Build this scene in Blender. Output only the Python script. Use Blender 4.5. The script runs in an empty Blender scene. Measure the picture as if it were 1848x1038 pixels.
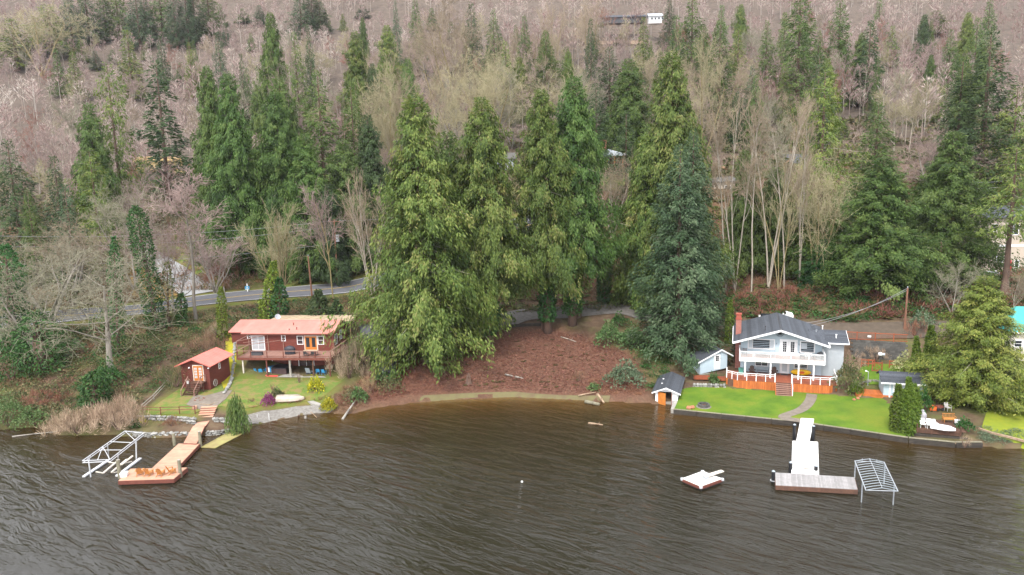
import bpy, math, random
import numpy as np
from mathutils import Vector, Matrix

S = bpy.context.scene
C = S.collection
rng = np.random.default_rng(11)
random.seed(11)

# ------------------------------------------------------------------ camera
FPX, PITCH, ROLL, CAMH = 1300.0, math.radians(9.5), math.radians(1.5), 30.0
IW, IH = 1848.0, 1038.0
cam = bpy.data.cameras.new("camera")
cam.sensor_fit = 'HORIZONTAL'
cam.sensor_width = 36.0
cam.lens = FPX / IW * 36.0
cam.clip_start, cam.clip_end = 1.0, 4000.0
camo = bpy.data.objects.new("camera", cam)
C.objects.link(camo)
_f = Vector((0, math.cos(PITCH), -math.sin(PITCH)))
_r0, _u0 = Vector((1, 0, 0)), Vector((0, math.sin(PITCH), math.cos(PITCH)))
_cr, _sr = math.cos(ROLL), math.sin(ROLL)
_r, _u = _cr * _r0 - _sr * _u0, _sr * _r0 + _cr * _u0
camo.matrix_world = Matrix(((_r.x, _u.x, -_f.x, 0), (_r.y, _u.y, -_f.y, 0), (_r.z, _u.z, -_f.z, CAMH), (0, 0, 0, 1)))
S.camera = camo

# ------------------------------------------------------------------ light: bright overcast
SUN_EL, SUN_AZ = 52.0, 200.0          # azimuth clockwise from +Y: behind the camera, slightly left
w = bpy.data.worlds.new("World")
S.world = w
w.use_nodes = True
wn = w.node_tree
bgn = wn.nodes["Background"]
sky = wn.nodes.new("ShaderNodeTexSky")
sky.sky_type = 'NISHITA'
sky.sun_disc = False
sky.sun_elevation = math.radians(SUN_EL)
sky.sun_rotation = math.radians(SUN_AZ)
sky.air_density, sky.dust_density, sky.ozone_density = 1.0, 3.0, 1.0
hsv = wn.nodes.new("ShaderNodeHueSaturation")
hsv.inputs["Saturation"].default_value = 0.22
wn.links.new(sky.outputs[0], hsv.inputs["Color"])
cloud = wn.nodes.new("ShaderNodeMix"); cloud.data_type = 'RGBA'      # even cloud cover over the clear sky
cloud.inputs[0].default_value = 0.55
cloud.inputs[7].default_value = (8.6, 8.75, 9.3, 1)
wn.links.new(hsv.outputs[0], cloud.inputs[6])
wn.links.new(cloud.outputs[2], bgn.inputs["Color"])
bgn.inputs["Strength"].default_value = 0.15
sl = bpy.data.lights.new("sun", 'SUN')
sl.energy, sl.angle, sl.color = 1.5, math.radians(11), (1.0, 0.96, 0.9)
so = bpy.data.objects.new("sun", sl)
C.objects.link(so)
_el, _az = math.radians(SUN_EL), math.radians(SUN_AZ)
_d = Vector((math.sin(_az) * math.cos(_el), math.cos(_az) * math.cos(_el), math.sin(_el)))
so.rotation_euler = _d.to_track_quat('Z', 'Y').to_euler()
S.view_settings.view_transform = 'Standard'
S.view_settings.look = 'None'
S.view_settings.exposure = 1.38
S.view_settings.gamma = 1.0
S.view_settings.use_curve_mapping = False
S.cycles.max_bounces = 5
S.cycles.diffuse_bounces = 3
S.cycles.glossy_bounces = 3
S.cycles.transparent_max_bounces = 4
S.cycles.use_denoising = True

# ------------------------------------------------------------------ geometry of the view
def ray(u, v):
    x, y = (u - IW / 2) / FPX, -(v - IH / 2) / FPX
    x, y = _cr * x + _sr * y, -_sr * x + _cr * y
    return np.array([x, math.cos(PITCH) + y * math.sin(PITCH), -math.sin(PITCH) + y * math.cos(PITCH)])

def G(u, v, z=0.0):
    d = ray(u, v); t = (z - CAMH) / d[2]
    return np.array([0, 0, CAMH]) + d * t

def V(u, v, Y):
    d = ray(u, v)
    return np.array([0, 0, CAMH]) + d * (Y / d[1])

# ------------------------------------------------------------------ object helpers
def tag(o, label=None, cat=None, group=None, kind=None):
    if label: o['label'] = label
    if cat: o['category'] = cat
    if group: o['group'] = group
    if kind: o['kind'] = kind
    return o

def thing(name, label, cat, loc=(0, 0, 0), rz=0.0, group=None):
    o = bpy.data.objects.new(name, None)
    o.empty_display_size = 0.3
    C.objects.link(o)
    o.location = loc
    o.rotation_euler = (0, 0, rz)
    return tag(o, label, cat, group)

def link(name, me, parent=None, loc=None, rot=None, scale=None):
    o = bpy.data.objects.new(name, me)
    C.objects.link(o)
    if parent is not None: o.parent = parent
    if loc is not None: o.location = loc
    if rot is not None: o.rotation_euler = rot
    if scale is not None: o.scale = scale
    return o

def mesh_np(name, verts, faces, mats=(), tone=None, smooth=False, mat_idx=None):
    """faces: (n,3) or (n,4) int array, or list of them"""
    me = bpy.data.meshes.new(name)
    verts = np.asarray(verts, dtype=np.float32)
    fl = faces if isinstance(faces, list) else [faces]
    fl = [np.asarray(f, dtype=np.int32) for f in fl if len(f)]
    loops = np.concatenate([f.ravel() for f in fl])
    tot = np.concatenate([np.full(len(f), f.shape[1], dtype=np.int32) for f in fl])
    start = np.concatenate([[0], np.cumsum(tot)[:-1]]).astype(np.int32)
    me.vertices.add(len(verts)); me.vertices.foreach_set("co", verts.ravel())
    me.loops.add(len(loops)); me.loops.foreach_set("vertex_index", loops)
    me.polygons.add(len(tot)); me.polygons.foreach_set("loop_start", start); me.polygons.foreach_set("loop_total", tot)
    for m in mats: me.materials.append(m)
    if mat_idx is not None: me.polygons.foreach_set("material_index", np.asarray(mat_idx, dtype=np.int32))
    if smooth: me.polygons.foreach_set("use_smooth", np.ones(len(tot), dtype=bool))
    if tone is not None:
        a = me.attributes.new("tone", 'FLOAT', 'POINT')
        a.data.foreach_set("value", np.asarray(tone, dtype=np.float32))
    me.update(calc_edges=True)
    return me

class MB:
    """collects boxes, bars, tubes, polygons into one mesh"""
    def __init__(s): s.v = []; s.f = []
    def add(s, vs, fs):
        b = len(s.v); s.v += [tuple(p) for p in vs]; s.f += [tuple(i + b for i in f) for f in fs]; return s
    def box(s, x0, x1, y0, y1, z0, z1):
        return s.add([(x0, y0, z0), (x1, y0, z0), (x1, y1, z0), (x0, y1, z0), (x0, y0, z1), (x1, y0, z1), (x1, y1, z1), (x0, y1, z1)],
                     [(3, 2, 1, 0), (4, 5, 6, 7), (0, 1, 5, 4), (1, 2, 6, 5), (2, 3, 7, 6), (3, 0, 4, 7)])
    def prism(s, poly, dv):
        """closed planar polygon extruded by vector dv"""
        n = len(poly); dv = np.array(dv)
        a = [np.array(p, dtype=float) for p in poly]
        return s.add(a + [p + dv for p in a], [tuple(range(n))[::-1], tuple(range(n, 2 * n))] + [(i, (i + 1) % n, n + (i + 1) % n, n + i) for i in range(n)])
    def tube(s, p0, p1, r0, r1=None, n=8, cap=True):
        r1 = r0 if r1 is None else r1
        p0, p1 = np.array(p0, float), np.array(p1, float)
        d = p1 - p0; d /= (np.linalg.norm(d) + 1e-9)
        a = np.cross(d, [0, 0, 1] if abs(d[2]) < .9 else [1, 0, 0]); a /= np.linalg.norm(a); b = np.cross(d, a)
        vs = []
        for p, r in ((p0, r0), (p1, r1)):
            for i in range(n):
                t = 2 * math.pi * i / n; vs.append(p + r * (a * math.cos(t) + b * math.sin(t)))
        fs = [(i, n + i, n + (i + 1) % n, (i + 1) % n) for i in range(n)]
        if cap: fs += [tuple(range(n)), tuple(range(2 * n - 1, n - 1, -1))]
        return s.add(vs, fs)
    def bar(s, p0, p1, w, h):
        """square section bar between points, h measured upwards"""
        p0, p1 = np.array(p0, float), np.array(p1, float)
        d = p1 - p0; d /= (np.linalg.norm(d) + 1e-9)
        a = np.cross(d, [0, 0, 1] if abs(d[2]) < .95 else [0, 1, 0]); a /= np.linalg.norm(a); b = np.cross(a, d)
        vs = []
        for p in (p0, p1):
            for sx, sz in ((-1, -1), (1, -1), (1, 1), (-1, 1)): vs.append(p + a * sx * w / 2 + b * sz * h / 2)
        return s.add(vs, [(0, 1, 2, 3), (7, 6, 5, 4), (0, 4, 5, 1), (1, 5, 6, 2), (2, 6, 7, 3), (3, 7, 4, 0)])
    def lathe(s, prof, n=12, c=(0, 0)):
        vs = []
        for r, z in prof:
            for i in range(n):
                t = 2 * math.pi * i / n; vs.append((c[0] + r * math.cos(t), c[1] + r * math.sin(t), z))
        fs = []
        for k in range(len(prof) - 1):
            for i in range(n): fs.append((k * n + i, k * n + (i + 1) % n, (k + 1) * n + (i + 1) % n, (k + 1) * n + i))
        fs += [tuple(range(n))[::-1], tuple(range((len(prof) - 1) * n, len(prof) * n))]
        return s.add(vs, fs)
    def mesh(s, name, mat):
        me = bpy.data.meshes.new(name); me.from_pydata([tuple(map(float, p)) for p in s.v], [], s.f); me.materials.append(mat); me.update()
        return me
    def obj(s, name, mat, parent=None, smooth=False, **kw):
        me = s.mesh(name, mat)
        if smooth: me.polygons.foreach_set("use_smooth", np.ones(len(me.polygons), dtype=bool))
        return link(name, me, parent, **kw)

_boxes = {}
def bx(name, mat, parent, x0, x1, y0, y1, z0, z1, rot=None):
    d = (round(x1 - x0, 3), round(y1 - y0, 3), round(z1 - z0, 3), mat.name)
    me = _boxes.get(d)
    if me is None:
        a, b, c = d[0] / 2, d[1] / 2, d[2] / 2
        me = _boxes[d] = MB().box(-a, a, -b, b, -c, c).mesh(name, mat)
    return link(name, me, parent, ((x0 + x1) / 2, (y0 + y1) / 2, (z0 + z1) / 2), rot)

_bars = {}
def barp(name, mat, parent, p0, p1, w, h):
    return MB().bar(p0, p1, w, h).obj(name, mat, parent)

# ------------------------------------------------------------------ materials
def newmat(name):
    m = bpy.data.materials.new(name); m.use_nodes = True
    return m, m.node_tree, m.node_tree.nodes["Principled BSDF"]

def N(nt, t, **kw):
    n = nt.nodes.new(t)
    for k, v in kw.items(): setattr(n, k, v)
    return n

def ramp(nt, fac, stops):
    r = N(nt, "ShaderNodeValToRGB")
    el = r.color_ramp.elements
    while len(el) < len(stops): el.new(0.5)
    for e, (p, c) in zip(el, stops): e.position = p; e.color = (*c, 1)
    nt.links.new(fac, r.inputs[0])
    return r.outputs[0]

def noise(nt, scale, detail=4, vec=None, rough=0.6, coord="Object", stretch=None, distortion=0.0):
    n = N(nt, "ShaderNodeTexNoise"); n.inputs["Scale"].default_value = scale; n.inputs["Detail"].default_value = detail
    n.inputs["Roughness"].default_value = rough; n.inputs["Distortion"].default_value = distortion
    tc = N(nt, "ShaderNodeTexCoord"); out = tc.outputs[coord]
    if stretch:
        mp = N(nt, "ShaderNodeMapping"); mp.inputs["Scale"].default_value = stretch
        nt.links.new(out, mp.inputs[0]); out = mp.outputs[0]
    nt.links.new(vec if vec is not None else out, n.inputs["Vector"])
    return n.outputs["Fac"]

def mixc(nt, fac, a, b, mode='MIX'):
    m = N(nt, "ShaderNodeMix", data_type='RGBA', blend_type=mode)
    for s, v in ((m.inputs[0], fac), (m.inputs[6], a), (m.inputs[7], b)):
        if hasattr(v, 'is_output'): nt.links.new(v, s)
        else: s.default_value = v if isinstance(v, float) else (*v, 1)
    return m.outputs[2]

def math_(nt, op, a, b=0.0, clamp=False):
    m = N(nt, "ShaderNodeMath", operation=op, use_clamp=clamp)
    for s, v in ((m.inputs[0], a), (m.inputs[1], b)):
        if hasattr(v, 'is_output'): nt.links.new(v, s)
        else: s.default_value = v
    return m.outputs[0]

def bump(nt, bs, h, strength=0.3, dist=0.02):
    b = N(nt, "ShaderNodeBump"); b.inputs["Strength"].default_value = strength; b.inputs["Distance"].default_value = dist
    nt.links.new(h, b.inputs["Height"]); nt.links.new(b.outputs[0], bs.inputs["Normal"])

def surf(name, col, col2=None, rough=0.75, scale=3.0, stretch=None, objvar=0.0, bmp=0.0, metal=0.0, coord="Object", spec=0.35):
    """painted / wooden / stone surface: two tones broken up by noise, a shade that differs per object"""
    m, nt, bs = newmat(name)
    col2 = col2 or tuple(c * 0.72 for c in col)
    f1 = noise(nt, scale, 5, coord=coord, stretch=stretch)
    c = ramp(nt, f1, [(0.32, col2), (0.66, col)])
    f2 = noise(nt, scale * 0.17, 3, coord=coord)
    c = mixc(nt, math_(nt, 'MULTIPLY', f2, 0.5), c, tuple(x * 0.86 for x in col2))
    if objvar:
        oi = N(nt, "ShaderNodeObjectInfo")
        h = N(nt, "ShaderNodeHueSaturation")
        v = N(nt, "ShaderNodeMapRange"); v.inputs["To Min"].default_value = 1 - objvar; v.inputs["To Max"].default_value = 1 + objvar
        nt.links.new(oi.outputs["Random"], v.inputs[0]); nt.links.new(v.outputs[0], h.inputs["Value"])
        nt.links.new(c, h.inputs["Color"]); c = h.outputs[0]
    nt.links.new(c, bs.inputs["Base Color"])
    bs.inputs["Roughness"].default_value = rough; bs.inputs["Metallic"].default_value = metal
    bs.inputs["Specular IOR Level"].default_value = spec
    if bmp: bump(nt, bs, f1, bmp)
    return m

def foliage(name, stops, objvar=0.16, huevar=0.012, transl=0.3, rough=0.6):
    """leaf colour by the leaf's own 'tone' (young, old, dry), shifted a little per plant"""
    m, nt, bs = newmat(name)
    at = N(nt, "ShaderNodeAttribute"); at.attribute_name = "tone"
    c = ramp(nt, at.outputs["Fac"], stops)
    oi = N(nt, "ShaderNodeObjectInfo")
    h = N(nt, "ShaderNodeHueSaturation")
    for key, lo, hi, mul in (("Value", 1 - objvar, 1 + objvar, 1.0), ("Hue", 0.5 - huevar, 0.5 + huevar, 7.31)):
        r = math_(nt, 'FRACT', math_(nt, 'MULTIPLY', oi.outputs["Random"], mul))
        v = N(nt, "ShaderNodeMapRange"); v.inputs["To Min"].default_value = lo; v.inputs["To Max"].default_value = hi
        nt.links.new(r, v.inputs[0]); nt.links.new(v.outputs[0], h.inputs[key])
    nt.links.new(c, h.inputs["Color"])
    nt.links.new(h.outputs[0], bs.inputs["Base Color"])
    bs.inputs["Roughness"].default_value = rough; bs.inputs["Specular IOR Level"].default_value = 0.25
    if transl:
        tr = N(nt, "ShaderNodeBsdfTranslucent"); nt.links.new(h.outputs[0], tr.inputs["Color"])
        mx = N(nt, "ShaderNodeMixShader"); mx.inputs[0].default_value = transl
        out = nt.nodes["Material Output"]
        nt.links.new(bs.outputs[0], mx.inputs[1]); nt.links.new(tr.outputs[0], mx.inputs[2]); nt.links.new(mx.outputs[0], out.inputs["Surface"])
    return m

M = {}
# wood, paint, metal, stone
M['white'] = surf('white_paint', (.80, .80, .80), (.70, .70, .70), .55, 2.0)
M['white_wood'] = surf('white_deck_coating', (.74, .73, .70), (.60, .58, .54), .6, 1.4, objvar=.03)
M['redwall'] = surf('red_brown_stain', (.165, .038, .024), (.095, .023, .016), .75, 2.5, stretch=(.5, .5, 6), objvar=.10)
M['redtrim'] = surf('red_brown_trim', (.19, .062, .040), (.12, .036, .026), .7, 3, objvar=.08)
M['redroof'] = surf('salmon_metal_roof', (.58, .225, .180), (.46, .165, .13), .42, .9, objvar=.05, spec=.5)
M['redshedroof'] = surf('coral_metal_roof', (.62, .175, .140), (.50, .13, .10), .42, .9, objvar=.04, spec=.5)
M['deckred'] = surf('weathered_red_deck', (.30, .17, .13), (.20, .105, .08), .75, 3, objvar=.12)
M['ply'] = surf('old_plywood_roof', (.46, .36, .24), (.26, .19, .12), .8, 1.1, objvar=.14)
M['orangewood'] = surf('orange_stained_door', (.55, .20, .035), (.40, .13, .02), .6, 3)
M['salmonwood'] = surf('salmon_stained_deck', (.50, .29, .195), (.36, .20, .135), .75, 1.6, objvar=.13)
M['cedarwood'] = surf('orange_cedar_boards', (.50, .155, .035), (.34, .085, .02), .65, 2.4, stretch=(3, 3, .6), objvar=.16)
M['cedardeck'] = surf('red_stained_deck', (.28, .085, .042), (.19, .052, .028), .6, 2.2, objvar=.12)
M['rustfence'] = surf('rust_stained_fence', (.33, .09, .035), (.22, .055, .025), .7, 3, objvar=.1)
M['greydeck'] = surf('weathered_grey_deck', (.31, .295, .29), (.215, .205, .20), .8, 3, objvar=.16)
M['greywood'] = surf('silvered_wood', (.36, .34, .30), (.20, .18, .155), .9, 5, stretch=(1, 1, .25), objvar=.12, bmp=.4)
M['brownwood'] = surf('dark_brown_wood', (.13, .065, .04), (.07, .036, .025), .75, 3, objvar=.15)
M['teak'] = surf('golden_teak', (.50, .215, .055), (.36, .14, .032), .6, 5, objvar=.06)
M['log'] = surf('bare_log', (.40, .30, .20), (.20, .13, .085), .9, 4, objvar=.15)
M['pilewood'] = surf('mossy_pile', (.26, .235, .17), (.14, .13, .085), .9, 5, objvar=.1, bmp=.4)
M['polewood'] = surf('utility_pole_wood', (.27, .13, .075), (.15, .075, .05), .85, 4, stretch=(1, 1, .1))
M['blue'] = surf('pale_blue_siding', (.44, .53, .58), (.38, .465, .515), .65, 1.4, objvar=.02)
M['bluegrey'] = surf('pale_grey_siding', (.42, .45, .47), (.35, .385, .41), .65, 1.6)
M['shingle'] = surf('charcoal_shingles', (.078, .086, .10), (.040, .045, .055), .85, 6, objvar=.30)
M['brick'] = surf('brick_face', (.36, .155, .12), (.24, .085, .065), .85, 6, objvar=.22)
M['brickred'] = surf('chimney_cap', (.34, .085, .055), (.26, .06, .04), .8, 5)
M['mortar'] = surf('mortar', (.42, .36, .33), None, .9, 7)
M['glass'] = surf('dark_window_glass', (.030, .036, .042), (.018, .022, .026), .06, .5, spec=.6)
M['palecurtain'] = surf('pale_blind', (.46, .50, .52), (.40, .44, .47), .4, .7)
M['black'] = surf('black_plastic', (.018, .019, .022), (.011, .011, .013), .5, 4)
M['blackcover'] = surf('black_cover', (.035, .035, .045), (.02, .02, .025), .55, 4)
M['darkgrey'] = surf('dark_grey', (.075, .078, .085), None, .6, 4)
M['bronze'] = surf('dark_brown_cover', (.080, .045, .045), (.05, .03, .03), .6, 3)
M['galv'] = surf('galvanised_steel', (.42, .45, .48), (.32, .34, .37), .45, 3, metal=.25)
M['steelblue'] = surf('painted_steel', (.33, .38, .42), (.24, .28, .31), .5, 3, metal=.2)
M['alum'] = surf('white_aluminium', (.56, .57, .59), (.44, .45, .47), .45, 3)
M['concrete'] = surf('old_concrete', (.36, .345, .315), (.24, .225, .20), .9, 1.6, bmp=.3)
M['bulkhead'] = surf('wet_bulkhead_timber', (.055, .046, .036), (.028, .024, .020), .85, 2.0, objvar=.2)
M['stone'] = surf('river_stone', (.30, .295, .275), (.17, .165, .15), .85, 3.5, objvar=.38, bmp=.2)
M['darkstone'] = surf('mossy_field_stone', (.22, .21, .185), (.13, .125, .10), .9, 3.0, objvar=.3, bmp=.3)
M['block'] = surf('dark_wall_block', (.105, .10, .092), (.065, .062, .056), .9, 2.0, objvar=.25)
M['terracotta'] = surf('terracotta', (.42, .18, .10), None, .8, 4)
M['teal'] = surf('turquoise_roof', (.05, .33, .29), (.04, .27, .24), .5, 1.0)
M['stucco'] = surf('tan_stucco', (.47, .40, .32), (.42, .355, .285), .8, 1.6)
M['cream'] = surf('cream_wall', (.66, .60, .52), (.60, .54, .47), .75, 1.5)
M['yellow'] = surf('yellow_plastic', (.78, .47, .012), (.72, .42, .01), .4, 3)
M['azure'] = surf('bright_blue_plastic', (.045, .30, .56), (.035, .23, .46), .45, 3)
M['redplastic'] = surf('red_plastic', (.60, .10, .08), None, .45, 3)
M['orangeplastic'] = surf('orange_plastic', (.70, .14, .03), None, .45, 3)
M['umbrella'] = surf('red_canvas', (.42, .02, .03), None, .7, 3)
M['boathull'] = surf('weathered_boat_hull', (.46, .40, .33), (.34, .28, .22), .6, 2.2)
M['yellowraft'] = surf('algae_covered_raft', (.33, .33, .11), (.22, .16, .07), .75, .9)
M['signblue'] = surf('sign_blue', (.06, .30, .52), None, .5, 3)
M['wire'] = surf('wire', (.30, .30, .31), None, .5, 3)
M['greybag'] = surf('grey_cloth', (.40, .39, .41), (.28, .27, .29), .85, 6)
M['skin'] = surf('skin', (.48, .30, .22), None, .6, 4)
M['lichen'] = surf('grey_statue', (.42, .40, .38), None, .9, 6)
M['greenplastic'] = surf('green_plastic', (.10, .34, .27), None, .5, 3)
M['ember'] = surf('charred_wood', (.30, .10, .05), (.05, .03, .02), .9, 6)
# bark
M['bark'] = surf('red_brown_bark', (.17, .105, .075), (.085, .055, .042), .95, 2.2, stretch=(3, 3, .35), bmp=.5)
M['greybark'] = surf('grey_bark', (.30, .27, .23), (.17, .15, .125), .9, 2.0, stretch=(2, 2, .5), objvar=.12)
M['mossbark'] = surf('mossy_bark', (.27, .225, .095), (.17, .13, .075), .95, 1.3, objvar=.12)
M['palebark'] = surf('pale_bark', (.40, .36, .30), (.27, .23, .18), .85, 2.5, objvar=.15)
M['deadlimb'] = surf('bleached_limb', (.40, .37, .29), (.27, .24, .18), .9, 3)
# twigs
M['tw_pink'] = surf('pinkish_twigs', (.32, .235, .21), (.25, .18, .16), .9, .7, objvar=.16)
M['tw_tan'] = surf('tan_twigs', (.31, .245, .17), (.22, .17, .115), .9, .7, objvar=.14)
M['tw_grey'] = surf('grey_lichen_twigs', (.29, .275, .19), (.20, .18, .125), .9, .7, objvar=.12)
M['tw_moss'] = surf('mossy_pale_twigs', (.36, .32, .19), (.27, .235, .135), .9, .7, objvar=.1)
M['tw_red'] = surf('reddish_twigs', (.27, .125, .09), (.19, .085, .065), .9, .7, objvar=.12)
# leaves
M['cedar_olive'] = foliage('olive_cedar_leaves', [(0, (.032, .060, .012)), (.45, (.094, .142, .026)), (.8, (.175, .212, .05)), (1, (.235, .215, .075))])
M['cedar_green'] = foliage('green_cedar_leaves', [(0, (.026, .056, .013)), (.5, (.078, .138, .028)), (1, (.16, .215, .055))])
M['fir_dark'] = foliage('dark_fir_needles', [(0, (.022, .044, .016)), (.5, (.050, .084, .028)), (1, (.090, .125, .045))])
M['fir_green'] = foliage('green_fir_needles', [(0, (.036, .066, .016)), (.5, (.080, .125, .028)), (1, (.135, .175, .045))])
M['spruce'] = foliage('blue_green_spruce_needles', [(0, (.028, .058, .026)), (.5, (.062, .105, .047)), (1, (.125, .165, .088))])
M['yellow_cedar'] = foliage('yellow_green_leaves', [(0, (.050, .080, .012)), (.5, (.122, .164, .028)), (1, (.235, .24, .055))])
M['arbor'] = foliage('arborvitae_leaves', [(0, (.045, .080, .010)), (.5, (.10, .150, .016)), (1, (.165, .20, .028))])
M['ivy'] = foliage('dark_ivy_leaves', [(0, (.016, .052, .014)), (.5, (.035, .100, .022)), (1, (.075, .155, .040))])
M['ivy_yellow'] = foliage('yellow_ivy_leaves', [(0, (.05, .085, .012)), (.5, (.125, .175, .02)), (1, (.24, .26, .035))])  # yellow-green is this ivy's own leaf colour
M['weep'] = foliage('weeping_cedar_leaves', [(0, (.045, .090, .020)), (.5, (.10, .165, .040)), (1, (.19, .24, .085))])
M['laurel'] = foliage('laurel_leaves', [(0, (.040, .085, .024)), (.5, (.085, .150, .045)), (1, (.165, .235, .095))])
M['rhodo'] = foliage('grey_green_leaves', [(0, (.045, .080, .040)), (.5, (.105, .155, .085)), (1, (.20, .25, .155))])
M['bramble'] = foliage('bramble_leaves', [(0, (.045, .060, .020)), (.35, (.085, .105, .036)), (.7, (.15, .135, .062)), (1, (.24, .15, .085))])
M['drybrush'] = foliage('dry_brush', [(0, (.13, .075, .045)), (.5, (.235, .145, .085)), (1, (.37, .26, .155))], transl=.1)
M['redbrush'] = foliage('reddish_brush', [(0, (.13, .050, .035)), (.5, (.225, .095, .062)), (1, (.33, .17, .105))], transl=.1)
M['tanbrush'] = foliage('pale_tan_twigs', [(0, (.19, .125, .085)), (.5, (.315, .225, .155)), (1, (.46, .35, .25))], transl=.1)
M['hillbrush'] = foliage('mauve_grey_brush', [(0, (.15, .095, .08)), (.5, (.25, .18, .15)), (1, (.36, .29, .23))], transl=.1)
M['purple'] = foliage('purple_heather', [(0, (.085, .012, .055)), (.5, (.18, .03, .115)), (1, (.28, .07, .19))])
M['yellowbush'] = foliage('yellow_flowering_leaves', [(0, (.13, .17, .015)), (.5, (.30, .30, .02)), (1, (.62, .48, .02))])
M['fern'] = foliage('fern_fronds', [(0, (.040, .070, .016)), (.5, (.085, .120, .028)), (1, (.17, .17, .055))])
M['variegated'] = foliage('variegated_leaves', [(0, (.12, .15, .05)), (.5, (.29, .30, .13)), (1, (.46, .43, .24))])
M['litter'] = foliage('fallen_leaves', [(0, (.070, .030, .020)), (.5, (.145, .062, .040)), (1, (.27, .14, .088))], transl=0)
M['grassblade'] = foliage('grass_blades', [(0, (.075, .165, .008)), (.5, (.125, .245, .012)), (1, (.22, .31, .02))], transl=.2)
M['mossgrass'] = foliage('mossy_grass', [(0, (.10, .12, .012)), (.5, (.20, .20, .018)), (1, (.36, .29, .02))], transl=.2)
# ------------------------------------------------------------------ terrain
def sstep(a, b, x):
    t = np.clip((x - a) / (b - a), 0, 1); return t * t * (3 - 2 * t)

SHORE = np.array([(-700, 95), (-140, 90), (-90, 87), (-65.9, 84.4), (-63, 84.2), (-58.3, 84.8), (-54, 81.7), (-49.2, 81.4), (-45.5, 81.1), (-42, 80.2),
    (-38.8, 80.2), (-36.4, 80.4), (-33.5, 81.3), (-32.4, 82.2), (-31, 83.8), (-28.6, 85.4), (-26.2, 86.9), (-23.8, 87.2), (-21, 86), (-17.8, 88.9), (-12.3, 90.6),
    (-7.3, 91.4), (0, 91.7), (8.7, 89.6), (12.1, 88.6), (16.6, 88.2), (17.6, 87.6), (20.2, 86.9), (19.0, 83.5), (32.1, 78.2), (41.7, 72.5),
    (45.7, 71), (48.5, 71.0), (51, 70.6), (56, 69.4), (62, 68.6), (75, 66), (110, 64), (700, 40)], dtype=float)

def in_poly(P, x, y):
    x = np.asarray(x, float); y = np.asarray(y, float)
    ins = np.zeros(x.shape, bool); n = len(P)
    for i in range(n):
        x0, y0 = P[i]; x1, y1 = P[(i + 1) % n]
        c = ((y0 > y) != (y1 > y)) & (x < (x1 - x0) * (y - y0) / ((y1 - y0) + 1e-12) + x0)
        ins ^= c
    return ins

def poly_dist(P, x, y, closed=False):
    x = np.asarray(x, float); y = np.asarray(y, float)
    d = np.full(x.shape, 1e9); n = len(P)
    for i in range(n if closed else n - 1):
        ax, ay = P[i]; bx_, by = P[(i + 1) % n]
        ex, ey = bx_ - ax, by - ay; L = ex * ex + ey * ey + 1e-12
        t = np.clip(((x - ax) * ex + (y - ay) * ey) / L, 0, 1)
        d = np.minimum(d, np.hypot(x - ax - t * ex, y - ay - t * ey))
    return d

LAKE = np.vstack([SHORE, [(700, -400), (-700, -400)]])
_rd = [G(u, v, z)[:2] for u, v, z in ((228, 562, 8), (330, 548, 8), (420, 537, 8.1), (520, 527, 8.3), (600, 520, 8.5), (660, 514, 8.6))]
ROADC = np.array([(-130, 96), (-90, 108)] + [tuple(p) for p in _rd] + [(-12, 141.5), (4, 145.5), (14, 150)], dtype=float)
CTRL = [(-110, 92, 1.5), (-110, 105, 6), (-110, 125, 8.5), (-80, 92, 2.2), (-80, 104, 6.5), (-66, 92, 2.4), (-66, 100, 5.2), (-58, 90, 1.6), (-58, 100, 5.0), (-50, 88, 1.8), (-52, 96, 3.4), (-52, 105, 6.2),
    (-45.5, 84, 1.2), (-47, 90, 2.0), (-46, 100, 3.4), (-44, 108, 5.6), (-40, 84.5, 1.45), (-41, 89.5, 1.65), (-38, 92, 1.75), (-38, 97, 1.8), (-40.5, 98.5, 2.4), (-42, 82, .75), (-37, 82, .75), (-34.5, 83, .7),
    (-34, 96.5, 1.8), (-28, 95.5, 1.8), (-33, 91, 1.4), (-28, 90.2, 1.15), (-24.5, 91, 1.1), (-33.5, 86.8, 1.1), (-30, 86.4, .32), (-27, 87.9, .42), (-24, 94, 1.8),
    (-33, 100, 1.9), (-26, 99, 1.9), (-20, 94, 1.5), (-20, 99, 3.2), (-33, 107.5, 4.9), (-26, 107, 5.0), (-19, 107, 5.2), (-15, 105, 4.8), (-40, 106, 4.9), (-40, 102, 4.4),
    (-33, 116, 6.2), (-22, 118, 6.6), (-12, 118, 6.8), (-16, 94, 1.6), (-12, 96, 1.8), (-8, 100, 2.8), (0, 95, 1.0), (0, 100, 2.4), (0, 105, 3.9), (6, 108, 4.7), (-5, 105, 3.9), (0, 112.5, 5.9), (8, 113, 6.0), (16, 112, 6.0),
    (10, 96, 1.4), (10, 102, 3.0), (16, 93, 1.6), (17, 100, 3.2), (20, 106, 4.6), (24, 112, 5.6), (23, 95, 1.3), (26, 97, 1.9), (24, 101, 3.0), (30, 92, 1.2), (34, 96, 1.6), (44, 90, 1.6), (30, 103, 3.6),
    (38, 105.5, 5.0), (46, 103.5, 5.0), (54, 101, 5.0), (62, 99, 5.0), (34, 108, 5.2), (48, 98.2, 2.7), (53, 96.4, 2.7), (47, 92, 1.9), (51, 91, 1.9), (43, 84, .8), (46, 80, .8), (49, 78, .9), (53, 84, 1.1), (56, 90, 2.2), (60, 84, 1.4), (56, 76, .8), (62, 74, .9), (66, 90, 2.6), (72, 80, 1.4),
    (80, 95, 5), (100, 85, 3), (100, 100, 7)]
for (x, y) in ROADC[2:8]: CTRL += [(x, y, 8.0 + .3 * (x + 61) / 32)]
_r = np.array(CTRL); _cx = _r[:, :2] / 50.0
def _tps(d2): return d2 * np.log(d2 + 1e-9)
_A = _tps(((_cx[:, None] - _cx[None]) ** 2).sum(-1)) + np.eye(len(_r)) * 2e-3
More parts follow.
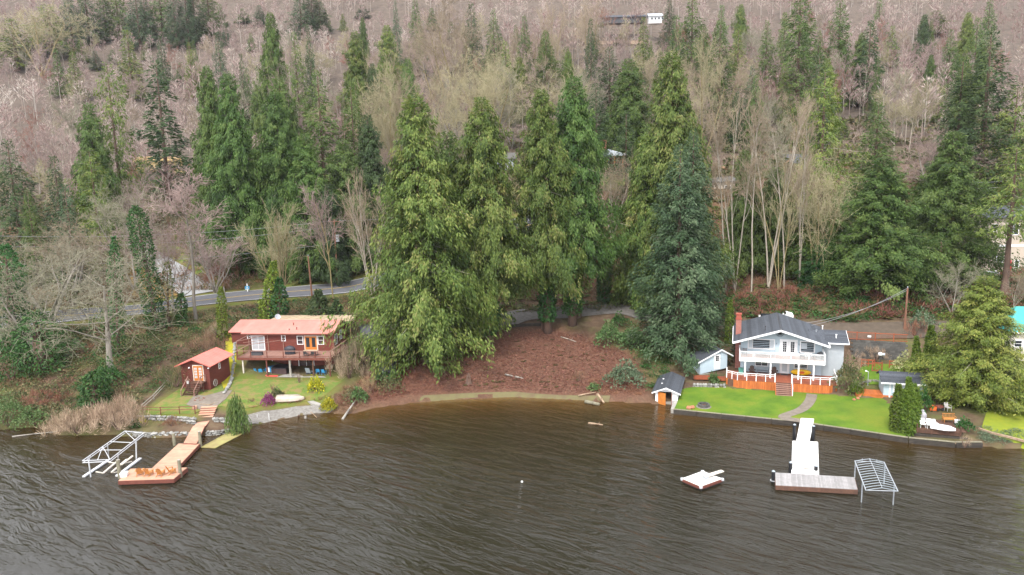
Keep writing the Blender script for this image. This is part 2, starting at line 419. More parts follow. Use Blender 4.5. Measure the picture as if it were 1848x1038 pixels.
_P = np.c_[np.ones(len(_r)), _cx]
_sol = np.linalg.solve(np.block([[_A, _P], [_P.T, np.zeros((3, 3))]]), np.r_[_r[:, 2], 0, 0, 0])

def far_z(x, y):
    u = x / np.maximum(y, 1)
    k = sstep(-.22, .02, u)
    ys = np.array([100, 118, 127, 135, 145, 165, 185, 210, 260, 330, 420, 540, 720])
    zl = np.array([5.5, 7.2, 7.8, 8.6, 10.5, 15.5, 22, 31, 47, 77, 122, 182, 265.])
    zr = np.array([3.5, 6.0, 9.5, 13.2, 18, 27.5, 33, 39, 53, 83, 126, 186, 268.])
    return (1 - k) * np.interp(y, ys, zl) + k * np.interp(y, ys, zr)

def fbm(x, y, s, seed=0, oct=4):
    r = np.random.default_rng(seed); z = 0; a = 1.0
    for o in range(oct):
        for _ in range(3):
            th = r.uniform(0, 6.28); ph = r.uniform(0, 6.28); f = s * (2 ** o) * r.uniform(.7, 1.4)
            z = z + a * np.sin((x * math.cos(th) + y * math.sin(th)) * f + ph) / 3
        a *= .5
    return z

def hgt(x, y):
    x = np.atleast_1d(np.asarray(x, float)); y = np.atleast_1d(np.asarray(y, float))
    shp = x.shape; x = x.ravel(); y = y.ravel()
    near = np.full(x.shape, 0.0)
    m = y < 150
    if m.any():
        q = np.c_[x[m], y[m]] / 50.0
        out = []
        for i in range(0, len(q), 8000):
            b = q[i:i + 8000]
            out.append(_tps(((b[:, None] - _cx[None]) ** 2).sum(-1)) @ _sol[:-3] + np.c_[np.ones(len(b)), b] @ _sol[-3:])
        near[m] = np.concatenate(out)
    u = x / np.maximum(y, 1)
    y0 = 113 + 16 * sstep(-.16, -.24, u) + 0 * u     # where the hillside takes over
    k = sstep(0, 14, y - y0)
    k = np.maximum(k, sstep(95, 115, np.abs(x)))
    z = near * (1 - k) + (far_z(x, y)) * k
    z = z + fbm(x, y, .05, 3) * 1.6 * sstep(150, 260, y)
    d = poly_dist(SHORE, x, y)
    lake = in_poly(LAKE, x, y)
    z = np.where(lake, -.12 - .28 * np.minimum(d, 7), np.maximum(z, .06 + .05 * np.minimum(d, 6)))
    z = z + np.where(lake, 0, fbm(x, y, .9, 5, 3) * .07 * sstep(.5, 4, d))
    return z.reshape(shp)

def hz(x, y): return float(hgt([x], [y])[0])

def on_ground(u, v):
    """where the view through a pixel of the photograph meets the terrain"""
    d = ray(u, v); t = np.concatenate([np.arange(60, 200, .5), np.arange(200, 700, 2)])
    P = d[None] * t[:, None]; z = hgt(P[:, 0], P[:, 1]); dz = P[:, 2] + CAMH - z
    i = int(np.argmax(dz < 0)); i = i if dz[i] < 0 else len(t) - 1
    return P[i, 0], P[i, 1], float(z[i])

# lawn of the pale house (its own sheet on a low bulkhead)
def wl(lx, ly):
    a = math.radians(-17.5); return (29.5 + lx * math.cos(a) - ly * math.sin(a), 91.6 + lx * math.sin(a) + ly * math.cos(a))
_lr = [G(u, v, .65)[:2] for u, v in ((1606, 720), (1607, 752), (1618, 775))]
LAWN = [(19.25, 83.55), (32.1, 78.35), (41.6, 72.75)] + [tuple(p) for p in _lr[::-1]] + [tuple(G(1555, 716, .8)[:2]), wl(12.0, -1.3), wl(-1.6, -1.2), wl(-5.6, -1.9), (23.2, 94.6), (20.75, 87.3)]
LAWN = np.array(LAWN)

# material of the ground: litter, moss, dry grass by noise, with soil colours by place
gm, nt, bs = newmat("forest_floor")
za = N(nt, "ShaderNodeAttribute"); za.attribute_name = "zone"
sep = N(nt, "ShaderNodeSeparateColor"); nt.links.new(za.outputs["Color"], sep.inputs[0])
n1 = noise(nt, .55, 8, rough=.7); n2 = noise(nt, 3.5, 6, rough=.7); n3 = noise(nt, .12, 4)
soil = ramp(nt, n1, [(.3, (.050, .034, .022)), (.5, (.095, .062, .040)), (.7, (.13, .095, .058))])
green = ramp(nt, n2, [(.35, (.050, .062, .018)), (.65, (.11, .125, .032))])
base = mixc(nt, math_(nt, 'MULTIPLY', ramp(nt, n3, [(.45, (0, 0, 0)), (.62, (1, 1, 1))]), .75), soil, green)
red = ramp(nt, n2, [(.3, (.050, .026, .018)), (.5, (.108, .050, .033)), (.72, (.18, .098, .064))])
red = mixc(nt, math_(nt, 'MULTIPLY', ramp(nt, n1, [(.5, (0, 0, 0)), (.72, (1, 1, 1))]), .5), red, (.12, .075, .05))
base = mixc(nt, sep.outputs[0], base, red)
yard = ramp(nt, n1, [(.30, (.15, .10, .055)), (.46, (.13, .125, .028)), (.60, (.085, .125, .018)), (.78, (.17, .15, .03))])
base = mixc(nt, sep.outputs[1], base, yard)
hill = ramp(nt, n1, [(.3, (.060, .046, .038)), (.6, (.11, .086, .068)), (.8, (.17, .14, .095))])
base = mixc(nt, sep.outputs[2], base, hill)
nt.links.new(base, bs.inputs["Base Color"]); bs.inputs["Roughness"].default_value = .95; bs.inputs["Specular IOR Level"].default_value = .15
bump(nt, bs, n2, .6, .12)

_bank = [(-24, 86), (-17.8, 88.6), (-12.3, 90.3), (-7, 91.2), (0, 91.4), (8.7, 89.3), (17, 87.6), (18, 92), (17, 101), (11, 106.5), (7.5, 110), (1, 109.5), (-4, 107.5), (-9, 106), (-14, 103), (-19, 98), (-22, 92)]
_yard = [(-46, 83.5), (-38.2, 82.8), (-38, 86), (-33.5, 85), (-31.5, 87.2), (-24.5, 89), (-23, 95), (-25, 97.5), (-38.5, 98.6), (-39.6, 105), (-42, 103), (-40, 97), (-41.5, 91), (-45, 91)]
ys = np.concatenate([np.arange(58, 150, .8), 150 + np.cumsum(np.linspace(.9, 9.5, 105))])
ts = np.linspace(-1, 1, 261)
YY, TT = np.meshgrid(ys, ts, indexing='ij')
XX = TT * (105 + np.maximum(0, YY - 100) * .95)
ZZ = hgt(XX, YY)
_il = in_poly(LAWN, XX, YY) & (poly_dist(LAWN, XX, YY, True) > .8)
ZZ = np.where(_il, .35, ZZ)
nr, nc = XX.shape
idx = np.arange(nr * nc).reshape(nr, nc)
F = np.stack([idx[:-1, :-1], idx[:-1, 1:], idx[1:, 1:], idx[1:, :-1]], -1).reshape(-1, 4)
gme = mesh_np("ground", np.stack([XX, YY, ZZ], -1).reshape(-1, 3), F, [gm], smooth=True)
zr = np.clip(.5 + np.where(in_poly(_bank, XX, YY), 1, -1) * poly_dist(_bank, XX, YY, True) / 3, 0, 1)
zr = np.maximum(zr, .75 * sstep(112, 120, YY) * sstep(170, 145, YY) * sstep(.0, .08, XX / YY))
zg = np.clip(.5 + np.where(in_poly(_yard, XX, YY), 1, -1) * poly_dist(_yard, XX, YY, True) / 1.5, 0, 1)
zg = np.maximum(zg, sstep(2.2, .6, np.abs(poly_dist(ROADC, XX, YY) - 4.2)) * .8)
zb = sstep(150, 215, YY)
ca = gme.attributes.new("zone", 'FLOAT_COLOR', 'POINT')
ca.data.foreach_set("color", np.stack([zr, zg, zb, np.ones_like(zr)], -1).astype(np.float32).ravel())
tag(link("ground", gme), kind='structure')

# water
wm, nt, bs = newmat("lake_water")
sa = N(nt, "ShaderNodeAttribute"); sa.attribute_name = "shallow"
tc = N(nt, "ShaderNodeTexCoord")
c = ramp(nt, sa.outputs["Fac"], [(0, (.0165, .0145, .0085)), (.35, (.026, .0165, .0055)), (.75, (.060, .031, .0075)), (1, (.125, .075, .028))])
nt.links.new(c, bs.inputs["Base Color"]); bs.inputs["Roughness"].default_value = .08; bs.inputs["IOR"].default_value = 1.333
def wmap(rot, sc):
    mp = N(nt, "ShaderNodeMapping", vector_type='TEXTURE'); mp.inputs["Rotation"].default_value = (0, 0, math.radians(rot)); mp.inputs["Scale"].default_value = tuple(1 / q for q in sc)
    nt.links.new(tc.outputs["Object"], mp.inputs[0]); return mp.outputs[0]
a = noise(nt, .86, 3, vec=wmap(-34, (.30, 1.2, 1)), rough=.55, distortion=.9)
b = noise(nt, 2.2, 3, vec=wmap(-46, (.5, 1.6, 1)), rough=.6, distortion=.5)
e = noise(nt, .028, 3, vec=wmap(-20, (.8, 1.6, 1)))
gust = ramp(nt, e, [(.36, (.28, .28, .28)), (.60, (1, 1, 1))])
calm = N(nt, "ShaderNodeMapRange"); calm.inputs["From Min"].default_value = 0; calm.inputs["From Max"].default_value = .75
calm.inputs["To Min"].default_value = 1; calm.inputs["To Max"].default_value = .3
nt.links.new(sa.outputs["Fac"], calm.inputs[0])
amp = math_(nt, 'MULTIPLY', gust, calm.outputs[0])
hgt_ = math_(nt, 'MULTIPLY', math_(nt, 'ADD', math_(nt, 'MULTIPLY', a, 1.0), math_(nt, 'MULTIPLY', b, .22)), amp)
bump(nt, bs, hgt_, 1.0, .50)
wy = np.concatenate([[-400, -100, 0, 30], np.arange(45, 96, 1.0), [100]])
wx = np.concatenate([[-700, -300, -150], np.arange(-80, 81, 1.0), [150, 300, 700]])
WY, WX = np.meshgrid(wy, wx, indexing='ij')
idx = np.arange(WX.size).reshape(WX.shape)
F = np.stack([idx[:-1, :-1], idx[:-1, 1:], idx[1:, 1:], idx[1:, :-1]], -1).reshape(-1, 4)
wme = mesh_np("water", np.stack([WX, WY, np.zeros_like(WX)], -1).reshape(-1, 3), F, [wm])
sh = np.exp(-poly_dist(SHORE, WX, WY) / 7.0)
sh = sh * (.45 + .55 * np.exp(-((WX + 2) / 22.0) ** 2))
at = wme.attributes.new("shallow", 'FLOAT', 'POINT'); at.data.foreach_set("value", sh.ravel().astype(np.float32))
tag(link("water", wme), kind='structure')

# ------------------------------------------------------------------ sheets that lie on the terrain
from mathutils.geometry import delaunay_2d_cdt
def drape(name, poly, mat, off=.05, step=1.0, zf=None, skirt=0.0, kind='structure', parent=None):
    P = np.array(poly, float); B = []
    for i in range(len(P)):
        a, b = P[i], P[(i + 1) % len(P)]; n = max(1, int(np.linalg.norm(b - a) / step))
        B += [a + (b - a) * k / n for k in range(n)]
    B = np.array(B)
    gx, gy = np.meshgrid(np.arange(P[:, 0].min(), P[:, 0].max(), step), np.arange(P[:, 1].min(), P[:, 1].max(), step))
    gx, gy = gx.ravel(), gy.ravel()
    k = in_poly(P, gx, gy) & (poly_dist(P, gx, gy, True) > step * .4)
    pts = np.vstack([B, np.c_[gx[k], gy[k]]]); nb = len(B)
    r = delaunay_2d_cdt([Vector(p) for p in pts], [], [list(range(nb))], 1, 1e-4)
    v2 = np.array([tuple(p) for p in r[0]]); z = (zf(v2[:, 0], v2[:, 1]) if zf else hgt(v2[:, 0], v2[:, 1])) + off
    me = bpy.data.meshes.new(name); me.from_pydata(np.c_[v2, z].tolist(), [], [list(f) for f in r[2]]); me.materials.append(mat)
    me.polygons.foreach_set("use_smooth", np.ones(len(me.polygons), bool)); me.update()
    if me.polygons and me.polygons[0].normal.z < 0: me.flip_normals()
    o = link(name, me, parent)
    if kind: o['kind'] = kind
    return o

def ribbon(center, width, shift=0.0):
    c = np.array(center, float)
    t = np.gradient(c, axis=0); t /= np.linalg.norm(t, axis=1)[:, None]; n = np.c_[-t[:, 1], t[:, 0]]
    return np.vstack([c + n * (shift + width / 2), (c + n * (shift - width / 2))[::-1]])

def smooth_line(P, step=1.5):
    P = np.array(P, float); out = []
    Q = np.vstack([2 * P[0] - P[1], P, 2 * P[-1] - P[-2]])
    for i in range(1, len(Q) - 2):
        n = max(2, int(np.linalg.norm(Q[i + 1] - Q[i]) / step))
        for k in range(n):
            t = k / n
            out.append(.5 * ((2 * Q[i]) + (-Q[i - 1] + Q[i + 1]) * t + (2 * Q[i - 1] - 5 * Q[i] + 4 * Q[i + 1] - Q[i + 2]) * t * t + (-Q[i - 1] + 3 * Q[i] - 3 * Q[i + 1] + Q[i + 2]) * t ** 3))
    out.append(P[-1]); return np.array(out)

M['asphalt'] = surf('road_asphalt', (.118, .118, .128), (.088, .088, .096), .9, 1.2, bmp=.1)
M['newasphalt'] = surf('dark_asphalt', (.075, .077, .085), (.055, .056, .062), .9, 1.4)
M['gravel'] = surf('grey_gravel', (.17, .158, .145), (.10, .09, .08), .95, 2.2, bmp=.4)
M['lightgravel'] = surf('pale_gravel', (.34, .345, .345), (.25, .25, .25), .95, 1.6, bmp=.3)
M['beach'] = surf('beach_gravel', (.25, .235, .215), (.12, .11, .095), .95, 3.0, bmp=.5)
M['pathconc'] = surf('path_concrete', (.21, .178, .145), (.13, .108, .085), .9, 1.8, bmp=.3)
M['lanedirt'] = surf('dirt_lane', (.105, .080, .058), (.065, .050, .036), .95, 1.2, bmp=.3)
M['paint'] = surf('road_paint', (.62, .62, .60), (.45, .45, .43), .8, 2)
M['paintyellow'] = surf('yellow_road_paint', (.55, .38, .10), (.42, .30, .10), .8, 2)
lm, nt, bs = newmat("lawn_grass")
f1 = noise(nt, .35, 5, rough=.6); f2 = noise(nt, 4.0, 5, rough=.75); f3 = noise(nt, .16, 2)
c1 = ramp(nt, f1, [(.28, (.048, .100, .011)), (.52, (.092, .155, .014)), (.74, (.155, .175, .022)), (.86, (.17, .14, .045))])
c1 = mixc(nt, math_(nt, 'MULTIPLY', ramp(nt, f3, [(.5, (0, 0, 0)), (.7, (1, 1, 1))]), .5), c1, (.17, .175, .02))
c1 = mixc(nt, math_(nt, 'MULTIPLY', ramp(nt, f2, [(.35, (1, 1, 1)), (.6, (0, 0, 0))]), .35), c1, (.05, .12, .005))
nt.links.new(c1, bs.inputs["Base Color"]); bs.inputs["Roughness"].default_value = .9; bs.inputs["Specular IOR Level"].default_value = .15; bump(nt, bs, f2, .7, .08)
M['lawn'] = lm
mm, nt, bs = newmat("mossy_yard")
f1 = noise(nt, .8, 6, rough=.7); f2 = noise(nt, 5, 4)
c1 = ramp(nt, f1, [(.28, (.17, .11, .055)), (.44, (.16, .135, .032)), (.54, (.095, .135, .016)), (.66, (.075, .135, .012)), (.8, (.20, .17, .025))])
nt.links.new(c1, bs.inputs["Base Color"]); bs.inputs["Roughness"].default_value = .95; bump(nt, bs, f2, .6, .08)
M['yardgrass'] = mm
M['yellowmoss'] = surf('yellow_moss', (.40, .33, .012), (.23, .22, .02), .95, 1.6, bmp=.4)

_road = smooth_line(ROADC, 2.0)
road = drape("road", ribbon(_road, 7.0), M['asphalt'], .10, 1.6)
for sh_, wd, mt in ((3.2, .16, 'paint'), (-3.2, .16, 'paint'), (.12, .1, 'paintyellow'), (-.12, .1, 'paintyellow')):
    drape("road_marking", ribbon(_road, wd, sh_), M[mt], .145, 1.6, kind=None, parent=road)
drape("roadside_pullout", [G(u, v, z)[:2] for u, v, z in ((255, 478, 9.6), (275, 482, 9.5), (330, 500, 9.0), (400, 527, 8.4), (330, 540, 8.1), (285, 512, 8.8), (258, 494, 9.4))], M['lightgravel'], .14, 1.2)
drape("grass_verge", [G(u, v, z)[:2] for u, v, z in ((292, 480, 9.8), (330, 484, 9.6), (375, 496, 9.2), (412, 518, 8.6), (402, 527, 8.4), (345, 504, 9.0), (286, 486, 9.7))], M['yardgrass'], .17, 1.0)
drape("grass_verge", [G(u, v, z)[:2] for u, v, z in ((236, 500, 9.3), (262, 502, 9.2), (288, 520, 8.7), (322, 538, 8.2), (290, 544, 8.1), (240, 546, 8.1))], surf('orange_dry_grass', (.30, .20, .05), (.20, .13, .045), .95, .8), .17, 1.0)
drape("driveway", [G(u, v, 5.1)[:2] for u, v in ((648, 598), (668, 593), (700, 592), (720, 600), (712, 640), (684, 640), (664, 622))], M['newasphalt'], .10, .8)
drape("driveway", [G(u, v, 4.6)[:2] for u, v in ((667, 622), (700, 622), (705, 640), (676, 640))], M['lightgravel'], .13, .8)
_lane = smooth_line([G(u, v, z)[:2] for u, v, z in ((700, 600, 5.3), (800, 596, 5.5), (890, 583, 5.8), (950, 570, 6.1), (1030, 566, 6.2), (1120, 562, 6.2))] + [(22, 113), (27, 111)], 1.5)
drape("gravel_lane", ribbon(_lane, 5.0), M['gravel'], .12, 1.2)
drape("dirt_lane", ribbon(smooth_line([(25, 111.6), (32, 108.4), (40, 105.4), (50, 102.6), (60, 100.6), (80, 99.2)], 1.5), 3.6), M['lanedirt'], .16, 1.2)
def lawn_z(x, y): return .60 + .24 * np.clip(poly_dist(np.array([(19.2, 83.5), (32.1, 78.3), (41.6, 72.7)]), x, y) / 9.0, 0, 1)
drape("lawn", LAWN, M['lawn'], 0.0, .7, zf=lawn_z)
drape("side_lawn", [G(u, v, z)[:2] for u, v, z in ((1545, 690, 1.7), (1553, 664, 2.0), (1580, 655, 2.3), (1640, 660, 2.3), (1640, 690, 1.9), (1590, 692, 1.7))], M['lawn'], .08, .7)
drape("neighbour_lawn", [tuple(G(u, v, .95)[:2]) for u, v in ((1772, 768), (1800, 781), (1850, 795), (1900, 800), (1900, 670), (1848, 685), (1815, 712), (1780, 745))], surf('yellow_green_lawn', (.22, .235, .012), (.14, .19, .012), .95, 1.2), .10, .9)
drape("lawn_path", ribbon(smooth_line([(32.6, 78.3), wl(5.0, -11.0), wl(7.2, -8.0), wl(8.4, -4.8), wl(8.9, -2.0)], .6), 1.25), M['pathconc'], .025, .5, zf=lawn_z)
drape("yard", [(-45.2, 84.6), (-39.2, 84.2), (-38, 86.2), (-33.6, 86.6), (-31.6, 88.4), (-25.2, 89.8), (-23.4, 94.4), (-25.4, 95.4), (-38.3, 97.0), (-40.2, 94.4), (-40.6, 91.6), (-44.6, 92.6)], M['yardgrass'], .05, .7)
drape("garden_path", [G(u, v, 1.6)[:2] for u, v in ((336, 732), (352, 714), (370, 716), (400, 708), (420, 706), (408, 722), (392, 732), (360, 738))], M['pathconc'], .09, .6)
drape("moss_bed", [G(u, v, z)[:2] for u, v, z in ((398, 690, 1.7), (410, 660, 2.1), (410, 640, 2.5), (424, 632, 2.8), (430, 650, 2.2), (428, 672, 1.9), (418, 690, 1.8), (404, 702, 1.7))], M['yellowmoss'], .11, .6)
drape("beach", [(-33.0, 82.2), (-31, 83.7), (-28.6, 85.2), (-26.2, 86.6), (-23.6, 87.0), (-22.8, 87.9), (-24.5, 88.8), (-28.0, 88.2), (-31.6, 86.6), (-33.6, 84.2)], M['beach'], .05, .6)
drape("shore_gravel", [(-12.6, 90.3), (-7.3, 91.15), (0, 91.45), (8.7, 89.35), (12, 88.5), (12.3, 89.2), (8.5, 90.2), (0, 92.3), (-6, 92.0), (-12, 91.2)], surf('shore_moss', (.13, .125, .05), (.11, .08, .045), .95, 1.2, bmp=.4), .13, .5)

# ------------------------------------------------------------------ plant geometry
def leaf_quads(P, A, Nn, L, Wd):
    """pointed leaf sprays: centre line from P along A (length L), width Wd across, facing about Nn"""
    A = A / np.linalg.norm(A, axis=1)[:, None]
    Sd = np.cross(A, Nn); Sd /= (np.linalg.norm(Sd, axis=1)[:, None] + 1e-9)
    mid = P + A * (L * .45)[:, None]
    V_ = np.stack([P, mid + Sd * (Wd / 2)[:, None], P + A * L[:, None], mid - Sd * (Wd / 2)[:, None]], 1)
    F_ = np.arange(len(P) * 4).reshape(-1, 4)
    return V_.reshape(-1, 3), F_

def seg_tubes(segs, n):
    """segs: (k,8) p0 p1 r0 r1 -> open prisms with n sides"""
    s = np.asarray(segs, float)
    if not len(s): return np.zeros((0, 3)), np.zeros((0, 4), int)
    p0, p1, r0, r1 = s[:, :3], s[:, 3:6], s[:, 6], s[:, 7]
    d = p1 - p0; d /= (np.linalg.norm(d, axis=1)[:, None] + 1e-9)
    ref = np.where(np.abs(d[:, 2:3]) < .9, [[0, 0, 1.]], [[1., 0, 0]])
    a = np.cross(d, ref); a /= np.linalg.norm(a, axis=1)[:, None]; b = np.cross(d, a)
    th = 2 * np.pi * np.arange(n) / n
    ring = a[:, None] * np.cos(th)[None, :, None] + b[:, None] * np.sin(th)[None, :, None]
    v0 = p0[:, None] + ring * r0[:, None, None]; v1 = p1[:, None] + ring * r1[:, None, None]
    Vv = np.concatenate([v0, v1], 1).reshape(-1, 3)
    base = np.arange(len(s))[:, None] * 2 * n; i = np.arange(n)[None]
    Ff = np.stack([base + i, base + n + i, base + n + (i + 1) % n, base + (i + 1) % n], -1).reshape(-1, 4)
    return Vv, Ff

def trunk_segs(H, r, r_top, lean=(0, 0), n=10, wob=.12, rg=None, flare=1.6):
    rg = rg or rng; out = []; p = np.array([0, 0, -.6]); off = np.zeros(2)
    for i in range(n):
        t1 = (i + 1) / n; off = off + rg.normal(0, wob * H / 300, 2)
        q = np.array([lean[0] * t1 * H + off[0], lean[1] * t1 * H + off[1], H * t1])
        ra = r + (r_top - r) * (i / n); rb = r + (r_top - r) * t1
        if i == 0: ra *= flare
        out.append((*p, *q, ra, rb)); p = q
    return out

CON = {  # style: profile exponent, first green, droop, tip-up, spray down, leaf length, width, branches, jitter
    'cedar': dict(pe=.70, g0=.04, droop=.42, tip=.16, down=1.7, ll=.50, lw=.145, nb=360, jit=.36, pale=34, dn=3.3),
    'cedar_high': dict(pe=.62, g0=.24, droop=.42, tip=.16, down=1.7, ll=.50, lw=.145, nb=340, jit=.36, pale=30, dn=3.3),
    'cedar_thin': dict(pe=.55, g0=.10, droop=.40, tip=.22, down=1.3, ll=.5, lw=.16, nb=150, jit=.42, pale=40, dn=1.5),
    'cedar_lifted': dict(pe=.55, g0=.40, droop=.40, tip=.22, down=1.3, ll=.5, lw=.16, nb=130, jit=.42, pale=30, dn=1.5),
    'fir': dict(pe=.80, g0=.05, droop=.30, tip=.16, down=.45, ll=.50, lw=.17, nb=210, jit=.26, pale=5, dn=1.7),
    'spruce': dict(pe=.80, g0=.03, droop=.34, tip=.20, down=.55, ll=.46, lw=.15, nb=280, jit=.22, pale=8, dn=2.1),
    'layered': dict(pe=.80, g0=.12, droop=.22, tip=.14, down=.2, ll=.7, lw=.26, nb=100, jit=.32, pale=10, dn=1.4),
}
def conifer(seed, style, H=30.0, Wd=10.0, dens=1.0, col=None):
    k = CON[style]; rg = np.random.default_rng(seed)
    nb = int(k['nb'] * max(.35, dens)); Ps, As, Ns, Ls, Ws, T = [], [], [], [], [], []
    limbs = trunk_segs(H * .98, .028 * Wd + .12, .05, n=9, rg=rg)
    az = 0
    lobe = rg.uniform(0, 6.28, 3); side = rg.normal(0, .10, 24)
    pale = set(rg.choice(nb, min(nb, k['pale']), replace=False))
    for i in range(nb):
        t = k['g0'] + (1 - k['g0']) * max(0.0, (i + rg.uniform(-.4, .4)) / nb) ** .92
        t = min(max(t, .01), .995); az += 2.399963 + rg.normal(0, .25)
        prof = (1 - t) ** k['pe'] * (min(1, (t + .02) / .16) ** .5 if style != 'spruce' else 1)
        wav = 1 + .16 * math.sin(3 * az + lobe[0]) * (1 - t) + .13 * math.sin(t * 17 + lobe[1]) + .10 * math.sin(t * 31 + 2 * az + lobe[2])
        L = Wd / 2 * prof * wav * (1 + rg.normal(0, k['jit']) * .75) + .28
        L = max(L, .35)
        o = np.array([math.cos(az), math.sin(az), 0]); lat = np.array([-o[1], o[0], 0])
        z0 = H * t
        n = max(6, int(dens * k['dn'] * 9.0 * L ** 1.15))
        s = np.sqrt(rg.uniform(.04, 1.05, n))
        up = .18 if t < .75 else .18 + (t - .75) * 2.2
        zc = L * (up * s - k['droop'] * 1.35 * s ** 1.6 + k['tip'] * s ** 4)
        P = o[None] * (L * s)[:, None] + lat[None] * (rg.normal(0, 1, n) * (.10 * L * (1.1 - s) + .16))[:, None]
        P[:, 2] = z0 + zc + rg.normal(0, .12 + .06 * L, n) - np.abs(rg.normal(0, .09 * L * k['down'] * .6, n))
        A = o[None] * rg.uniform(.25, 1.0, (n, 1)) + lat[None] * rg.normal(0, .55, (n, 1)) + np.array([[0, 0, -1.0]]) * (k['down'] * rg.uniform(.35, 1.3, (n, 1)))
        if t > .93: A[:, 2] += 1.2
        Nn = o[None] * .7 + rg.normal(0, .55, (n, 3)) + np.array([[0, 0, .8]])
        sc = .62 + .38 * min(1, L / 2.2)
        Ps.append(P); As.append(A); Ns.append(Nn)
        Ls.append(k['ll'] * sc * rg.uniform(.6, 1.35, n)); Ws.append(k['lw'] * sc * rg.uniform(.65, 1.35, n))
        T.append(np.clip(.48 + rg.normal(0, .15) + rg.normal(0, .17, n), 0, 1))
        if i % 3 == 0 or i in pale:
            ss = np.linspace(0, .92 if i in pale else .6, 5)
            pts = o[None] * (L * 1.04 * ss)[:, None]; pts[:, 2] = z0 + L * (up * ss - k['droop'] * 1.35 * ss ** 1.6 + k['tip'] * ss ** 4) + (.12 if i in pale else 0)
            rr = .018 + .009 * L
            for j in range(4): limbs.append((*pts[j], *pts[j + 1], rr * (1 - .2 * j), rr * (.8 - .2 * j)))
    Vv, Ff = leaf_quads(np.concatenate(Ps), np.concatenate(As), np.concatenate(Ns), np.concatenate(Ls), np.concatenate(Ws))
    crown = mesh_np("crown", Vv, Ff, [M['cedar_green']], tone=np.repeat(np.concatenate(T), 4))
    v1, f1 = seg_tubes(limbs[:9], 8); v2, f2 = seg_tubes(limbs[9:], 3)
    trunk = mesh_np("trunk", np.vstack([v1, v2]), np.vstack([f1, f2 + len(v1)]), [M['bark'], M['deadlimb']], smooth=True, mat_idx=np.r_[np.zeros(len(f1)), np.ones(len(f2))])
    return trunk, crown, H, Wd

def bare(seed, H=15.0, style='alder', dens=1.0, tmin=.013):
    """leafless tree: trunk and limbs in one mesh, the twigs of the crown in another"""
    rg = np.random.default_rng(seed); big, fine = [], []
    P_ = {'alder': dict(stems=1, ang=.62, nk=11, up=.55, l1=.34, base=.22, r=.012, lim=4), 'maple': dict(stems=3, ang=.75, nk=7, up=.35, l1=.48, base=.25, r=.016, lim=4),
          'fan': dict(stems=6, ang=.46, nk=12, up=.7, l1=.26, base=.30, r=.0085, lim=3), 'spread': dict(stems=4, ang=1.0, nk=7, up=.18, l1=.5, base=.35, r=.024, lim=4),
          'grove': dict(stems=3, ang=.34, nk=13, up=.75, l1=.20, base=.38, r=.0075, lim=3),
          'old': dict(stems=1, ang=1.05, nk=10, up=.22, l1=.62, base=.42, r=.034, lim=4),
          'pole': dict(stems=1, ang=.7, nk=14, up=.4, l1=.18, base=.45, r=.008, lim=4)}[style]
    def nrm(v): return v / (np.linalg.norm(v) + 1e-9)
    def grow(p, d, L, r, lev):
        n = 5 if lev == 0 else (4 if lev == 1 else (3 if lev == 2 else 2)); q = p.copy(); nodes = []
        for i in range(n):
            d = nrm(d + rg.normal(0, .07 + .05 * lev, 3) + np.array([0, 0, P_['up'] * (.10 if lev else .02)]))
            e = q + d * L / n; ra, rb = r * (1 - .8 * i / n), r * (1 - .8 * (i + 1) / n)
            (big if lev <= 1 else fine).append((*q, *e, max(ra, tmin), max(rb, tmin * .8)))
            nodes.append((e.copy(), d.copy(), rb)); q = e
        if lev >= P_['lim']: return
        nk = int(round((P_['nk'], 6, 5, 4)[lev] * (dens if lev else 1)))
        for j in range(nk):
            f = rg.uniform(P_['base'] if lev == 0 else .25, 1.0); i = min(n - 1, int(f * n)); bp, bd, br = nodes[i]
            prev = p if i == 0 else nodes[i - 1][0]; bp = prev + (bp - prev) * (f * n - i if f < 1 else 1)
            th = rg.uniform(0, 6.28); a = nrm(np.cross(bd, rg.normal(0, 1, 3))); b = np.cross(bd, a)
            ang = P_['ang'] * rg.uniform(.6, 1.25); nd = nrm(bd * math.cos(ang) + (a * math.cos(th) + b * math.sin(th)) * math.sin(ang))
            ln = (H * P_['l1'] * (1.15 - .6 * f) if lev == 0 else L * rg.uniform(.42, .68)); grow(bp, nd, ln * rg.uniform(.75, 1.2), max(.45 * br + .01, .014) if lev < 2 else .02, lev + 1)
    for sN in range(P_['stems']):
        th = 6.28 * sN / P_['stems'] + rg.uniform(0, 1); k = 0 if P_['stems'] == 1 else P_['ang'] * rg.uniform(.15, .62)
        grow(np.array([0, 0, -.4]), nrm(np.array([math.cos(th) * k, math.sin(th) * k, 1])), H * rg.uniform(.80, .98), H * P_['r'] * rg.uniform(.8, 1.1), 0)
    v1, f1 = seg_tubes(big, 5); v2, f2 = seg_tubes(fine, 3)
    trunk = mesh_np("trunk", v1, f1, [M['greybark']], smooth=True); crown = mesh_np("crown", v2, f2, [M['tw_tan']])
    W_ = np.percentile(np.abs(v2[:, :2]), 97) * 2; top = np.percentile(v2[:, 2], 99.5)
    return trunk, crown, top, W_

_cnt = {}
def plant_tree(name, proto, label, x, y, H, Wd, mats, cat='tree', group=None, rz=None, z=None, lean=None, dz=0.0):
    tr, cr, H0, W0 = proto
    z = hz(x, y) if z is None else z
    o = thing(name, label, cat, (x, y, z - .15 + dz), rng.uniform(0, 6.28) if rz is None else rz, group)
    if lean: o.rotation_euler = (lean[1], lean[0], o.rotation_euler[2])
    for nm, me, m in (("trunk", tr, mats[0]), ("crown", cr, mats[1])):
        c_ = link(nm, me, o, scale=(Wd / W0, Wd / W0, H / H0))
        if m is not None:
            c_.material_slots[0].link = 'OBJECT'; c_.material_slots[0].material = M[m] if isinstance(m, str) else m
    return o

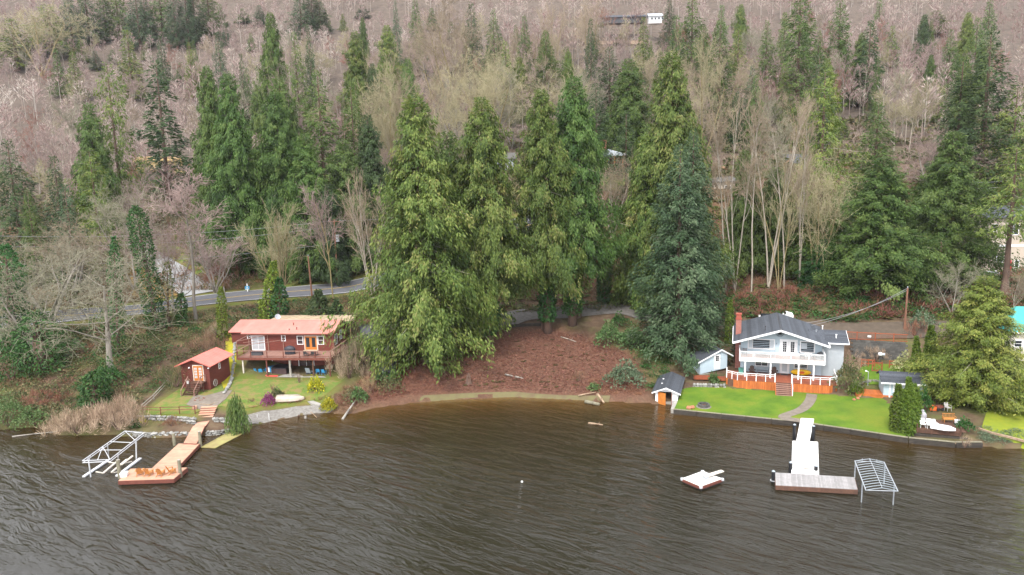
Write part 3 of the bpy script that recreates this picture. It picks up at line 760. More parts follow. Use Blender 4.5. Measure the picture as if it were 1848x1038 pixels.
def tmpl_leafy(seed, n, R=1.0, Hh=.8, ll=.26, lw=.15):
    rg = np.random.default_rng(seed); th = rg.uniform(0, 6.28, n); r = R * np.sqrt(rg.uniform(0, 1, n)) * rg.uniform(.75, 1.1, n)
    z = Hh * np.sqrt(np.clip(1 - (r / R) ** 2, .02, 1)) * rg.uniform(.45, 1.08, n)
    P = np.c_[r * np.cos(th), r * np.sin(th), z]; A = np.c_[np.cos(th), np.sin(th), rg.normal(.1, .6, n)] + rg.normal(0, .6, (n, 3))
    Nn = np.c_[np.cos(th) * r, np.sin(th) * r, np.full(n, .8)] + rg.normal(0, .45, (n, 3))
    v, f = leaf_quads(P, A, Nn, ll * rg.uniform(.6, 1.4, n), lw * rg.uniform(.6, 1.4, n))
    return v, f, np.repeat(np.clip(.5 + rg.normal(0, .2, n), 0, 1), 4)

def tmpl_twiggy(seed, n, R=1.0, Hh=1.0, wd=.035):
    rg = np.random.default_rng(seed); th = rg.uniform(0, 6.28, n); el = rg.uniform(.25, 1.5, n)
    A = np.c_[np.cos(th) * np.cos(el) * R, np.sin(th) * np.cos(el) * R, np.sin(el) * Hh]; f0 = rg.uniform(0, .55, n)
    P = A * f0[:, None] + rg.normal(0, .09, (n, 3)) * R; P[:, 2] = np.abs(P[:, 2]); A2 = A + rg.normal(0, .25, (n, 3))
    L = np.linalg.norm(A, axis=1) * (1 - f0) * rg.uniform(.6, 1.1, n)
    v, f = leaf_quads(P, A2, rg.normal(0, 1, (n, 3)), L, np.full(n, wd) * rg.uniform(.7, 1.5, n))
    return v, f, np.repeat(np.clip(.5 + rg.normal(0, .22, n), 0, 1), 4)

def tmpl_fern(seed, n=14):
    rg = np.random.default_rng(seed); th = np.linspace(0, 6.28, n) + rg.normal(0, .2, n); P = np.c_[.08 * np.cos(th), .08 * np.sin(th), np.full(n, .05)]
    A = np.c_[np.cos(th), np.sin(th), rg.uniform(.35, 1.1, n)]; L = rg.uniform(.6, 1.05, n)
    v, f = leaf_quads(P, A, np.tile([[0, 0, 1.]], (n, 1)), L, np.full(n, .22)); v = v.copy(); v[2::4, 2] -= .28
    return v, f, np.repeat(np.clip(.5 + rg.normal(0, .2, n), 0, 1), 4)

def stamp(templates, X, Y, Z, SX, SZ, tshift=None):
    """many copies of leaf templates as one vertex/face/tone set"""
    k = len(X); pick = rng.integers(0, len(templates), k); rot = rng.uniform(0, 6.28, k); out_v, out_f, out_t, base = [], [], [], 0
    ts_ = rng.normal(0, .14, k) if tshift is None else tshift
    for j, (v, f, t) in enumerate(templates):
        w_ = np.where(pick == j)[0]
        if not len(w_): continue
        c_, s_ = np.cos(rot[w_])[:, None], np.sin(rot[w_])[:, None]
        vx = (v[None, :, 0] * c_ - v[None, :, 1] * s_) * SX[w_][:, None] + X[w_][:, None]; vy = (v[None, :, 0] * s_ + v[None, :, 1] * c_) * SX[w_][:, None] + Y[w_][:, None]
        vz = v[None, :, 2] * SZ[w_][:, None] + Z[w_][:, None]
        out_v.append(np.stack([vx, vy, vz], -1).reshape(-1, 3)); out_f.append((f[None] + (np.arange(len(w_)) * len(v))[:, None, None]).reshape(-1, 4) + base)
        out_t.append(np.clip(t[None] + ts_[w_][:, None], 0, 1).ravel()); base += len(w_) * len(v)
    return np.vstack(out_v), np.vstack(out_f), np.concatenate(out_t)

def scatter(name, label, poly, n, size, mat, templates, hs=1.0, avoid=(), kind='stuff', sink=.1, keep=None, cat=None):
    P = np.array(poly, float); X, Y = [], []
    while len(X) < n:
        x = rng.uniform(P[:, 0].min(), P[:, 0].max(), n * 2); y = rng.uniform(P[:, 1].min(), P[:, 1].max(), n * 2); k = in_poly(P, x, y)
        for a, d in avoid: k &= ~(in_poly(a, x, y)) if d is None else (poly_dist(a, x, y) > d)
        if keep is not None: k &= keep(x, y)
        X += list(x[k]); Y += list(y[k])
    X, Y = np.array(X[:n]), np.array(Y[:n]); s = rng.uniform(*size, n)
    v, f, t = stamp(templates, X, Y, hgt(X, Y) - sink * s, s, s * hs * rng.uniform(.75, 1.25, n))
    o = link(name, mesh_np(name, v, f, [M[mat]], tone=t)); tag(o, label, cat, None, kind)
    return o

LEAFY = [tmpl_leafy(i, 60) for i in range(3)]
BIGLEAF = [tmpl_leafy(10 + i, 55, ll=.42, lw=.26) for i in range(3)]
TWIGGY = [tmpl_twiggy(i, 38) for i in range(3)]
FERN = [tmpl_fern(i) for i in range(3)]

def bush(name, label, cat, x, y, R, Hh, mat, n=500, ll=.26, lw=.16, seed=1, twig=False, z=None, group=None, stem='bark', wd=.035):
    """a shrub of its own: short stems and a crown of leaves or twigs"""
    o = thing(name, label, cat, (x, y, (hz(x, y) if z is None else z) - .05), rng.uniform(0, 6.28), group)
    if twig:
        k = max(12, n // 24); rg = np.random.default_rng(seed); th = rg.uniform(0, 6.28, k); r = R * np.sqrt(rg.uniform(0, 1, k)) * rg.uniform(.55, 1.0, k)
        zz = Hh * np.sqrt(np.clip(1 - (r / R) ** 2, .03, 1)) * rg.uniform(.0, .62, k); s = rg.uniform(.22, .44, k)
        v, f, t = stamp(TWIGGY, r * np.cos(th), r * np.sin(th), zz, s * R * .62, s * Hh * 1.25)
    else:
        v, f, t = tmpl_leafy(seed, n, 1.0, 1.0, ll / max(R, .1), lw / max(R, .1)); v = v * np.array([R, R, Hh])
        rg = np.random.default_rng(seed + 99); q = v.reshape(-1, 4, 3); wob = 1 + .16 * np.sin(q[:, :1, 0] * 3 / R + 1) * np.cos(q[:, :1, 1] * 4 / R) + .1 * np.sin(q[:, :1, 2] * 6 / Hh)
        v = (q * wob[..., None]).reshape(-1, 3)
    link("foliage" if not twig else "twigs", mesh_np("foliage", v, f, [M[mat]], tone=t), o)
    b = MB(); rg = np.random.default_rng(seed)
    for i in range(5):
        a = i * 1.256 + rg.uniform(0, .6); b.tube((0, 0, -.1), (math.cos(a) * R * .45, math.sin(a) * R * .45, Hh * .6), .03 + .02 * R, .015, 5)
    b.obj("stem", M[stem], o)
    return o
# ------------------------------------------------------------------ trees that can be told apart
PC = {'cedar': [conifer(100 + i, 'cedar', 34, 12.5, 1.2) for i in range(2)], 'high': [conifer(110 + i, 'cedar_high', 34, 12.5, 1.15) for i in range(2)], 'cedar_m': [conifer(120 + i, 'cedar', 24, 8.5, 1.0) for i in range(2)],
      'thin': [conifer(140 + i, 'cedar_thin', 26, 9, 1.0) for i in range(2)], 'fir': [conifer(160 + i, 'fir', 26, 8.5, 1.0) for i in range(3)],
      'spruce': [conifer(180, 'spruce', 26, 11, 1.2)], 'layered': [conifer(200 + i, 'layered', 20, 8, 1.0) for i in range(2)],
      'lifted': [conifer(150, 'cedar_lifted', 26, 8, 1.0)], 'small': [conifer(220 + i, 'fir', 12, 4.6, .8) for i in range(3)]}
PB = {'alder': [bare(300 + i, 15, 'alder', 1, .016) for i in range(3)], 'maple': [bare(320 + i, 16, 'maple', .95, .017) for i in range(3)], 'grove': [bare(390 + i, 24, 'grove', .9, .017) for i in range(3)], 'fan': [bare(340 + i, 16, 'fan', .9, .017) for i in range(3)],
      'old': [bare(362, 13, 'old', 1, .018)], 'pole': [bare(380 + i, 22, 'pole', 1, .016) for i in range(2)]}
BARK = {'cedar': None}
def by_top(u, v, Y):
    p = V(u, v, Y); x = float(p[0]); zb = hz(x, Y); return x, Y, zb, float(p[2]) - zb

def con(name, kind, u, v, Y, wpx, mat, label, i=0, group=None):
    """conifer whose tip shows at pixel (u, v) and which stands Y metres out; wpx is the width of its crown in the photograph"""
    x, Y, zb, H = by_top(u, v, Y)
    Wd = wpx * math.hypot(x, Y) / FPX * .98
    pr = PC[kind][i % len(PC[kind])]
    return plant_tree(name, pr, label, x, Y, max(H, 2.5), Wd, (None, mat), 'tree', group, z=zb)

def dec(name, kind, u, v, Y, wpx, mats, label, i=0, group=None, vb=None):
    x, Y, zb, H = by_top(u, v, Y)
    Wd = wpx * math.hypot(x, Y) / FPX
    pr = PB[kind][i % len(PB[kind])]
    return plant_tree(name, pr, label, x, Y, max(H, 2.5), Wd, mats, 'bare tree', group, z=zb)

CE, FI, SP, BT = 'cedar_tree', 'fir_tree', 'spruce_tree', 'bare_tree'
# --- the tall row above the bay, from the left
con(CE, 'cedar', 748, 168, 100, 222, 'cedar_olive', 'huge olive green cedar nearest the shore between red house and brown slope', 0)
con(CE, 'cedar_m', 806, 235, 108, 150, 'cedar_green', 'shorter green cedar wedged between the two huge olive cedars above the brown slope', 1)
con(CE, 'high', 868, 174, 106, 182, 'cedar_olive', 'tall olive cedar at the left edge of the brown slope beside the log pile', 1)
con(CE, 'high', 976, 160, 109.5, 152, 'cedar_olive', 'tall rusty olive cedar over the left of the two ivy wrapped trunks', 2)
con(CE, 'high', 1036, 136, 113, 165, 'cedar_green', 'tall deep green cedar over the right of the two ivy wrapped trunks', 3)
con(CE, 'cedar', 1213, 92, 119, 185, 'cedar_olive', 'very tall yellow green cedar behind the blue green spruce', 0)
con(CE, 'cedar_m', 1165, 240, 118, 110, 'cedar_olive', 'shorter olive cedar hanging over the lane left of the blue green spruce', 0)
con(SP, 'spruce', 1228, 262, 101, 172, 'spruce', 'broad blue green spruce reaching to the ground left of the pale blue house', 0)
con(SP, 'spruce', 1252, 235, 107, 135, 'spruce', 'second blue green spruce tucked behind the broad one left of the pale blue house', 1)
# --- right of the pale house
con(CE, 'cedar', 1595, 282, 113, 168, 'cedar_green', 'broad green cedar with a pale leaning foot behind the pale blue house and lane', 1)
con(CE, 'cedar', 1722, 235, 119, 150, 'cedar_green', 'broad bright green cedar between the leaning utility pole and the tan house', 2)
con(CE, 'cedar_m', 1668, 330, 126, 90, 'fir_green', 'darker green cedar filling the gap between the two broad cedars on the right', 0)
con(CE, 'lifted', 1836, 262, 109, 115, 'cedar_olive', 'olive cedar with a long bare trunk in front of the tan house', 1)
con(CE, 'cedar', 1778, 496, 82, 165, 'yellow_cedar', 'squat golden green cedar standing over the shore deck with white chairs', 3)
con(FI, 'fir', 1790, 52, 150, 128, 'fir_dark', 'tall near black fir rising over the tan house', 0)
con(FI, 'fir', 1738, 105, 153, 90, 'fir_dark', 'dark fir with a ragged tip touching the near black fir on its left', 1)
con(CE, 'thin', 1490, 125, 140, 120, 'yellow_cedar', 'thin crowned golden cedar with pale drooping limbs above the pale blue house', 0)
con(FI, 'fir', 1586, 185, 146, 100, 'fir_green', 'cone shaped dark green fir behind the broad cedar with the leaning foot', 2)
con(CE, 'thin', 1838, 150, 145, 90, 'cedar_olive', 'thin olive cedar at the right edge behind the near black fir', 1)
con(CE, 'cedar_m', 1345, 268, 129, 80, 'fir_green', 'narrow green cedar behind the tan bare trunks above the pale blue house', 0)
con(CE, 'cedar_m', 1400, 300, 131, 95, 'fir_green', 'green cedar in the middle of the bare trunks above the pale blue house', 1)
con(CE, 'cedar_m', 1465, 370, 128, 90, 'fir_green', 'low bushy cedar at the foot of the mossy bare trees', 0)
con(CE, 'cedar_m', 1525, 330, 127, 85, 'cedar_green', 'green cedar left of the broad cedar with the leaning foot', 1)
con(CE, 'cedar_m', 1490, 430, 121, 85, 'ivy', 'low spreading dark evergreen on the bank behind the pale blue roof', 0)
con(FI, 'small', 1700, 430, 112, 95, 'fir_green', 'young green fir on the bank left of the tan house', 0)
con(FI, 'small', 1655, 450, 113, 90, 'fir_dark', 'young dark fir on the bank behind the utility pole', 1)
# --- middle distance, right half
for a in [('fir', 1447, -45, 225, 88, 'fir_green', 'tall full fir cut by the top of the picture, above the bare trunk grove'), ('layered', 1572, 38, 225, 55, 'fir_dark', 'crooked dark fir with a lopsided top on the upper right slope'),
          ('fir', 1518, -10, 240, 60, 'cedar_green', 'light green fir between the tall full fir and the crooked one'), ('fir', 1300, 38, 195, 90, 'fir_green', 'wide green fir above the tan grove right of the tallest yellow green cedar'),
          ('fir', 1385, 38, 230, 52, 'fir_green', 'slim green fir beside a reddish trunk left of the tall full fir'), ('fir', 1358, 118, 190, 44, 'spruce', 'small blue green fir below the slim green fir'),
          ('fir', 1208, -2, 300, 42, 'fir_dark', 'dark narrow fir near the white building at the top'), ('small', 1250, -8, 290, 50, 'fir_green', 'green fir right of the white building at the top'),
          ('small', 1161, 33, 275, 36, 'cedar_olive', 'small olive fir in front of the white building at the top'), ('fir', 1066, 33, 240, 38, 'fir_dark', 'slim dark fir standing highest in the middle grove'),
          ('fir', 946, 28, 262, 42, 'fir_green', 'small cone shaped fir left of the slim dark one in the middle grove'), ('fir', 985, 55, 228, 70, 'fir_green', 'dense green fir in the middle grove below the small cone shaped one'),
          ('fir', 1022, 85, 222, 60, 'cedar_green', 'light green fir just left of the slim dark one'), ('fir', 1100, 85, 195, 90, 'fir_dark', 'dark green fir behind the brown house with the square chimney'),
          ('cedar_m', 1135, 105, 178, 100, 'cedar_green', 'dull green cedar right of the brown house with the square chimney'), ('fir', 890, 18, 255, 58, 'cedar_green', 'pale green fir beside the big bare maple at the top'),
          ('fir', 850, 5, 268, 60, 'fir_dark', 'dark fir half hidden by the big bare maple at the top'), ('fir', 713, 0, 275, 30, 'spruce', 'needle thin blue green fir at the top left of the big bare maple'),
          ('cedar_m', 698, 45, 262, 64, 'cedar_olive', 'olive fir right below the needle thin one'), ('fir', 748, -10, 300, 40, 'fir_green', 'green fir at the top edge right of the needle thin one'),
          ('cedar_m', 735, 105, 178, 62, 'cedar_green', 'small fresh green cedar behind the tallest olive cedar by the shore'), ('fir', 1075, 150, 165, 70, 'fir_dark', 'dark fir directly left of the brown house with the square chimney'),
          ('fir', 1130, 200, 150, 80, 'fir_dark', 'dark fir below the brown house with the square chimney'), ('small', 1428, 165, 205, 32, 'fir_green', 'little fir under the tall full fir'), ('small', 1697, 155, 205, 45, 'cedar_olive', 'little olive fir in the pink alders left of the dark pair'),
          ('fir', 1270, 45, 240, 60, 'fir_green', 'soft green fir behind the wide green one on the upper slope'), ('small', 1690, 20, 330, 46, 'cedar_olive', 'faint olive fir among the pale alder stems at the top right')]:
    con(FI if a[0] in ('fir', 'small', 'layered') else CE, *a, i=int(a[1]) % 3)
# --- left half
for a in [('cedar', 487, 22, 182, 88, 'cedar_green', 'tall slender cedar with its tip far above the left grove'), ('cedar_m', 503, 140, 160, 110, 'cedar_green', 'bright green cedar directly below the tall slender one'),
          ('fir', 555, 45, 235, 34, 'fir_dark', 'little dark fir right of the tall slender cedar'), ('fir', 392, 58, 275, 36, 'spruce', 'lone dark blue green fir in the pink thicket'),
          ('layered', 280, 110, 188, 92, 'fir_dark', 'dark fir with flat tiered branches beside the yellow clearing'), ('thin', 192, 112, 166, 88, 'cedar_olive', 'tall olive cedar left of the fir with tiered branches'),
          ('cedar_m', 158, 185, 158, 84, 'fir_green', 'dense green cedar leaning on the tall olive one'), ('cedar', 372, 118, 150, 100, 'cedar_green', 'bright green cedar, left one of the pair over the road bend'),
          ('cedar', 410, 130, 144, 118, 'cedar_green', 'bright green cedar, right one of the pair over the road bend'), ('cedar', 495, 165, 146, 130, 'cedar_green', 'broad green cedar just right of the pair over the road bend'),
          ('fir', 572, 128, 156, 120, 'fir_green', 'full dark green fir in the middle of the left grove'), ('fir', 632, 150, 158, 95, 'fir_green', 'green fir between the full dark one and the bare fan shaped tree'),
          ('cedar', 548, 240, 142, 125, 'cedar_green', 'green cedar above the vase shaped bare tree by the road'), ('cedar_m', 618, 250, 146, 120, 'fir_green', 'dark green cedar behind the pink topped bare tree by the road'),
          ('cedar_m', 662, 205, 156, 90, 'fir_dark', 'dark cedar behind the left edge of the tallest olive cedar by the shore'), ('fir', 12, 252, 138, 100, 'fir_dark', 'dark fir at the left edge of the picture'),
          ('small', 96, 284, 156, 48, 'fir_dark', 'small dark fir left of the dense green cedar'), ('thin', 160, 268, 143, 92, 'yellow_cedar', 'yellowish young cedar in front of the tall olive one'),
          ('small', 116, 335, 130, 52, 'spruce', 'small blue green fir above the leafless maple on the left bank'), ('fir', 48, 340, 132, 48, 'fir_green', 'slim green fir right of the dark fir at the left edge'),
          ('small', 228, 56, 290, 40, 'cedar_olive', 'young yellow olive fir in the pink thicket'), ('small', 130, 95, 285, 30, 'cedar_olive', 'faint young fir left of the yellow olive one in the thicket'),
          ('small', 100, 90, 290, 24, 'fir_green', 'tiny green fir at the left of the thicket'), ('small', 288, 66, 300, 26, 'fir_dark', 'tiny dark fir in the upper thicket left of the lone one'),
          ('small', 434, 100, 255, 20, 'fir_dark', 'tiny dark fir right of the lone blue green one'), ('small', 340, 78, 290, 22, 'yellow_cedar', 'tiny yellow fir left of the lone blue green one'),
          ('small', 20, 35, 330, 60, 'cedar_olive', 'hazy olive fir in the top left corner'), ('small', 85, 12, 345, 70, 'cedar_olive', 'broad hazy olive fir right of the top left corner'),
          ('cedar_m', 640, 55, 240, 70, 'cedar_olive', 'dull olive cedar above the left grove'), ('fir', 530, 60, 230, 60, 'cedar_green', 'soft green fir beside the tall slender cedar'),
          ('cedar_m', 425, 210, 150, 80, 'fir_dark', 'dark cedar behind the pair over the road bend'), ('cedar_m', 590, 330, 139, 90, 'fir_dark', 'low dark cedar behind the pink topped bare tree by the road')]:
    con(FI if a[0] in ('fir', 'small', 'layered') else CE, *a, i=int(a[1]) % 4)
# dark stand along the upper left edge
for k, (u, v, wd) in enumerate([(120, -20, 34), (150, -30, 36), (182, -25, 30), (242, -25, 36), (258, -12, 34), (285, -28, 40), (310, -20, 36), (345, -30, 34), (372, -25, 40), (540, -15, 40), (560, -25, 38), (205, -35, 34), (330, -38, 36), (575, -5, 30)]):
    con(FI, 'small' if k % 2 else 'fir', u, v, 352 + (k * 7) % 20, wd * 1.15, ('spruce', 'fir_dark', 'fir_green')[k % 3], 'blue green fir in the dark stand along the top left of the hillside', k, 'firs in the dark stand along the top left')
# young conifers scattered through the thicket
_yc = [(285, 118), (330, 112), (360, 40), (410, 42), (455, 60), (60, 70), (150, 72), (175, 92), (205, 90), (590, 18), (620, 25), (655, 10), (780, 15), (815, 40), (905, 75), (930, 110), (1085, 20), (1120, 60), (1330, 12), (1345, 65), (1410, 90), (1480, 60), (1545, 95), (1620, 105), (1660, 60), (1230, 45), (765, 60), (470, 10), (440, 15), (400, 8), (265, 75), (240, 20)]
for k, (u, v) in enumerate(_yc[::1]):
    hp = 20 + (k * 17) % 26; x, Y, zb = on_ground(u, v + hp); q = V(u, v, Y)
    plant_tree(FI, PC['small'][k % 3], 'young conifer poking out of the leafless thicket on the hillside', x, Y, max(3.0, float(q[2]) - zb), (12 + (k * 13) % 16) * Y / FPX, (None, ('cedar_green', 'fir_green', 'cedar_olive', 'spruce')[k % 4]), 'tree', 'young conifers in the hillside thicket', z=zb)

# --- leafless trees that stand out
GB, MO, PB_ = None, M['mossbark'], M['palebark']
def decs(rows):
    for (kind, u, v, Y, w_, bark, tw, lab, i) in rows: dec(BT, kind, u, v, Y, w_, (bark, tw), lab, i)
decs([
 ('old', 178, 452, 95, 225, None, 'tw_grey', 'big spreading leafless maple on the left bank above the tan shore brush', 0),
 ('maple', 70, 420, 112, 220, None, 'tw_grey', 'leafless tree with arching pale limbs at the left edge behind the big maple', 1),
 ('maple', 110, 390, 120, 150, None, 'tw_tan', 'leafless tree between the arching pale one and the ivy column', 2),
 ('pole', 326, 302, 113, 150, None, 'tw_pink', 'tall straight leafless tree with dark stem by the road', 0),
 ('maple', 296, 372, 116, 130, None, 'tw_pink', 'greyish leafless tree between the ivy column and the tall straight tree', 0),
 ('fan', 492, 368, 119, 105, MO, 'tw_moss', 'vase shaped leafless tree rising from yellow ivy by the road', 0),
 ('alder', 588, 332, 126, 90, MO, 'tw_pink', 'pink topped leafless tree beside the utility pole with the grey box', 1),
 ('fan', 660, 308, 125, 110, PB_, 'tw_tan', 'fan of pale bare stems left of the tallest olive cedar by the shore', 1),
 ('fan', 378, 418, 131, 95, None, 'tw_pink', 'small twiggy leafless tree at the road bend', 2),
 ('maple', 690, 95, 168, 130, MO, 'tw_moss', 'pale mossy leafless maple above the left grove', 0),
 ('maple', 740, 120, 172, 120, MO, 'tw_tan', 'tan leafless maple behind the tallest olive cedar by the shore', 1),
 ('maple', 812, -25, 235, 150, MO, 'tw_tan', 'largest leafless maple with orange moss on its trunk at the top', 2),
 ('maple', 880, 80, 186, 150, MO, 'tw_moss', 'leafless maple with dark mossy stems above the two olive cedars', 0),
 ('maple', 838, 125, 180, 120, MO, 'tw_moss', 'pale twiggy maple left of the one with dark mossy stems', 1),
 ('fan', 1002, 125, 182, 110, None, 'tw_moss', 'broomlike pale tree above the tall rusty olive cedar', 2),
 ('maple', 992, -10, 262, 60, MO, 'tw_tan', 'forked mossy trunk at the top of the middle grove', 1),
 ('maple', 1064, -25, 275, 70, MO, 'tw_tan', 'forked leafless tree at the top beside the slim dark fir', 2),
 ('grove', 1335, 165, 121, 105, PB_, 'tw_tan', 'tan leafless tree, left one of the grove above the pale blue house', 0),
 ('pole', 1318, 200, 122, 80, PB_, 'tw_tan', 'tall pale bare trunk with few branches behind the blue green spruce', 1),
 ('grove', 1398, 170, 122, 120, PB_, 'tw_tan', 'tan leafless tree in the middle of the grove above the pale blue house', 1),
 ('pole', 1366, 190, 120, 80, PB_, 'tw_tan', 'slim tan leafless tree between the left and middle ones above the pale blue house', 1),
 ('pole', 1428, 180, 121, 80, PB_, 'tw_grey', 'slim greyish leafless tree right of the middle one above the pale blue house', 0),
 ('grove', 1414, 290, 119, 90, MO, 'tw_moss', 'shorter mossy many stemmed tree arching over the bank behind the pale blue house', 2),
 ('grove', 1455, 205, 121, 95, PB_, 'tw_tan', 'tan leafless tree at the right end of the grove above the pale blue house', 2),
 ('maple', 1482, 262, 120, 130, MO, 'tw_moss', 'greenish leafless maple left of the broad cedar with the leaning foot', 0),
 ('maple', 1272, 62, 170, 110, MO, 'tw_moss', 'pale maple with a broken white limb right of the tallest yellow green cedar', 1),
 ('alder', 1620, 158, 176, 56, PB_, 'tw_moss', 'feathery pale alder, left one of the two behind the cone shaped fir', 0),
 ('alder', 1648, 152, 178, 56, PB_, 'tw_moss', 'feathery pale alder, right one of the two behind the cone shaped fir', 1),
 ('maple', 1690, 225, 150, 110, None, 'tw_pink', 'pinkish leafless tree left of the near black fir', 2),
 ('maple', 1105, 275, 140, 90, PB_, 'tw_tan', 'pale leafless tree in front of the brown house with the square chimney', 0),
 ('alder', 513, 75, 176, 60, PB_, 'tw_pink', 'whitish leafless tree right of the tall slender cedar', 2),
 ('maple', 58, -5, 318, 110, MO, 'tw_moss', 'mossy leafless tree at the top left', 0),
 ('alder', 1835, 480, 100, 50, PB_, 'tw_tan', 'thin white stemmed tree beside the long bare trunk at the tan house', 1),
 ('maple', 1725, 470, 104, 70, None, 'tw_grey', 'small grey leafless tree on the bank below the tan house', 1),
 ('maple', 222, 330, 132, 130, None, 'tw_grey', 'lichen grey leafless tree above the ivy column', 1),
 ('alder', 235, 300, 150, 60, PB_, 'tw_pink', 'white stemmed young tree above the ivy column', 0),
 ('maple', 40, 470, 100, 150, None, 'tw_grey', 'grey leafless tree hanging over the left bank at the picture edge', 2),
])
# the alder wood on the hill: single trees nearer by, the rest one mass
ALD = [bare(400 + i, 13, 'alder', .8, .024) for i in range(4)]
_pos = []
rr = np.random.default_rng(77)
while len(_pos) < 190:
    Y = rr.uniform(160, 330); x = rr.uniform(-.74, .74) * Y
    u = x / Y
    if Y < 200 and (-.30 < u < .40): continue
    if Y < 185 and u > .35: continue
    if any((x - a) ** 2 + (Y - b) ** 2 < 12 for a, b in _pos): continue
    _pos.append((x, Y))
for k, (x, Y) in enumerate(_pos):
    Hh = rr.uniform(11, 20); tr, cr, H0, W0 = ALD[k % 4]
    plant_tree('alder_tree', ALD[k % 4], 'bare pinkish alder in the leafless wood covering the hillside', x, Y, Hh, Hh * rr.uniform(.38, .55), (PB_ if k % 3 == 0 else None, ('tw_pink', 'tw_tan', 'tw_red', 'tw_pink', 'tw_grey', 'tw_pink', 'tw_moss')[k % 7]), 'bare tree', 'alders of the hillside wood')

rr2 = np.random.default_rng(123)
for k in range(60):
    for _ in range(50):
        Y = rr2.uniform(172, 305); x = rr2.uniform(-.30, .42) * Y
        if all((x - a) ** 2 + (Y - b) ** 2 > 30 for a, b in _pos): break
    _pos.append((x, Y)); Hh = rr2.uniform(13, 21)
    plant_tree(BT, PB['maple'][k % 3], 'mossy bare maple among the evergreens of the upper wood', x, Y, Hh, Hh * rr2.uniform(.6, .85), (MO if k % 2 else None, ('tw_moss', 'tw_tan', 'tw_grey', 'tw_pink')[k % 4]), 'bare tree', 'bare maples of the upper wood')
for k in range(66):
    for _ in range(50):
        Y = rr2.uniform(168, 310); x = rr2.uniform(-.45, .66) * Y
        if all((x - a) ** 2 + (Y - b) ** 2 > 24 for a, b in _pos): break
    _pos.append((x, Y)); Hh = rr2.uniform(12, 24)
    plant_tree(FI, PC[('fir', 'cedar_m', 'small')[k % 3]][k % 2], 'evergreen mixed in among the bare trees of the upper wood', x, Y, Hh, Hh * rr2.uniform(.26, .40), (None, ('cedar_green', 'fir_green', 'cedar_olive', 'cedar_olive', 'fir_dark')[k % 5]), 'tree', 'evergreens mixed into the upper wood')

def tmpl_alder(seed, nt_=84):
    rg = np.random.default_rng(seed); Hh = 11.0
    sg = trunk_segs(Hh, .10, .03, n=4, rg=rg, flare=1.1); v1, f1 = seg_tubes(sg, 3)
    t = rg.uniform(.22, 1, nt_) ** .8; th = rg.uniform(0, 6.28, nt_); L = (1.15 - t) * 2.6 * rg.uniform(.5, 1.2, nt_) + .4
    ro = rg.uniform(0, 1.5, nt_) * np.sqrt(np.clip(1.1 - t, .05, 1)) * 1.3
    P = np.c_[ro * np.cos(th), ro * np.sin(th), (.25 + .75 * t) * Hh]
    A = np.c_[np.cos(th), np.sin(th), rg.uniform(.5, 1.9, nt_)]
    v2, f2 = leaf_quads(P, A, rg.normal(0, 1, (nt_, 3)), L, rg.uniform(.08, .24, nt_))
    return np.vstack([v1, v2]), np.vstack([f1, f2 + len(v1)]), np.r_[np.full(len(v1), .95 if seed % 4 == 0 else .55), np.repeat(np.clip(rg.normal(.42, .16, nt_), 0, .8), 4)]
AT = [tmpl_alder(500 + i) for i in range(4)]
M['thicket'] = foliage('alder_thicket_twigs', [(0, (.185, .105, .092)), (.30, (.25, .170, .155)), (.5, (.32, .24, .215)), (.75, (.37, .315, .26)), (1, (.44, .395, .35))], transl=.15, objvar=0, huevar=0)
n = 2900
n = 2650
Y = np.sqrt(rr.uniform(178 ** 2, 500 ** 2, n)); x = rr.uniform(-.78, .78, n) * Y
k = ~((Y < 205) & (x / Y > -.30) & (x / Y < .5))
x, Y = x[k], Y[k]
s = rr.uniform(.6, 1.25, len(x)) * (1 + .28 * np.clip(fbm(x, Y, .04, 21), -1, 1))
v, f, t = stamp(AT, x, Y, hgt(x, Y) - .2, s * 1.1, s, np.clip(fbm(x, Y, .030, 8) * .26 + fbm(x, Y, .09, 9) * .12 + rr.normal(0, .09, len(x)), -.45, .42))
tag(link('alder_thicket', mesh_np('alder_thicket', v, f, [M['thicket']], tone=t)), 'mass of bare pinkish alders and brush covering the far hillside', 'thicket', None, 'stuff')

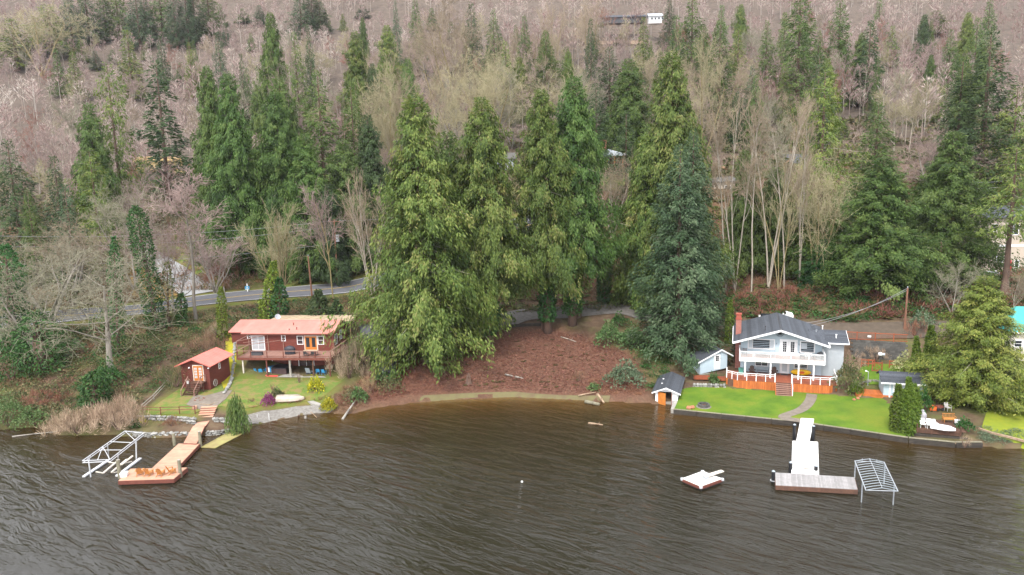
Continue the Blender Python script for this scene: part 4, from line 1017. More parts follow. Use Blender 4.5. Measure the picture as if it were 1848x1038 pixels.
# --- ivy wrapped trunks and clipped columns
def ivy_column(name, label, x, y, H, R, mat, n, lean=(0, 0), top=.75, cat='tree', bulge=.15, z=None, bark='bark', ll=.34, foot=0.0):
    tk = .62 if foot else .30; n = int(n * 1.5); ll = ll * 1.1
    z = hz(x, y) if z is None else z
    o = thing(name, label, cat, (x, y, z - .1))
    rg = np.random.default_rng(int(abs(x * 31 + y * 7)) + n); t = foot + (1 - foot) * rg.uniform(0, 1, n); th = rg.uniform(0, 6.28, n)
    r = R * (1 + bulge * np.sin(t * 19 + th * 2) + .10 * np.sin(t * 41 + 3 * th)) * np.where(t < top, 1, np.maximum(.08, (1 - t) / (1 - top)) ** .7) * rg.uniform(.72, 1.1, n)
    P = np.c_[r * np.cos(th) + lean[0] * t * H, r * np.sin(th) + lean[1] * t * H, t * H]
    A = np.c_[np.cos(th) * .7, np.sin(th) * .7, rg.uniform(-1.1, .4, n)] + rg.normal(0, .3, (n, 3)); Nn = np.c_[np.cos(th), np.sin(th), np.full(n, .4)] + rg.normal(0, .4, (n, 3))
    v, f = leaf_quads(P, A, Nn, ll * rg.uniform(.6, 1.4, n), ll * .8 * rg.uniform(.6, 1.3, n))
    link('ivy' if 'ivy' in label else 'crown', mesh_np('ivy', v, f, [M[mat]], tone=np.repeat(np.clip(.45 + rg.normal(0, .2, n), 0, 1), 4)), o)
    b = MB(); b.tube((0, 0, -.4), (lean[0] * H * .5, lean[1] * H * .5, H * .5), R * tk, R * tk * .7, 9).tube((lean[0] * H * .5, lean[1] * H * .5, H * .5), (lean[0] * H * .96, lean[1] * H * .96, H * .96), R * tk * .7, .04, 8)
    b.obj('trunk', M[bark], o, smooth=True); return o
def col(label, ub, vb, ut, vt, wpx, mat, n, zg=None, name='ivy_tree', **kw):
    """column whose foot and tip show at the given pixels of the photograph"""
    if zg is None: x, y, z = on_ground(ub, vb)
    else: p = G(ub, vb, zg); x, y, z = float(p[0]), float(p[1]), zg
    q = V(ut, vt, y); H = float(q[2]) - z
    return ivy_column(name, label, x, y, H, wpx * (.74 if mat == 'arbor' else .92) * math.hypot(x, y) / FPX / 2, mat, n, lean=((float(q[0]) - x) / H, 0), z=z, **kw)
col('dark ivy column leaning left beside the road', 284, 596, 244, 370, 32, 'ivy', 3600, top=.9, bulge=.08, ll=.26)
col('low ivy covered stem right of the big leafless maple', 214, 640, 205, 425, 20, 'ivy', 1500, top=.8, ll=.24)
col('ivy clad stub directly below the big leafless maple trunk', 172, 735, 170, 668, 44, 'ivy', 900)
col('ivy covered stem left of the big leafless maple', 28, 640, 8, 440, 44, 'ivy', 2200, top=.8)
col('dense ivy mass at the far left of the bank', 75, 668, 60, 560, 70, 'ivy', 1600, top=.6)
col('thin ivy wrapped stem of the tall straight tree by the road', 328, 588, 326, 528, 15, 'ivy', 420)
col('grey green ivy stem left of the tall straight tree by the road', 304, 590, 301, 470, 18, 'bramble', 520, ll=.26)
col('slender bright green column left of the red house', 402, 612, 398, 516, 20, 'arbor', 1500, name='columnar_tree', top=.7, bulge=.06, ll=.2)
col('yellow green ivy cone at the foot of the vase shaped tree', 484, 588, 494, 470, 34, 'ivy_yellow', 1500, top=.35)
col('dark ivy half of the vase shaped tree foot', 502, 590, 504, 500, 30, 'ivy', 1000, top=.5)
col('dark conical shrub directly behind the carport roof', 578, 590, 574, 522, 42, 'fir_dark', 1200, name='conical_shrub', top=.3, bulge=.2)
col('smaller dark shrub right of the conical one behind the carport', 608, 588, 607, 540, 26, 'fir_dark', 700, name='conical_shrub', top=.4)
# ivy sleeves on the tall cedars
for (ub, vb, ut, vt, wd, lab) in ((988, 600, 987, 510, 30, 'ivy sleeve on the cedar trunk with the wide root flare at the slope top'), (1033, 586, 1034, 505, 33, 'ivy sleeve on the cedar trunk by the lane, right of the one with root flare'), (880, 622, 884, 540, 34, 'ivy sleeve on the cedar trunk beside the log pile'), (1090, 545, 1091, 470, 24, 'ivy sleeve on a trunk behind the lane left of the spruce')):
    col(lab, ub, vb, ut, vt, wd, 'ivy', 900, foot=.26 if ub != 1090 else 0, top=.95, bulge=.08)
# clipped cedars by the small blue shed
col('low rounded arborvitae nearest the small blue shed', 1622, 776, 1622, 692, 30, 'arbor', 2400, zg=.7, name='arborvitae', cat='shrub', top=.45, bulge=.05, ll=.2)
col('tallest pointed arborvitae by the small blue shed', 1648, 772, 1640, 680, 26, 'arbor', 2200, zg=.75, name='arborvitae', cat='shrub', top=.4, bulge=.05, ll=.2)
col('pointed arborvitae closest to the water', 1636, 780, 1632, 702, 30, 'arbor', 2400, zg=.65, name='arborvitae', cat='shrub', top=.35, bulge=.05, ll=.2)
col('dark green arborvitae at the right end of the clipped group', 1653, 760, 1650, 690, 22, 'arbor', 1500, zg=.8, name='arborvitae', cat='shrub', top=.5, bulge=.05, ll=.2)
col('tall pointed arborvitae behind the small blue shed, left of the golden cedar', 1680, 690, 1681, 586, 34, 'arbor', 2600, zg=1.8, name='arborvitae', cat='shrub', top=.35, bulge=.07, ll=.22)
col('slim arborvitae behind the small blue shed roof', 1655, 680, 1654, 606, 20, 'arbor', 1400, zg=2.2, name='arborvitae', cat='shrub', top=.4, bulge=.06, ll=.2)
col('narrow yellow green column between spruce and chimney', 1316, 620, 1318, 540, 17, 'arbor', 1000, zg=3.6, name='columnar_tree', top=.6, bulge=.05, ll=.22)

# ------------------------------------------------------------------ shrubs and ground cover
def pxpoly(*pts): return [tuple(on_ground(u, v)[:2]) for u, v in pts]
AV = [(ROADC, 5.2)]
_keep_left = lambda x, y: ~(in_poly([(-48.5, 81), (-23, 84), (-12, 101), (-12, 110), (-37, 109.5), (-42, 107), (-43.5, 101), (-47, 99), (-47.5, 92)], x, y))
_b1 = [(-100, 87), (-66, 85.5), (-59, 86), (-53.5, 83), (-48.2, 82.5), (-47, 92), (-48, 99), (-43, 103), (-41, 108), (-20, 111), (-12, 112), (-14, 128), (-30, 132), (-48, 121), (-64, 110), (-100, 102)]
scatter('undergrowth', 'green brambles and ivy covering the left bank below the road', _b1, 1450, (.6, 1.45), 'bramble', LEAFY, .8, AV, keep=_keep_left)
scatter('undergrowth', 'dark ivy patches on the left bank', _b1, 560, (.5, 1.4), 'ivy', LEAFY, .7, AV, keep=_keep_left)
scatter('brushwood', 'dry reddish brush on the left bank below the road', _b1, 460, (.7, 1.6), 'redbrush', TWIGGY, .8, AV, keep=_keep_left)
scatter('brushwood', 'dry tan brush on the left bank below the road', _b1, 300, (.6, 1.4), 'drybrush', TWIGGY, .8, AV, keep=_keep_left)
_b2 = [(-95, 116), (-66, 119), (-48, 129), (-30, 141), (-12, 147), (0, 152), (0, 175), (-120, 190), (-120, 120)]
scatter('undergrowth', 'brambles and low evergreens on the slope above the road', _b2, 620, (.7, 1.7), 'bramble', LEAFY, .9, AV)
scatter('brushwood', 'leafless brown brush on the slope above the road', _b2, 900, (1.1, 2.6), 'drybrush', TWIGGY, .9, AV)
scatter('brushwood', 'reddish brush along the upper side of the road', _b2, 420, (1.0, 2.2), 'redbrush', TWIGGY, .9, AV)
_b3 = [(-4, 116), (22, 115), (32, 111.5), (46, 107), (60, 103.5), (95, 102), (120, 140), (120, 165), (-2, 150)]
scatter('undergrowth', 'ferns and evergreen shrubs on the steep bank behind the lane', _b3, 1500, (.8, 1.7), 'fern', FERN, .9, AV)
scatter('undergrowth', 'leafy shrubs on the steep bank behind the lane', _b3, 900, (.6, 1.7), 'bramble', LEAFY, .8, AV)
scatter('brushwood', 'reddish twigs on the steep bank behind the lane', _b3, 1000, (.8, 2.0), 'redbrush', TWIGGY, .8, AV)
_b5 = [(22, 114.5), (31, 110.8), (41, 107.4), (51, 104.6), (61, 102.8), (80, 101.6), (84, 112), (60, 114), (44, 118), (26, 124), (16, 122)]
scatter('undergrowth', 'dark ivy and sword ferns right above the lane behind the pale blue house', _b5, 420, (.6, 1.5), 'ivy', LEAFY, .8)
scatter('undergrowth', 'bright ferns right above the lane behind the pale blue house', _b5, 420, (.8, 1.8), 'fern', FERN, .9)
scatter('brushwood', 'dark reddish twigs right above the lane behind the pale blue house', _b5, 420, (.8, 2.0), 'redbrush', TWIGGY, .9)
_b4 = [(-60, 180), (-60, 150), (10, 150), (120, 160), (150, 215), (-150, 215), (-130, 175)]
scatter('undergrowth', 'mixed shrubs in the gaps of the upper woods', _b4, 700, (1.2, 2.6), 'bramble', BIGLEAF, 1.0)
scatter('brushwood', 'tall leafless brush in the gaps of the upper woods', _b4, 900, (1.3, 2.8), 'hillbrush', TWIGGY, 1.0)
# the brown slope
_litter = [(-20, 89.5), (-12.3, 92.2), (0, 93.2), (10, 91), (17, 89.5), (17.5, 98), (11, 107), (2, 109.6), (-6, 107.6), (-14, 103)]
P = np.array(_litter); n = 15000
X = rng.uniform(P[:, 0].min(), P[:, 0].max(), n); Yy = rng.uniform(P[:, 1].min(), P[:, 1].max(), n); k = in_poly(P, X, Yy); X, Yy = X[k], Yy[k]
A = rng.normal(0, 1, (len(X), 3)); A[:, 2] *= .3; Nn = np.tile([[0, 0, 1.]], (len(X), 1)) + rng.normal(0, .35, (len(X), 3))
v, f = leaf_quads(np.c_[X, Yy, hgt(X, Yy) + .09], A, Nn, rng.uniform(.14, .42, len(X)), rng.uniform(.07, .18, len(X)))
tag(link('fallen_leaves', mesh_np('fallen_leaves', v, f, [M['litter']], tone=np.repeat(np.clip(rng.normal(.5, .22, len(X)), 0, 1), 4))), 'russet fallen fronds and leaves on the slope above the bay', 'leaf litter', None, 'stuff')
scatter('brushwood', 'russet brush along the shore below the huge cedar', [(-23.5, 88.4), (-17.8, 89.8), (-12.3, 91.4), (-9.5, 93.5), (-13, 96.5), (-20, 95.5), (-23.5, 92)], 190, (.45, .95), 'redbrush', TWIGGY, .7)
scatter('brushwood', 'dry grass and brush at the waterline right of the bay', [(9.5, 90.6), (12.2, 89.6), (16.8, 88.6), (17.2, 92.5), (14, 95.5), (10, 94)], 120, (.45, .95), 'redbrush', TWIGGY, .7)
scatter('brushwood', 'dry grass tufts on the left shore by the beach', [(-24, 88), (-21.5, 86.8), (-19, 88.6), (-21, 91), (-24, 91.5)], 60, (.35, .8), 'drybrush', TWIGGY, .7)
scatter('ferns', 'small ferns and sprouts dotted over the brown slope', [(-10, 94), (10, 93), (14, 101), (8, 106), (-2, 106), (-9, 99)], 70, (.3, .65), 'fern', FERN, .8)
scatter('brushwood', 'low dead brush on the brown slope', [(-10, 93), (10, 92.5), (14, 101), (4, 105), (-9, 100)], 130, (.3, .75), 'drybrush', TWIGGY, .5)
scatter('ground_cover', 'low green plants along the shore right of the shore deck', [(48.8, 72), (51, 71.2), (56, 70), (62, 69.2), (76, 67), (76, 69), (62, 71.4), (56, 72.8), (50.5, 75)], 330, (.3, .7), 'rhodo', LEAFY, .6)
scatter('undergrowth', 'shrubs between the pale blue house and the lane', [(28, 101.5), (30, 107), (38, 104), (44, 101.7), (42, 100.6), (36, 102.8)], 60, (.4, .9), 'bramble', LEAFY, .8)
scatter('undergrowth', 'dark shrubs under the blue green spruce', [(17.5, 90), (20.4, 93), (23.5, 100), (26, 103), (22, 106), (17.5, 100)], 110, (.5, 1.0), 'ivy', LEAFY, .8)
scatter('brushwood', 'dry stalks and weeds in the mossy yard of the red house', [(-38, 87), (-33.4, 87.2), (-31.4, 89), (-25.2, 90.4), (-24, 94), (-25.6, 95), (-38, 96)], 90, (.15, .4), 'drybrush', TWIGGY, .5)
scatter('grass', 'short grass tufts in the mossy yard of the red house', [(-38, 87), (-33.4, 87.2), (-31.4, 89), (-25.2, 90.4), (-24, 94), (-25.6, 95), (-38, 96)], 420, (.12, .3), 'grassblade', FERN, .5, sink=.0)

def b_at(u, v, *a, z=None, **k):
    if z is None: x, y, z = on_ground(u, v)
    else: p = G(u, v, z); x, y = float(p[0]), float(p[1])
    return x, y, z
def bpx(label, u, v, Rpx, Hpx, mat, n=500, name='shrub', cat='shrub', z=None, **k):
    x, y, zz = b_at(u, v, z=z); m = math.hypot(x, y) / FPX
    return bush(name, label, cat, x, y, Rpx * m, Hpx * m, mat, n=n, z=zz, seed=int(u + v), **k)
bpx('round green bush at the left shore edge', 14, 772, 36, 46, 'laurel', 1500)
bpx('pale tan leafless bush at the shore, left of the other', 140, 788, 50, 46, 'tanbrush', 2000, twig=True)
bpx('pale tan leafless bush at the shore beside the boat lift frame', 214, 784, 46, 62, 'tanbrush', 2200, twig=True)
for _k, (_u, _v, _r, _h, _m, _l) in enumerate(((60, 610, 44, 62, 'ivy', 'dark ivy thicket under the arching pale limbs on the left bank'), (118, 566, 36, 48, 'bramble', 'olive bush between the big maple and the arching pale tree'), (22, 690, 44, 60, 'ivy', 'dark evergreen bush at the left edge above the round green one'),
    (112, 650, 34, 42, 'laurel', 'leafy green bush left of the big maple trunk'), (205, 600, 30, 50, 'laurel', 'leafy green bush right of the big maple trunk'), (252, 640, 34, 34, 'bramble', 'bramble mound between the big maple and the red shed'), (196, 700, 26, 40, 'ivy', 'ivy mound right of the clad stub below the big maple'), (80, 730, 34, 26, 'redbrush', 'reddish bramble mound above the left tan bush'))):
    bpx(_l, _u, _v, _r, _h, _m, 1100, twig=_m == 'redbrush')
bpx('low green bush at the shore right of the round one', 62, 770, 28, 24, 'laurel', 600)
bpx('tangled leafless bush below the right end of the red deck', 630, 684, 42, 78, 'tanbrush', 1300, twig=True)
bpx('greenish grey leafless bush left of the red shed', 318, 700, 46, 46, 'bramble', 900, twig=True)
bpx('leafless brown bush between the red shed and the ivy column', 370, 640, 34, 44, 'drybrush', 900, twig=True)
bpx('leafless tan bush behind the red shed roof', 395, 612, 26, 34, 'tanbrush', 600, twig=True)
bpx('brown leafless bush on the bank left of the huge shore cedar', 668, 712, 28, 34, 'drybrush', 700, twig=True)
bpx('bramble mound at the shore below the tangled leafless bush', 640, 722, 24, 22, 'bramble', 600)
bpx('dark bramble mound at the left foot of the huge shore cedar', 705, 708, 26, 24, 'bramble', 600)
bpx('green laurel right of the red house by the driveway', 655, 660, 24, 52, 'laurel', 900)
bpx('light green bush at the foot of the huge shore cedar', 690, 694, 22, 24, 'laurel', 500)
bpx('green bush at the waterline beside the leaning driftwood', 648, 726, 16, 26, 'laurel', 380)
bpx('purple heather mound on the concrete wall', 485, 732, 11.5, 20, 'purple', 700, ll=.16, lw=.10)
bpx('yellow and green shrub at the right of the red house yard', 570, 706, 13, 24, 'yellowbush', 500)
bpx('yellow green shrub at the right end of the beach', 594, 742, 13, 22, 'yellowbush', 420)
bpx('brown and green shrub behind the upturned rowboat', 500, 716, 10, 14, 'bramble', 320)
bpx('dry brown shrub behind the purple heather', 492, 706, 9, 16, 'drybrush', 260, twig=True)
bpx('rusty dry shrub left of the purple heather', 455, 728, 10, 10, 'redbrush', 200, twig=True)
bpx('wine red barberry between the two rock walls', 310, 772, 17, 20, 'redbrush', 900, twig=True)
bpx('yellow flowering bush between the two rock walls', 257, 766, 5, 8, 'yellowbush', 160)
bpx('green clump at the left end of the rock walls', 244, 772, 9, 12, 'ivy', 260)
bpx('ivy hedge block on the slope beside the lane, left part', 1100, 622, 28, 40, 'laurel', 1500, name='hedge', cat='hedge')
bpx('ivy hedge block on the slope beside the lane, right part', 1143, 624, 26, 34, 'laurel', 1300, name='hedge', cat='hedge')
bpx('dark ivy mound behind the hedge block', 1118, 590, 17, 24, 'ivy', 600)
bpx('grey green rhododendron low on the slope above the log stump', 1128, 694, 36, 38, 'rhodo', 1300, ll=.34, lw=.2)
bpx('brown leafless bush in the middle of the slope shore', 1045, 690, 16, 28, 'drybrush', 420, twig=True)
bpx('small bright green shrub left of the rhododendron', 1072, 706, 11, 14, 'laurel', 260)
bpx('fresh green shrub between the two cedar planters', 1289, 690, 9, 15, 'laurel', 320)
bpx('clipped round shrub right of the big deck', 1543, 712, 12, 24, 'arbor', 900, ll=.16, lw=.11, z=.9)
bpx('loose brown and green bush beside the pale blue house wall', 1530, 700, 24, 46, 'bramble', 800, z=1.4)
bpx('tan leafless bush behind the loose bush at the pale blue house', 1535, 668, 22, 40, 'tanbrush', 700, twig=True, z=2.0)
bpx('pinkish leafless bush in front of the block wall', 1580, 650, 26, 26, 'tanbrush', 700, twig=True, z=2.6)
bpx('variegated cream leaved shrub behind the small blue shed', 1632, 668, 18, 26, 'variegated', 700, z=2.4)
bpx('thin leafless shrub beside the variegated one', 1652, 664, 14, 48, 'tanbrush', 300, twig=True, z=2.4)
bpx('dark leaved shrub between the arborvitae and the golden cedar', 1662, 740, 14, 34, 'ivy', 500, z=1.0)
bpx('leafless reddish shrub beside the utility pole foot', 1650, 610, 22, 40, 'redbrush', 500, twig=True)
bpx('grey green bush beside the utility pole on the lane', 1664, 596, 20, 34, 'rhodo', 500)
bpx('pampas grass clump at the right corner of the shore deck', 1741, 806, 14, 20, 'tanbrush', 420, name='grass_clump', cat='grass clump', twig=True, z=.4)
bpx('dark round shrub at the right of the shore deck', 1742, 774, 12, 16, 'ivy', 300, z=.9)
bpx('reddish leafless thicket bush by the road bend', 400, 512, 40, 44, 'redbrush', 1000, twig=True)
bpx('small leafless sapling in the red house yard', 540, 690, 9, 28, 'tanbrush', 120, twig=True, z=1.75)
scatter('brushwood', 'rusty dry plants along the wall between yard and beach', [(-33.4, 86.4), (-31.2, 88.2), (-25.2, 89.7), (-24.6, 90.6), (-30, 89.6), (-33.6, 87.6)], 46, (.3, .65), 'redbrush', TWIGGY, .7)
scatter('brushwood', 'brown and green plants on the bank between the two rock walls', [(-45, 82.2), (-38.6, 81.3), (-38.4, 82.4), (-45, 83.4)], 44, (.25, .55), 'drybrush', TWIGGY, .6)
# weeping cedar at the shore
_x, _y, _z = b_at(430, 778, z=.3)
o = thing('weeping_cedar', 'drooping pale green weeping cedar at the shore beside the ramp', 'tree', (_x, _y, _z - .1))
rg = np.random.default_rng(9); nst = 260; a = rg.uniform(0, 6.28, nst); z0 = rg.uniform(1.4, 4.7, nst); r0 = 1.15 * np.sqrt(np.clip(1 - (z0 / 5.0) ** 3, .02, 1)) * rg.uniform(.35, 1.1, nst) * (1 + .3 * np.sin(2 * a + 1))
Pq, Aq, Tq = [], [], []
for i in range(nst):
    nn = 9; dz = np.linspace(0, min(z0[i] - .1, rg.uniform(1.0, 2.6)), nn); rr_ = r0[i] * (1 - .35 * np.exp(-dz * 2)); tt = np.clip(.5 + rg.normal(0, .2), 0, 1)
    for j in range(nn): Pq.append((rr_[j] * math.cos(a[i]) + rg.normal(0, .04), rr_[j] * math.sin(a[i]) + rg.normal(0, .04), z0[i] - dz[j])); Aq.append((.12 * math.cos(a[i]) + rg.normal(0, .12), .12 * math.sin(a[i]) + rg.normal(0, .12), -1)); Tq.append(tt)
v, f = leaf_quads(np.array(Pq), np.array(Aq), rg.normal(0, 1, (len(Pq), 3)), np.full(len(Pq), .42), np.full(len(Pq), .11))
link('crown', mesh_np('crown', v, f, [M['weep']], tone=np.repeat(Tq, 4)), o)
MB().tube((0, 0, -.3), (.1, 0, 2.6), .12, .08).tube((.1, 0, 2.6), (-.1, .1, 5.0), .08, .03).obj('trunk', M['bark'], o)
# ------------------------------------------------------------------ buildings
class Site:
    """a thing with its own frame; z given as height above the lake"""
    def __init__(s, name, label, cat, x, y, z, deg, group=None):
        s.z = z; s.r = thing(name, label, cat, (x, y, z), math.radians(deg), group)
    def b(s, name, mat, x0, x1, y0, y1, z0, z1, p=None, rot=None):
        return bx(name, M[mat], p or s.r, x0, x1, y0, y1, z0 - s.z, z1 - s.z, rot)
    def m(s, mb, name, mat, p=None, smooth=False):
        mb.v = [(v[0], v[1], v[2] - s.z) for v in mb.v]; return mb.obj(name, M[mat], p or s.r, smooth=smooth)
    def win(s, y, x0, x1, z0, z1, nx=1, nz=1, frame='white', glass='glass', w=.09, name='window', bars=.045, p=None, out=.06):
        """window in a wall that faces -y"""
        f = MB(); f.box(x0, x1, y - out, y + .02, z0, z0 + w).box(x0, x1, y - out, y + .02, z1 - w, z1).box(x0, x0 + w, y - out, y + .02, z0 + w, z1 - w).box(x1 - w, x1, y - out, y + .02, z0 + w, z1 - w)
        for i in range(1, nx): c = x0 + (x1 - x0) * i / nx; f.box(c - bars / 2, c + bars / 2, y - out * .8, y, z0 + w, z1 - w)
        for i in range(1, nz): c = z0 + (z1 - z0) * i / nz; f.box(x0 + w, x1 - w, y - out * .75, y, c - bars / 2, c + bars / 2)
        o = s.m(f, name, frame, p)
        s.b('pane', glass, x0 + w * .8, x1 - w * .8, y - .02, y - .004, z0 + w * .8, z1 - w * .8, o); return o
    def winx(s, x, y0, y1, z0, z1, ny=1, nz=1, frame='white', glass='glass', w=.09, name='window', sgn=1):
        """window in a wall that faces +x (sgn 1) or -x"""
        a, b_ = (x - .02, x + .06) if sgn > 0 else (x - .06, x + .02)
        f = MB(); f.box(a, b_, y0, y1, z0, z0 + w).box(a, b_, y0, y1, z1 - w, z1).box(a, b_, y0, y0 + w, z0 + w, z1 - w).box(a, b_, y1 - w, y1, z0 + w, z1 - w)
        for i in range(1, ny): c = y0 + (y1 - y0) * i / ny; f.box(a, b_ - .01, c - .025, c + .025, z0 + w, z1 - w)
        for i in range(1, nz): c = z0 + (z1 - z0) * i / nz; f.box(a, b_ - .012, y0 + w, y1 - w, c - .025, c + .025)
        o = s.m(f, name, frame); s.b('pane', glass, x + (.004 if sgn > 0 else -.02), x + (.02 if sgn > 0 else -.004), y0 + w * .8, y1 - w * .8, z0 + w * .8, z1 - w * .8, o); return o

def lap(mb, x0, x1, y, z0, z1, step=.2, t=.022):
    """lap siding boards on a wall facing -y"""
    z = z0
    while z < z1 - .02:
        h = min(step, z1 - z); mb.add([(x0, y - t, z), (x1, y - t, z), (x1, y - .003, z + h), (x0, y - .003, z + h), (x0, y, z), (x1, y, z)], [(0, 1, 2, 3), (4, 5, 1, 0)]); z += step
def lapx(mb, y0, y1, x, z0, z1, step=.2, t=.022, sgn=1):
    z = z0
    while z < z1 - .02:
        h = min(step, z1 - z); q = [(x + sgn * t, y0, z), (x + sgn * t, y1, z), (x + sgn * .003, y1, z + h), (x + sgn * .003, y0, z + h), (x, y0, z), (x, y1, z)]
        mb.add(q, [(0, 1, 2, 3), (4, 5, 1, 0)]); z += step

def slope_course(site, roof, mat, name, xa, xb, ya, yb, za, zb, n, t=.03, along='y', x2=None):
    """roof courses: strips running along one axis, stepping up the slope from (a) eave to (b) ridge"""
    for i in range(n):
        f0, f1 = i / n, (i + 1.12) / n if i < n - 1 else 1.0
        mb = MB()
        if along == 'y':   # slope rises in x
            x0, x1 = xa + (xb - xa) * f0, xa + (xb - xa) * f1; z0, z1 = za + (zb - za) * f0, za + (zb - za) * f1
            mb.add([(x0, ya, z0 + t * 1.7), (x0, yb, z0 + t * 1.7), (x1, yb, z1 + t), (x1, ya, z1 + t), (x0, ya, z0), (x0, yb, z0), (x1, yb, z1), (x1, ya, z1)], [(0, 1, 2, 3), (4, 7, 6, 5), (0, 4, 5, 1), (1, 5, 6, 2), (3, 2, 6, 7), (0, 3, 7, 4)])
        else:              # slope rises in y
            y0, y1 = ya + (yb - ya) * f0, ya + (yb - ya) * f1; z0, z1 = za + (zb - za) * f0, za + (zb - za) * f1
            mb.add([(xa, y0, z0 + t * 1.7), (xb, y0, z0 + t * 1.7), (xb, y1, z1 + t), (xa, y1, z1 + t), (xa, y0, z0), (xb, y0, z0), (xb, y1, z1), (xa, y1, z1)], [(0, 1, 2, 3), (4, 7, 6, 5), (0, 4, 5, 1), (1, 5, 6, 2), (3, 2, 6, 7), (0, 3, 7, 4)])
        site.m(mb, name, mat, roof)

# ================= pale blue house =================
A = Site('blue_house', 'pale blue two storey house with white balcony and charcoal gable roof', 'house', 29.5, 91.6, .9, -17.5)
WY = 2.7
A.m(MB().prism([(.26, WY, .7), (10.35, WY, .7), (10.35, WY, 6.42), (5.15, WY, 8.06), (.26, WY, 6.50)], (0, 9.6, 0)), 'wall', 'blue')
sd = MB(); lap(sd, .26, 10.35, WY - .002, 2.0, 6.4, .23); A.m(sd, 'siding', 'blue')
roof = A.m(MB().prism([(-.74, 1.0, 6.22), (5.15, 1.0, 8.10), (11.04, 1.0, 6.22), (11.04, 1.0, 6.34), (5.15, 1.0, 8.22), (-.74, 1.0, 6.34)], (0, 11.6, 0)), 'roof', 'shingle')
slope_course(A, roof, 'shingle', 'shingle_course', -.76, 5.15, .98, 12.62, 6.34, 8.225, 20)
slope_course(A, roof, 'shingle', 'shingle_course', 11.06, 5.15, .98, 12.62, 6.34, 8.225, 20)
for k in range(24): A.m(MB().add([(4.97, 1.0 + k * .485, 8.20), (5.15, 1.0 + k * .485, 8.285), (5.33, 1.0 + k * .485, 8.20), (4.97, 1.5 + k * .485, 8.19), (5.15, 1.5 + k * .485, 8.27), (5.33, 1.5 + k * .485, 8.19)], [(0, 1, 4, 3), (1, 2, 5, 4)]), 'ridge_cap', 'darkgrey', roof)
for (xa, xb) in ((-.80, 5.15), (11.10, 5.15)):
    A.m(MB().prism([(xa, .93, 6.14), (xb, .93, 8.02), (xb, .93, 8.28), (xa, .93, 6.40)] if xa < 5 else [(xb, .93, 8.02), (xa, .93, 6.14), (xa, .93, 6.40), (xb, .93, 8.28)], (0, .06, 0)), 'fascia', 'white')
A.b('gutter', 'white', -.86, -.75, 1.0, 12.6, 6.22, 6.36); A.b('gutter', 'white', 11.05, 11.16, 1.0, 3.3, 6.22, 6.36)
# side wing
A.m(MB().prism([(10.36, 3.9, 1.0), (13.1, 3.9, 1.0), (13.1, 3.9, 6.25), (10.36, 3.9, 6.25)], (0, 5.8, 0)), 'wing_wall', 'bluegrey')
A.m(MB().prism([(13.09, 3.9, 6.25), (13.09, 9.7, 6.25), (13.09, 6.8, 7.05)], (-3, 0, 0)), 'wing_gable', 'bluegrey')
bt = MB()
for i in range(12): bt.box(10.5 + i * .235, 10.53 + i * .235, 3.875, 3.9, 1.9, 6.2)
A.m(bt, 'batten', 'bluegrey')
wr = A.m(MB().prism([(13.6, 3.3, 6.14), (13.6, 6.8, 7.10), (13.6, 10.3, 6.14), (13.6, 10.3, 6.26), (13.6, 6.8, 7.22), (13.6, 3.3, 6.26)], (-4.6, 0, 0)), 'wing_roof', 'shingle')
slope_course(A, wr, 'shingle', 'shingle_course', 10.9, 13.62, 3.27, 6.8, 6.26, 7.23, 12, along='x'); slope_course(A, wr, 'shingle', 'shingle_course', 9.3, 13.62, 10.33, 6.8, 6.26, 7.23, 12, along='x')
A.b('gutter', 'white', 11.1, 13.66, 3.17, 3.28, 6.14, 6.29)
A.m(MB().box(13.61, 13.66, 3.3, 3.36, 6.12, 6.3).prism([(13.62, 3.3, 6.12), (13.62, 6.8, 7.08), (13.62, 6.8, 7.26), (13.62, 3.3, 6.30)], (.05, 0, 0)), 'barge_board', 'white')
A.m(MB().tube((10.75, 3.84, 6.15), (10.75, 3.84, 3.1), .045).tube((10.75, 3.84, 3.1), (9.9, 3.80, 3.05), .045), 'downspout', 'blue')
for (vx, vy, vz, mt) in ((12.2, 4.6, 6.6, 'white'), (9.9, 6.2, 6.75, 'galv'), (10.9, 8.4, 6.9, 'white'), (3.3, 3.0, 7.75, 'darkgrey')): A.m(MB().tube((vx, vy, vz - .2), (vx, vy, vz + .5), .07).tube((vx, vy, vz + .5), (vx, vy, vz + .58), .12), 'roof_vent', mt)
# chimney: mortar core and bricks
ch = A.b('chimney', 'mortar', -.42, .25, 4.95, 5.85, .8, 8.6)
for z0, mm_ in ((.8, 0),):
    bk = MB(); r2 = np.random.default_rng(4)
    for i in range(98):
        z = .85 + i * .079; o_ = .11 if i % 2 else 0
        for j in range(4):
            xa, xb = max(-.44, -.44 + j * .225 - o_ + .006), min(.27, -.44 + (j + 1) * .225 - o_ - .006)
            if xb - xa > .03: bk.box(xa, xb, 4.93 - r2.uniform(0, .008), 4.952, z, z + .067)
        for j in range(5):
            ya, yb = max(4.94, 4.94 + j * .225 - o_ + .006), min(5.86, 4.94 + (j + 1) * .225 - o_ - .006)
            if yb - ya > .03: bk.box(.248, .268 + r2.uniform(0, .008), ya, yb, z, z + .067).box(-.44, -.418, ya, yb, z, z + .067)
    q = A.m(bk, 'brick', 'brick', ch); q.location.x -= ch.location.x; q.location.y -= ch.location.y; q.location.z -= ch.location.z; q['kind'] = 'stuff'
A.m(MB().box(-.50, .33, 4.87, 5.93, 8.6, 8.72).box(-.40, .24, 4.97, 5.83, 8.72, 9.30).box(-.47, .31, 4.90, 5.90, 9.30, 9.38), 'chimney_cap', 'brickred')
